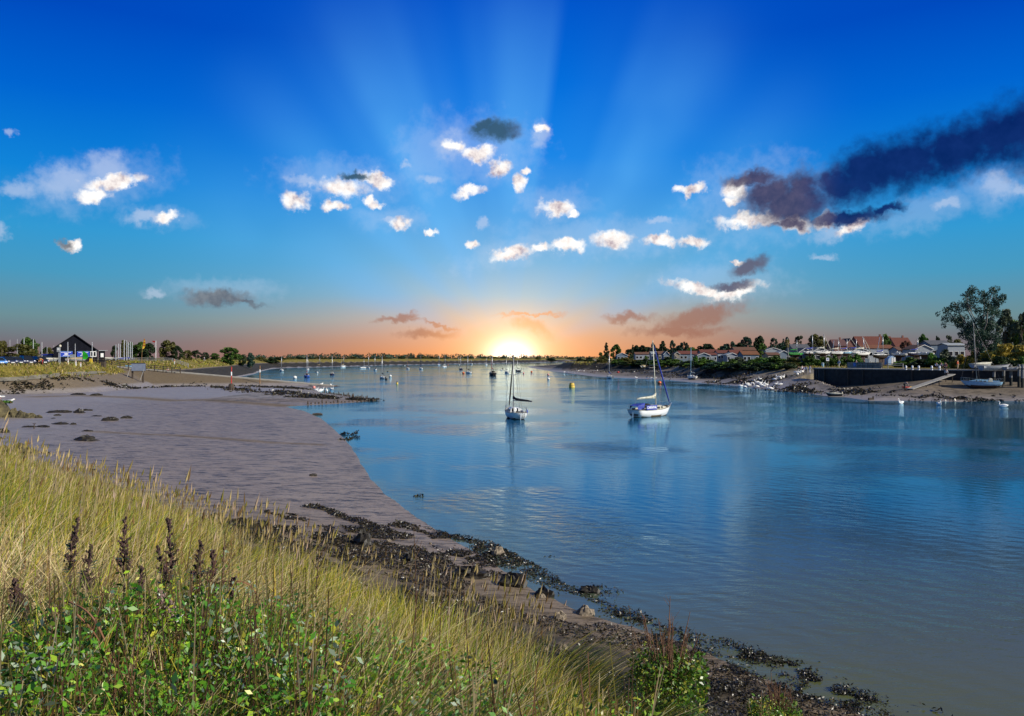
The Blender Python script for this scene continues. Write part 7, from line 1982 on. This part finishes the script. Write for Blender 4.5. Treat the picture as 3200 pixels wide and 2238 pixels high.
def stalk_plant(kind, label, u, v, d, cat, seed, group, height=None, tone=0):
    """one countable plant: its tip is at photo pixel u, v, at distance d"""
    g = np.random.default_rng(seed)
    x = (u - 1600) / F * d; ztop = CAMH - (v - 1119) / F * d
    zg = hz(x, d); H = max(ztop - zg, .35)
    t = thing(dict(mugwort='mugwort_plant', dock='dry_dock_stalk', yellow='yellow_stalk', twig='dry_twig_bush')[kind], label, cat, (x, d, zg), 0, group)
    bow = g.normal(0, .05, 2)
    S = lambda s: np.array([bow[0] * s * (1 - s) * 4 * H, bow[1] * s * (1 - s) * 4 * H, H * s])
    if kind == 'mugwort':
        MB().path([S(s) for s in (-.03, .3, .6, .85, 1)], [.006, .0055, .0045, .003, .0015], 5).build('stem', mat('mugwort_stem', (.11, .06, .045), .8), t)
        Q, C = [], []
        base = np.array([(.055, .030, .028), (.085, .05, .045), (.03, .022, .02)]) if tone == 0 else np.array([(.30, .21, .19), (.22, .15, .14), (.16, .12, .10)])
        L = min(.34, H * .5)
        for b in range(44):
            s0 = 1 - (L / H) * g.uniform(0, 1) ** .9; o = S(s0); ln = (.010 + .036 * (1 - s0) * H / L) * g.uniform(.6, 1.2); a = g.uniform(0, 6.28)
            e = o + np.array([math.cos(a) * ln, math.sin(a) * ln, ln * 1.15])
            for q in range(11):
                c = o + (e - o) * g.uniform(0, 1.1) + g.normal(0, .003, 3); r = g.uniform(.0038, .0068)
                top, bot = c + [0, 0, r * 1.3], c - [0, 0, r * 1.3]; ring = [c + r * np.array([math.cos(w), math.sin(w), 0]) for w in (0, 1.57, 3.14, 4.71)]
                for j in range(4): Q.append([bot, ring[j], top, ring[(j + 1) % 4]])
                C.append(np.repeat((base[g.choice(3)] * g.uniform(.7, 1.4))[None], 16, 0))
        V = np.array(Q).reshape(-1, 3)
        link('seed_spike', npmesh('seed_spike', V, np.arange(len(V)).reshape(-1, 4), colmat('seed_spikes', .9, 0), np.concatenate(C), 'hue'), t)
        Q, C = [], []
        for b in range(60):
            s0 = g.uniform(.08, .80); o = S(s0); a = g.uniform(0, 6.28); ln = g.uniform(.03, .065); dr = np.array([math.cos(a), math.sin(a), g.uniform(-.2, .5)]); sd = np.array([-math.sin(a), math.cos(a), 0]) * ln * .22
            Q.append([o, o + dr * ln * .5 - sd, o + dr * ln, o + dr * ln * .5 + sd]); C.append(np.repeat(np.array([[.05, .09, .035]]) * g.uniform(.6, 1.8), 4, 0))
        V = np.array(Q).reshape(-1, 3); link('leaves', npmesh('leaves', V, np.arange(len(V)).reshape(-1, 4), colmat('herb_leaves'), np.concatenate(C), 'hue'), t)
    elif kind in ('dock', 'yellow'):
        m = mat('dry_stalk', (.10, .055, .028), .85, var=.4, scale=20) if kind == 'dock' else mat('yellow_stalk', (.42, .30, .035), .6, var=.45, scale=14, col2=(.22, .17, .03))
        r = .0055 if kind == 'dock' else .011
        MB().path([S(s) for s in (-.03, .25, .5, .75, 1)], [r, r * .95, r * .85, r * .7, r * .4], 6).build('stem', m, t)
        for b in range(9):
            s0 = .25 + .08 * b; o = S(s0); a = g.uniform(0, 6.28); ln = g.uniform(.03, .11)
            mb = MB().path([o - np.array([0, 0, .01]), o + np.array([math.cos(a) * ln * .5, math.sin(a) * ln * .5, ln * .5]), o + np.array([math.cos(a) * ln * .8, math.sin(a) * ln * .8, ln * 1.2])], [.003, .0025, .0015], 4)
            mb.ball(o, (.009, .009, .012), 5, 4)
            mb.build('side_shoot', m, t)
        if kind == 'yellow' or tone:
            Q, C = [], []
            for b in range(26):
                s0 = g.uniform(.1, .95); o = S(s0) + g.normal(0, .015, 3); a = g.uniform(0, 6.28); ln = g.uniform(.02, .055); dr = np.array([math.cos(a), math.sin(a), g.uniform(-.4, .3)]); sd = np.array([-math.sin(a), math.cos(a), .2]) * ln * .35
                Q.append([o, o + dr * ln * .5 - sd, o + dr * ln, o + dr * ln * .5 + sd]); C.append(np.repeat(np.array([[(.28, .22, .03), (.16, .20, .03), (.20, .10, .04)][g.integers(3)]]), 4, 0))
            V = np.array(Q).reshape(-1, 3); link('leaves', npmesh('leaves', V, np.arange(len(V)).reshape(-1, 4), colmat('herb_leaves'), np.concatenate(C), 'hue'), t)
    else:
        m = mat('dry_twig', (.17, .085, .045), .85, var=.4, scale=12); mb = MB()
        for b in range(44):
            a = g.uniform(0, 6.28); sp = g.uniform(.08, .42) * H * .8; hh = H * (1 if b == 0 else g.uniform(.4, .88)); sp = .05 if b == 0 else sp
            pts = [np.array([g.normal(0, .03), g.normal(0, .03), 0])]
            for s in (.35, .7, 1): pts.append(np.array([math.cos(a) * sp * s + g.normal(0, .012), math.sin(a) * sp * s + g.normal(0, .012), hh * s]))
            mb.path(pts, [.010, .008, .006, .003], 4)
            for q in range(6):
                s0 = g.uniform(.35, .98); o = pts[0] + (pts[-1] - pts[0]) * s0; c_ = g.uniform(0, 6.28); ln = g.uniform(.05, .16)
                mb.path([o, o + np.array([math.cos(c_) * ln * .7, math.sin(c_) * ln * .7, ln])], [.003, .0015], 4)
        mb.build('twigs', m, t)
        Q, C = [], []
        for b in range(3200):
            a = g.uniform(0, 6.28); r = .36 * g.uniform(0, 1) ** .5 * min(H, 1.3); o = np.array([math.cos(a) * r, math.sin(a) * r, H * .52 * g.uniform(0, 1) ** .8]); ln = g.uniform(.035, .075)
            dr = g.normal(size=3); dr /= np.linalg.norm(dr); sd = np.cross(dr, g.normal(size=3)); sd = sd / np.linalg.norm(sd) * ln * .3
            Q.append([o, o + dr * ln * .5 - sd, o + dr * ln, o + dr * ln * .5 + sd]); C.append(np.repeat(np.array([[(.07, .17, .015), (.13, .22, .02), (.26, .26, .03), (.035, .09, .012)][g.choice(4, p=[.35, .3, .15, .2])]]), 4, 0))
        V = np.array(Q).reshape(-1, 3); link('leaves', npmesh('leaves', V, np.arange(len(V)).reshape(-1, 4), colmat('herb_leaves'), np.concatenate(C), 'hue'), t)
    return t
MG = 'mugwort stalks in the foreground'
for i, (u, v, d, tn, lab) in enumerate([(246, 1618, 4.9, 0, 'dark mugwort spike standing against the pale dry grass, leftmost of the tall three'), (288, 1700, 4.6, 0, 'mugwort spike leaning right beside the leftmost tall one'), (391, 1622, 4.8, 0, 'broadest dark mugwort spike, middle of the tall three'), (525, 1626, 4.9, 0, 'dark mugwort spike at the right of the tall three'), (492, 1712, 4.6, 0, 'short brown mugwort spike left of the right tall one'),
        (629, 1690, 4.7, 0, 'small forked mugwort spike in front of the green grass'), (665, 1724, 4.6, 0, 'mugwort spike just right of the forked one'), (442, 1774, 4.3, 0, 'single stubby mugwort spike below the tall three'), (45, 1816, 4.1, 0, 'black mugwort spike near the left picture edge'), (67, 1862, 4.0, 0, 'lower mugwort spike beside the one at the left edge'),
        (497, 1834, 3.9, 1, 'pinkish grey mugwort spike in the green weeds, upper'), (539, 1874, 3.8, 1, 'pinkish grey mugwort spike in the green weeds, right'), (732, 1808, 4.2, 0, 'bent dark mugwort spike beside the brown dock stalk'), (440, 1960, 3.6, 1, 'pale pink mugwort spike low in the weeds, left'), (480, 2010, 3.5, 1, 'pale pink mugwort spike low in the weeds, right'), (600, 2150, 3.4, 1, 'pale mugwort spike near the bottom edge'), (1120, 2110, 4.0, 1, 'pale mugwort spike under the bright green leaves'), (410, 2120, 3.3, 1, 'pale mugwort spike at the bottom left')]):
    stalk_plant('mugwort', lab, u, v, d, 'weed plant', 40 + i, MG, tone=tn)
DG = 'dry stalks in the foreground'
for i, (k, u, v, d, tn, lab) in enumerate([('dock', 704, 1662, 4.7, 0, 'tall brown dock stalk right of the mugworts'), ('yellow', 856, 1768, 4.3, 1, 'thick yellowing stalk with rusty seeds'), ('yellow', 545, 2000, 3.5, 0, 'bright yellow stalk at the lower left'), ('yellow', 672, 1950, 3.6, 0, 'yellow-green stalk right of the bright yellow one'), ('dock', 1293, 1648, 6.6, 0, 'tallest thin dark stalk rising over the weed belt'),
        ('dock', 1187, 1935, 5.6, 1, 'brown branched stalk above the glossy green leaves'), ('dock', 1410, 1962, 6.0, 1, 'dark stalk at the grass edge right of the tallest one'), ('dock', 1513, 1978, 6.4, 0, 'reddish stalk over a whorl of pale leaves'), ('dock', 997, 1735, 5.8, 0, 'thin stalk left of the glossy green leaves'), ('dock', 1966, 1892, 9.2, 0, 'thin stalk standing over the weed left of the dry bush'), ('dock', 2015, 1930, 9.4, 0, 'thin stalk close to the dry bush, left'), ('dock', 1100, 1900, 5.0, 1, 'rusty stalk in the dark weeds'), ('dock', 640, 1780, 4.4, 1, 'brown stalk in front of the small forked spike')]):
    stalk_plant(k, lab, u, v, d, 'stalk', 70 + i, DG)
stalk_plant('twig', 'large dry twiggy bush with yellow-green leaves at the bottom right', 2085, 1860, 9.6, 'bush', 91, None)
stalk_plant('twig', 'small dry sprig with a leafy foot right of the large twiggy bush', 2420, 2098, 11.6, 'bush', 92, None)
def bramble(label, pts, d, seed):
    t = None; P = []
    for i, (u, v) in enumerate(pts):
        dd = d - .12 * math.sin(i); P.append(Vector(((u - 1600) / F * dd, dd, CAMH - (v - 1119) / F * dd)))
    o = Vector((P[0].x, P[0].y, hz(P[0].x, P[0].y)))
    t = thing('bramble_stem', label, 'stem', o, 0, 'arching dry stems in the foreground')
    q = [p - o for p in P]; q = [Vector((q[0].x, q[0].y, 0))] + q
    for _ in range(3): q = [q[0]] + [a.lerp(b, f) for a, b in zip(q, q[1:]) for f in (.25, .75)] + [q[-1]]
    MB().path(q, [.0042] * (len(q) - 1) + [.0015], 5).build('stem', mat('bramble_red', (.26, .12, .06), .7, var=.4, scale=15), t)
    for a, b in list(zip(q[1:], q[2:]))[4::9]:
        m = a.lerp(b, .5); MB().path([m, m + Vector((.03, -.02, .05))], [.003, .001], 4).build('side_shoot', mat('bramble_red', (.26, .12, .06)), t)
bramble('long reddish stem arching over the bottom left corner', [(0, 2046), (90, 2070), (170, 2130), (240, 2220)], 3.2, 1)
bramble('pale arching stem rising left of the bright yellow stalk', [(360, 2120), (330, 2000), (280, 1910), (215, 1880)], 3.4, 2)
bramble('red stem crossing the yellow stalks', [(330, 2060), (300, 1980), (240, 1920)], 3.5, 3)
bramble('thin tan stem arching above the right end of the mugworts', [(820, 1950), (800, 1830), (720, 1810), (620, 1840)], 4.4, 4)

# far-off wood beyond the marsh, read as one mass; distance haze is put into its blue leaf colour
def far_wood():
    g = np.random.default_rng(33); C, Rr = [], []
    for i in range(420):
        d = g.uniform(1500, 2300); u = g.uniform(760, 1880); h = 5.5 + g.uniform(0, 9.5) * np.clip(1.15 - abs(u - 1150) / 900, .25, 1)
        x = (u - 1600) / F * d
        C.append((x, d, h * .55 + 2)); Rr.append(h * .55)
    v, f, t = leafcloud(C, Rr, 16000, 1.5, 4, .9)
    tag(link('distant_wood', npmesh('distant_wood', v, f, LEAF['blue'], t)), 'low far-off line of trees along the horizon', 'wood', kind='stuff')
far_wood()
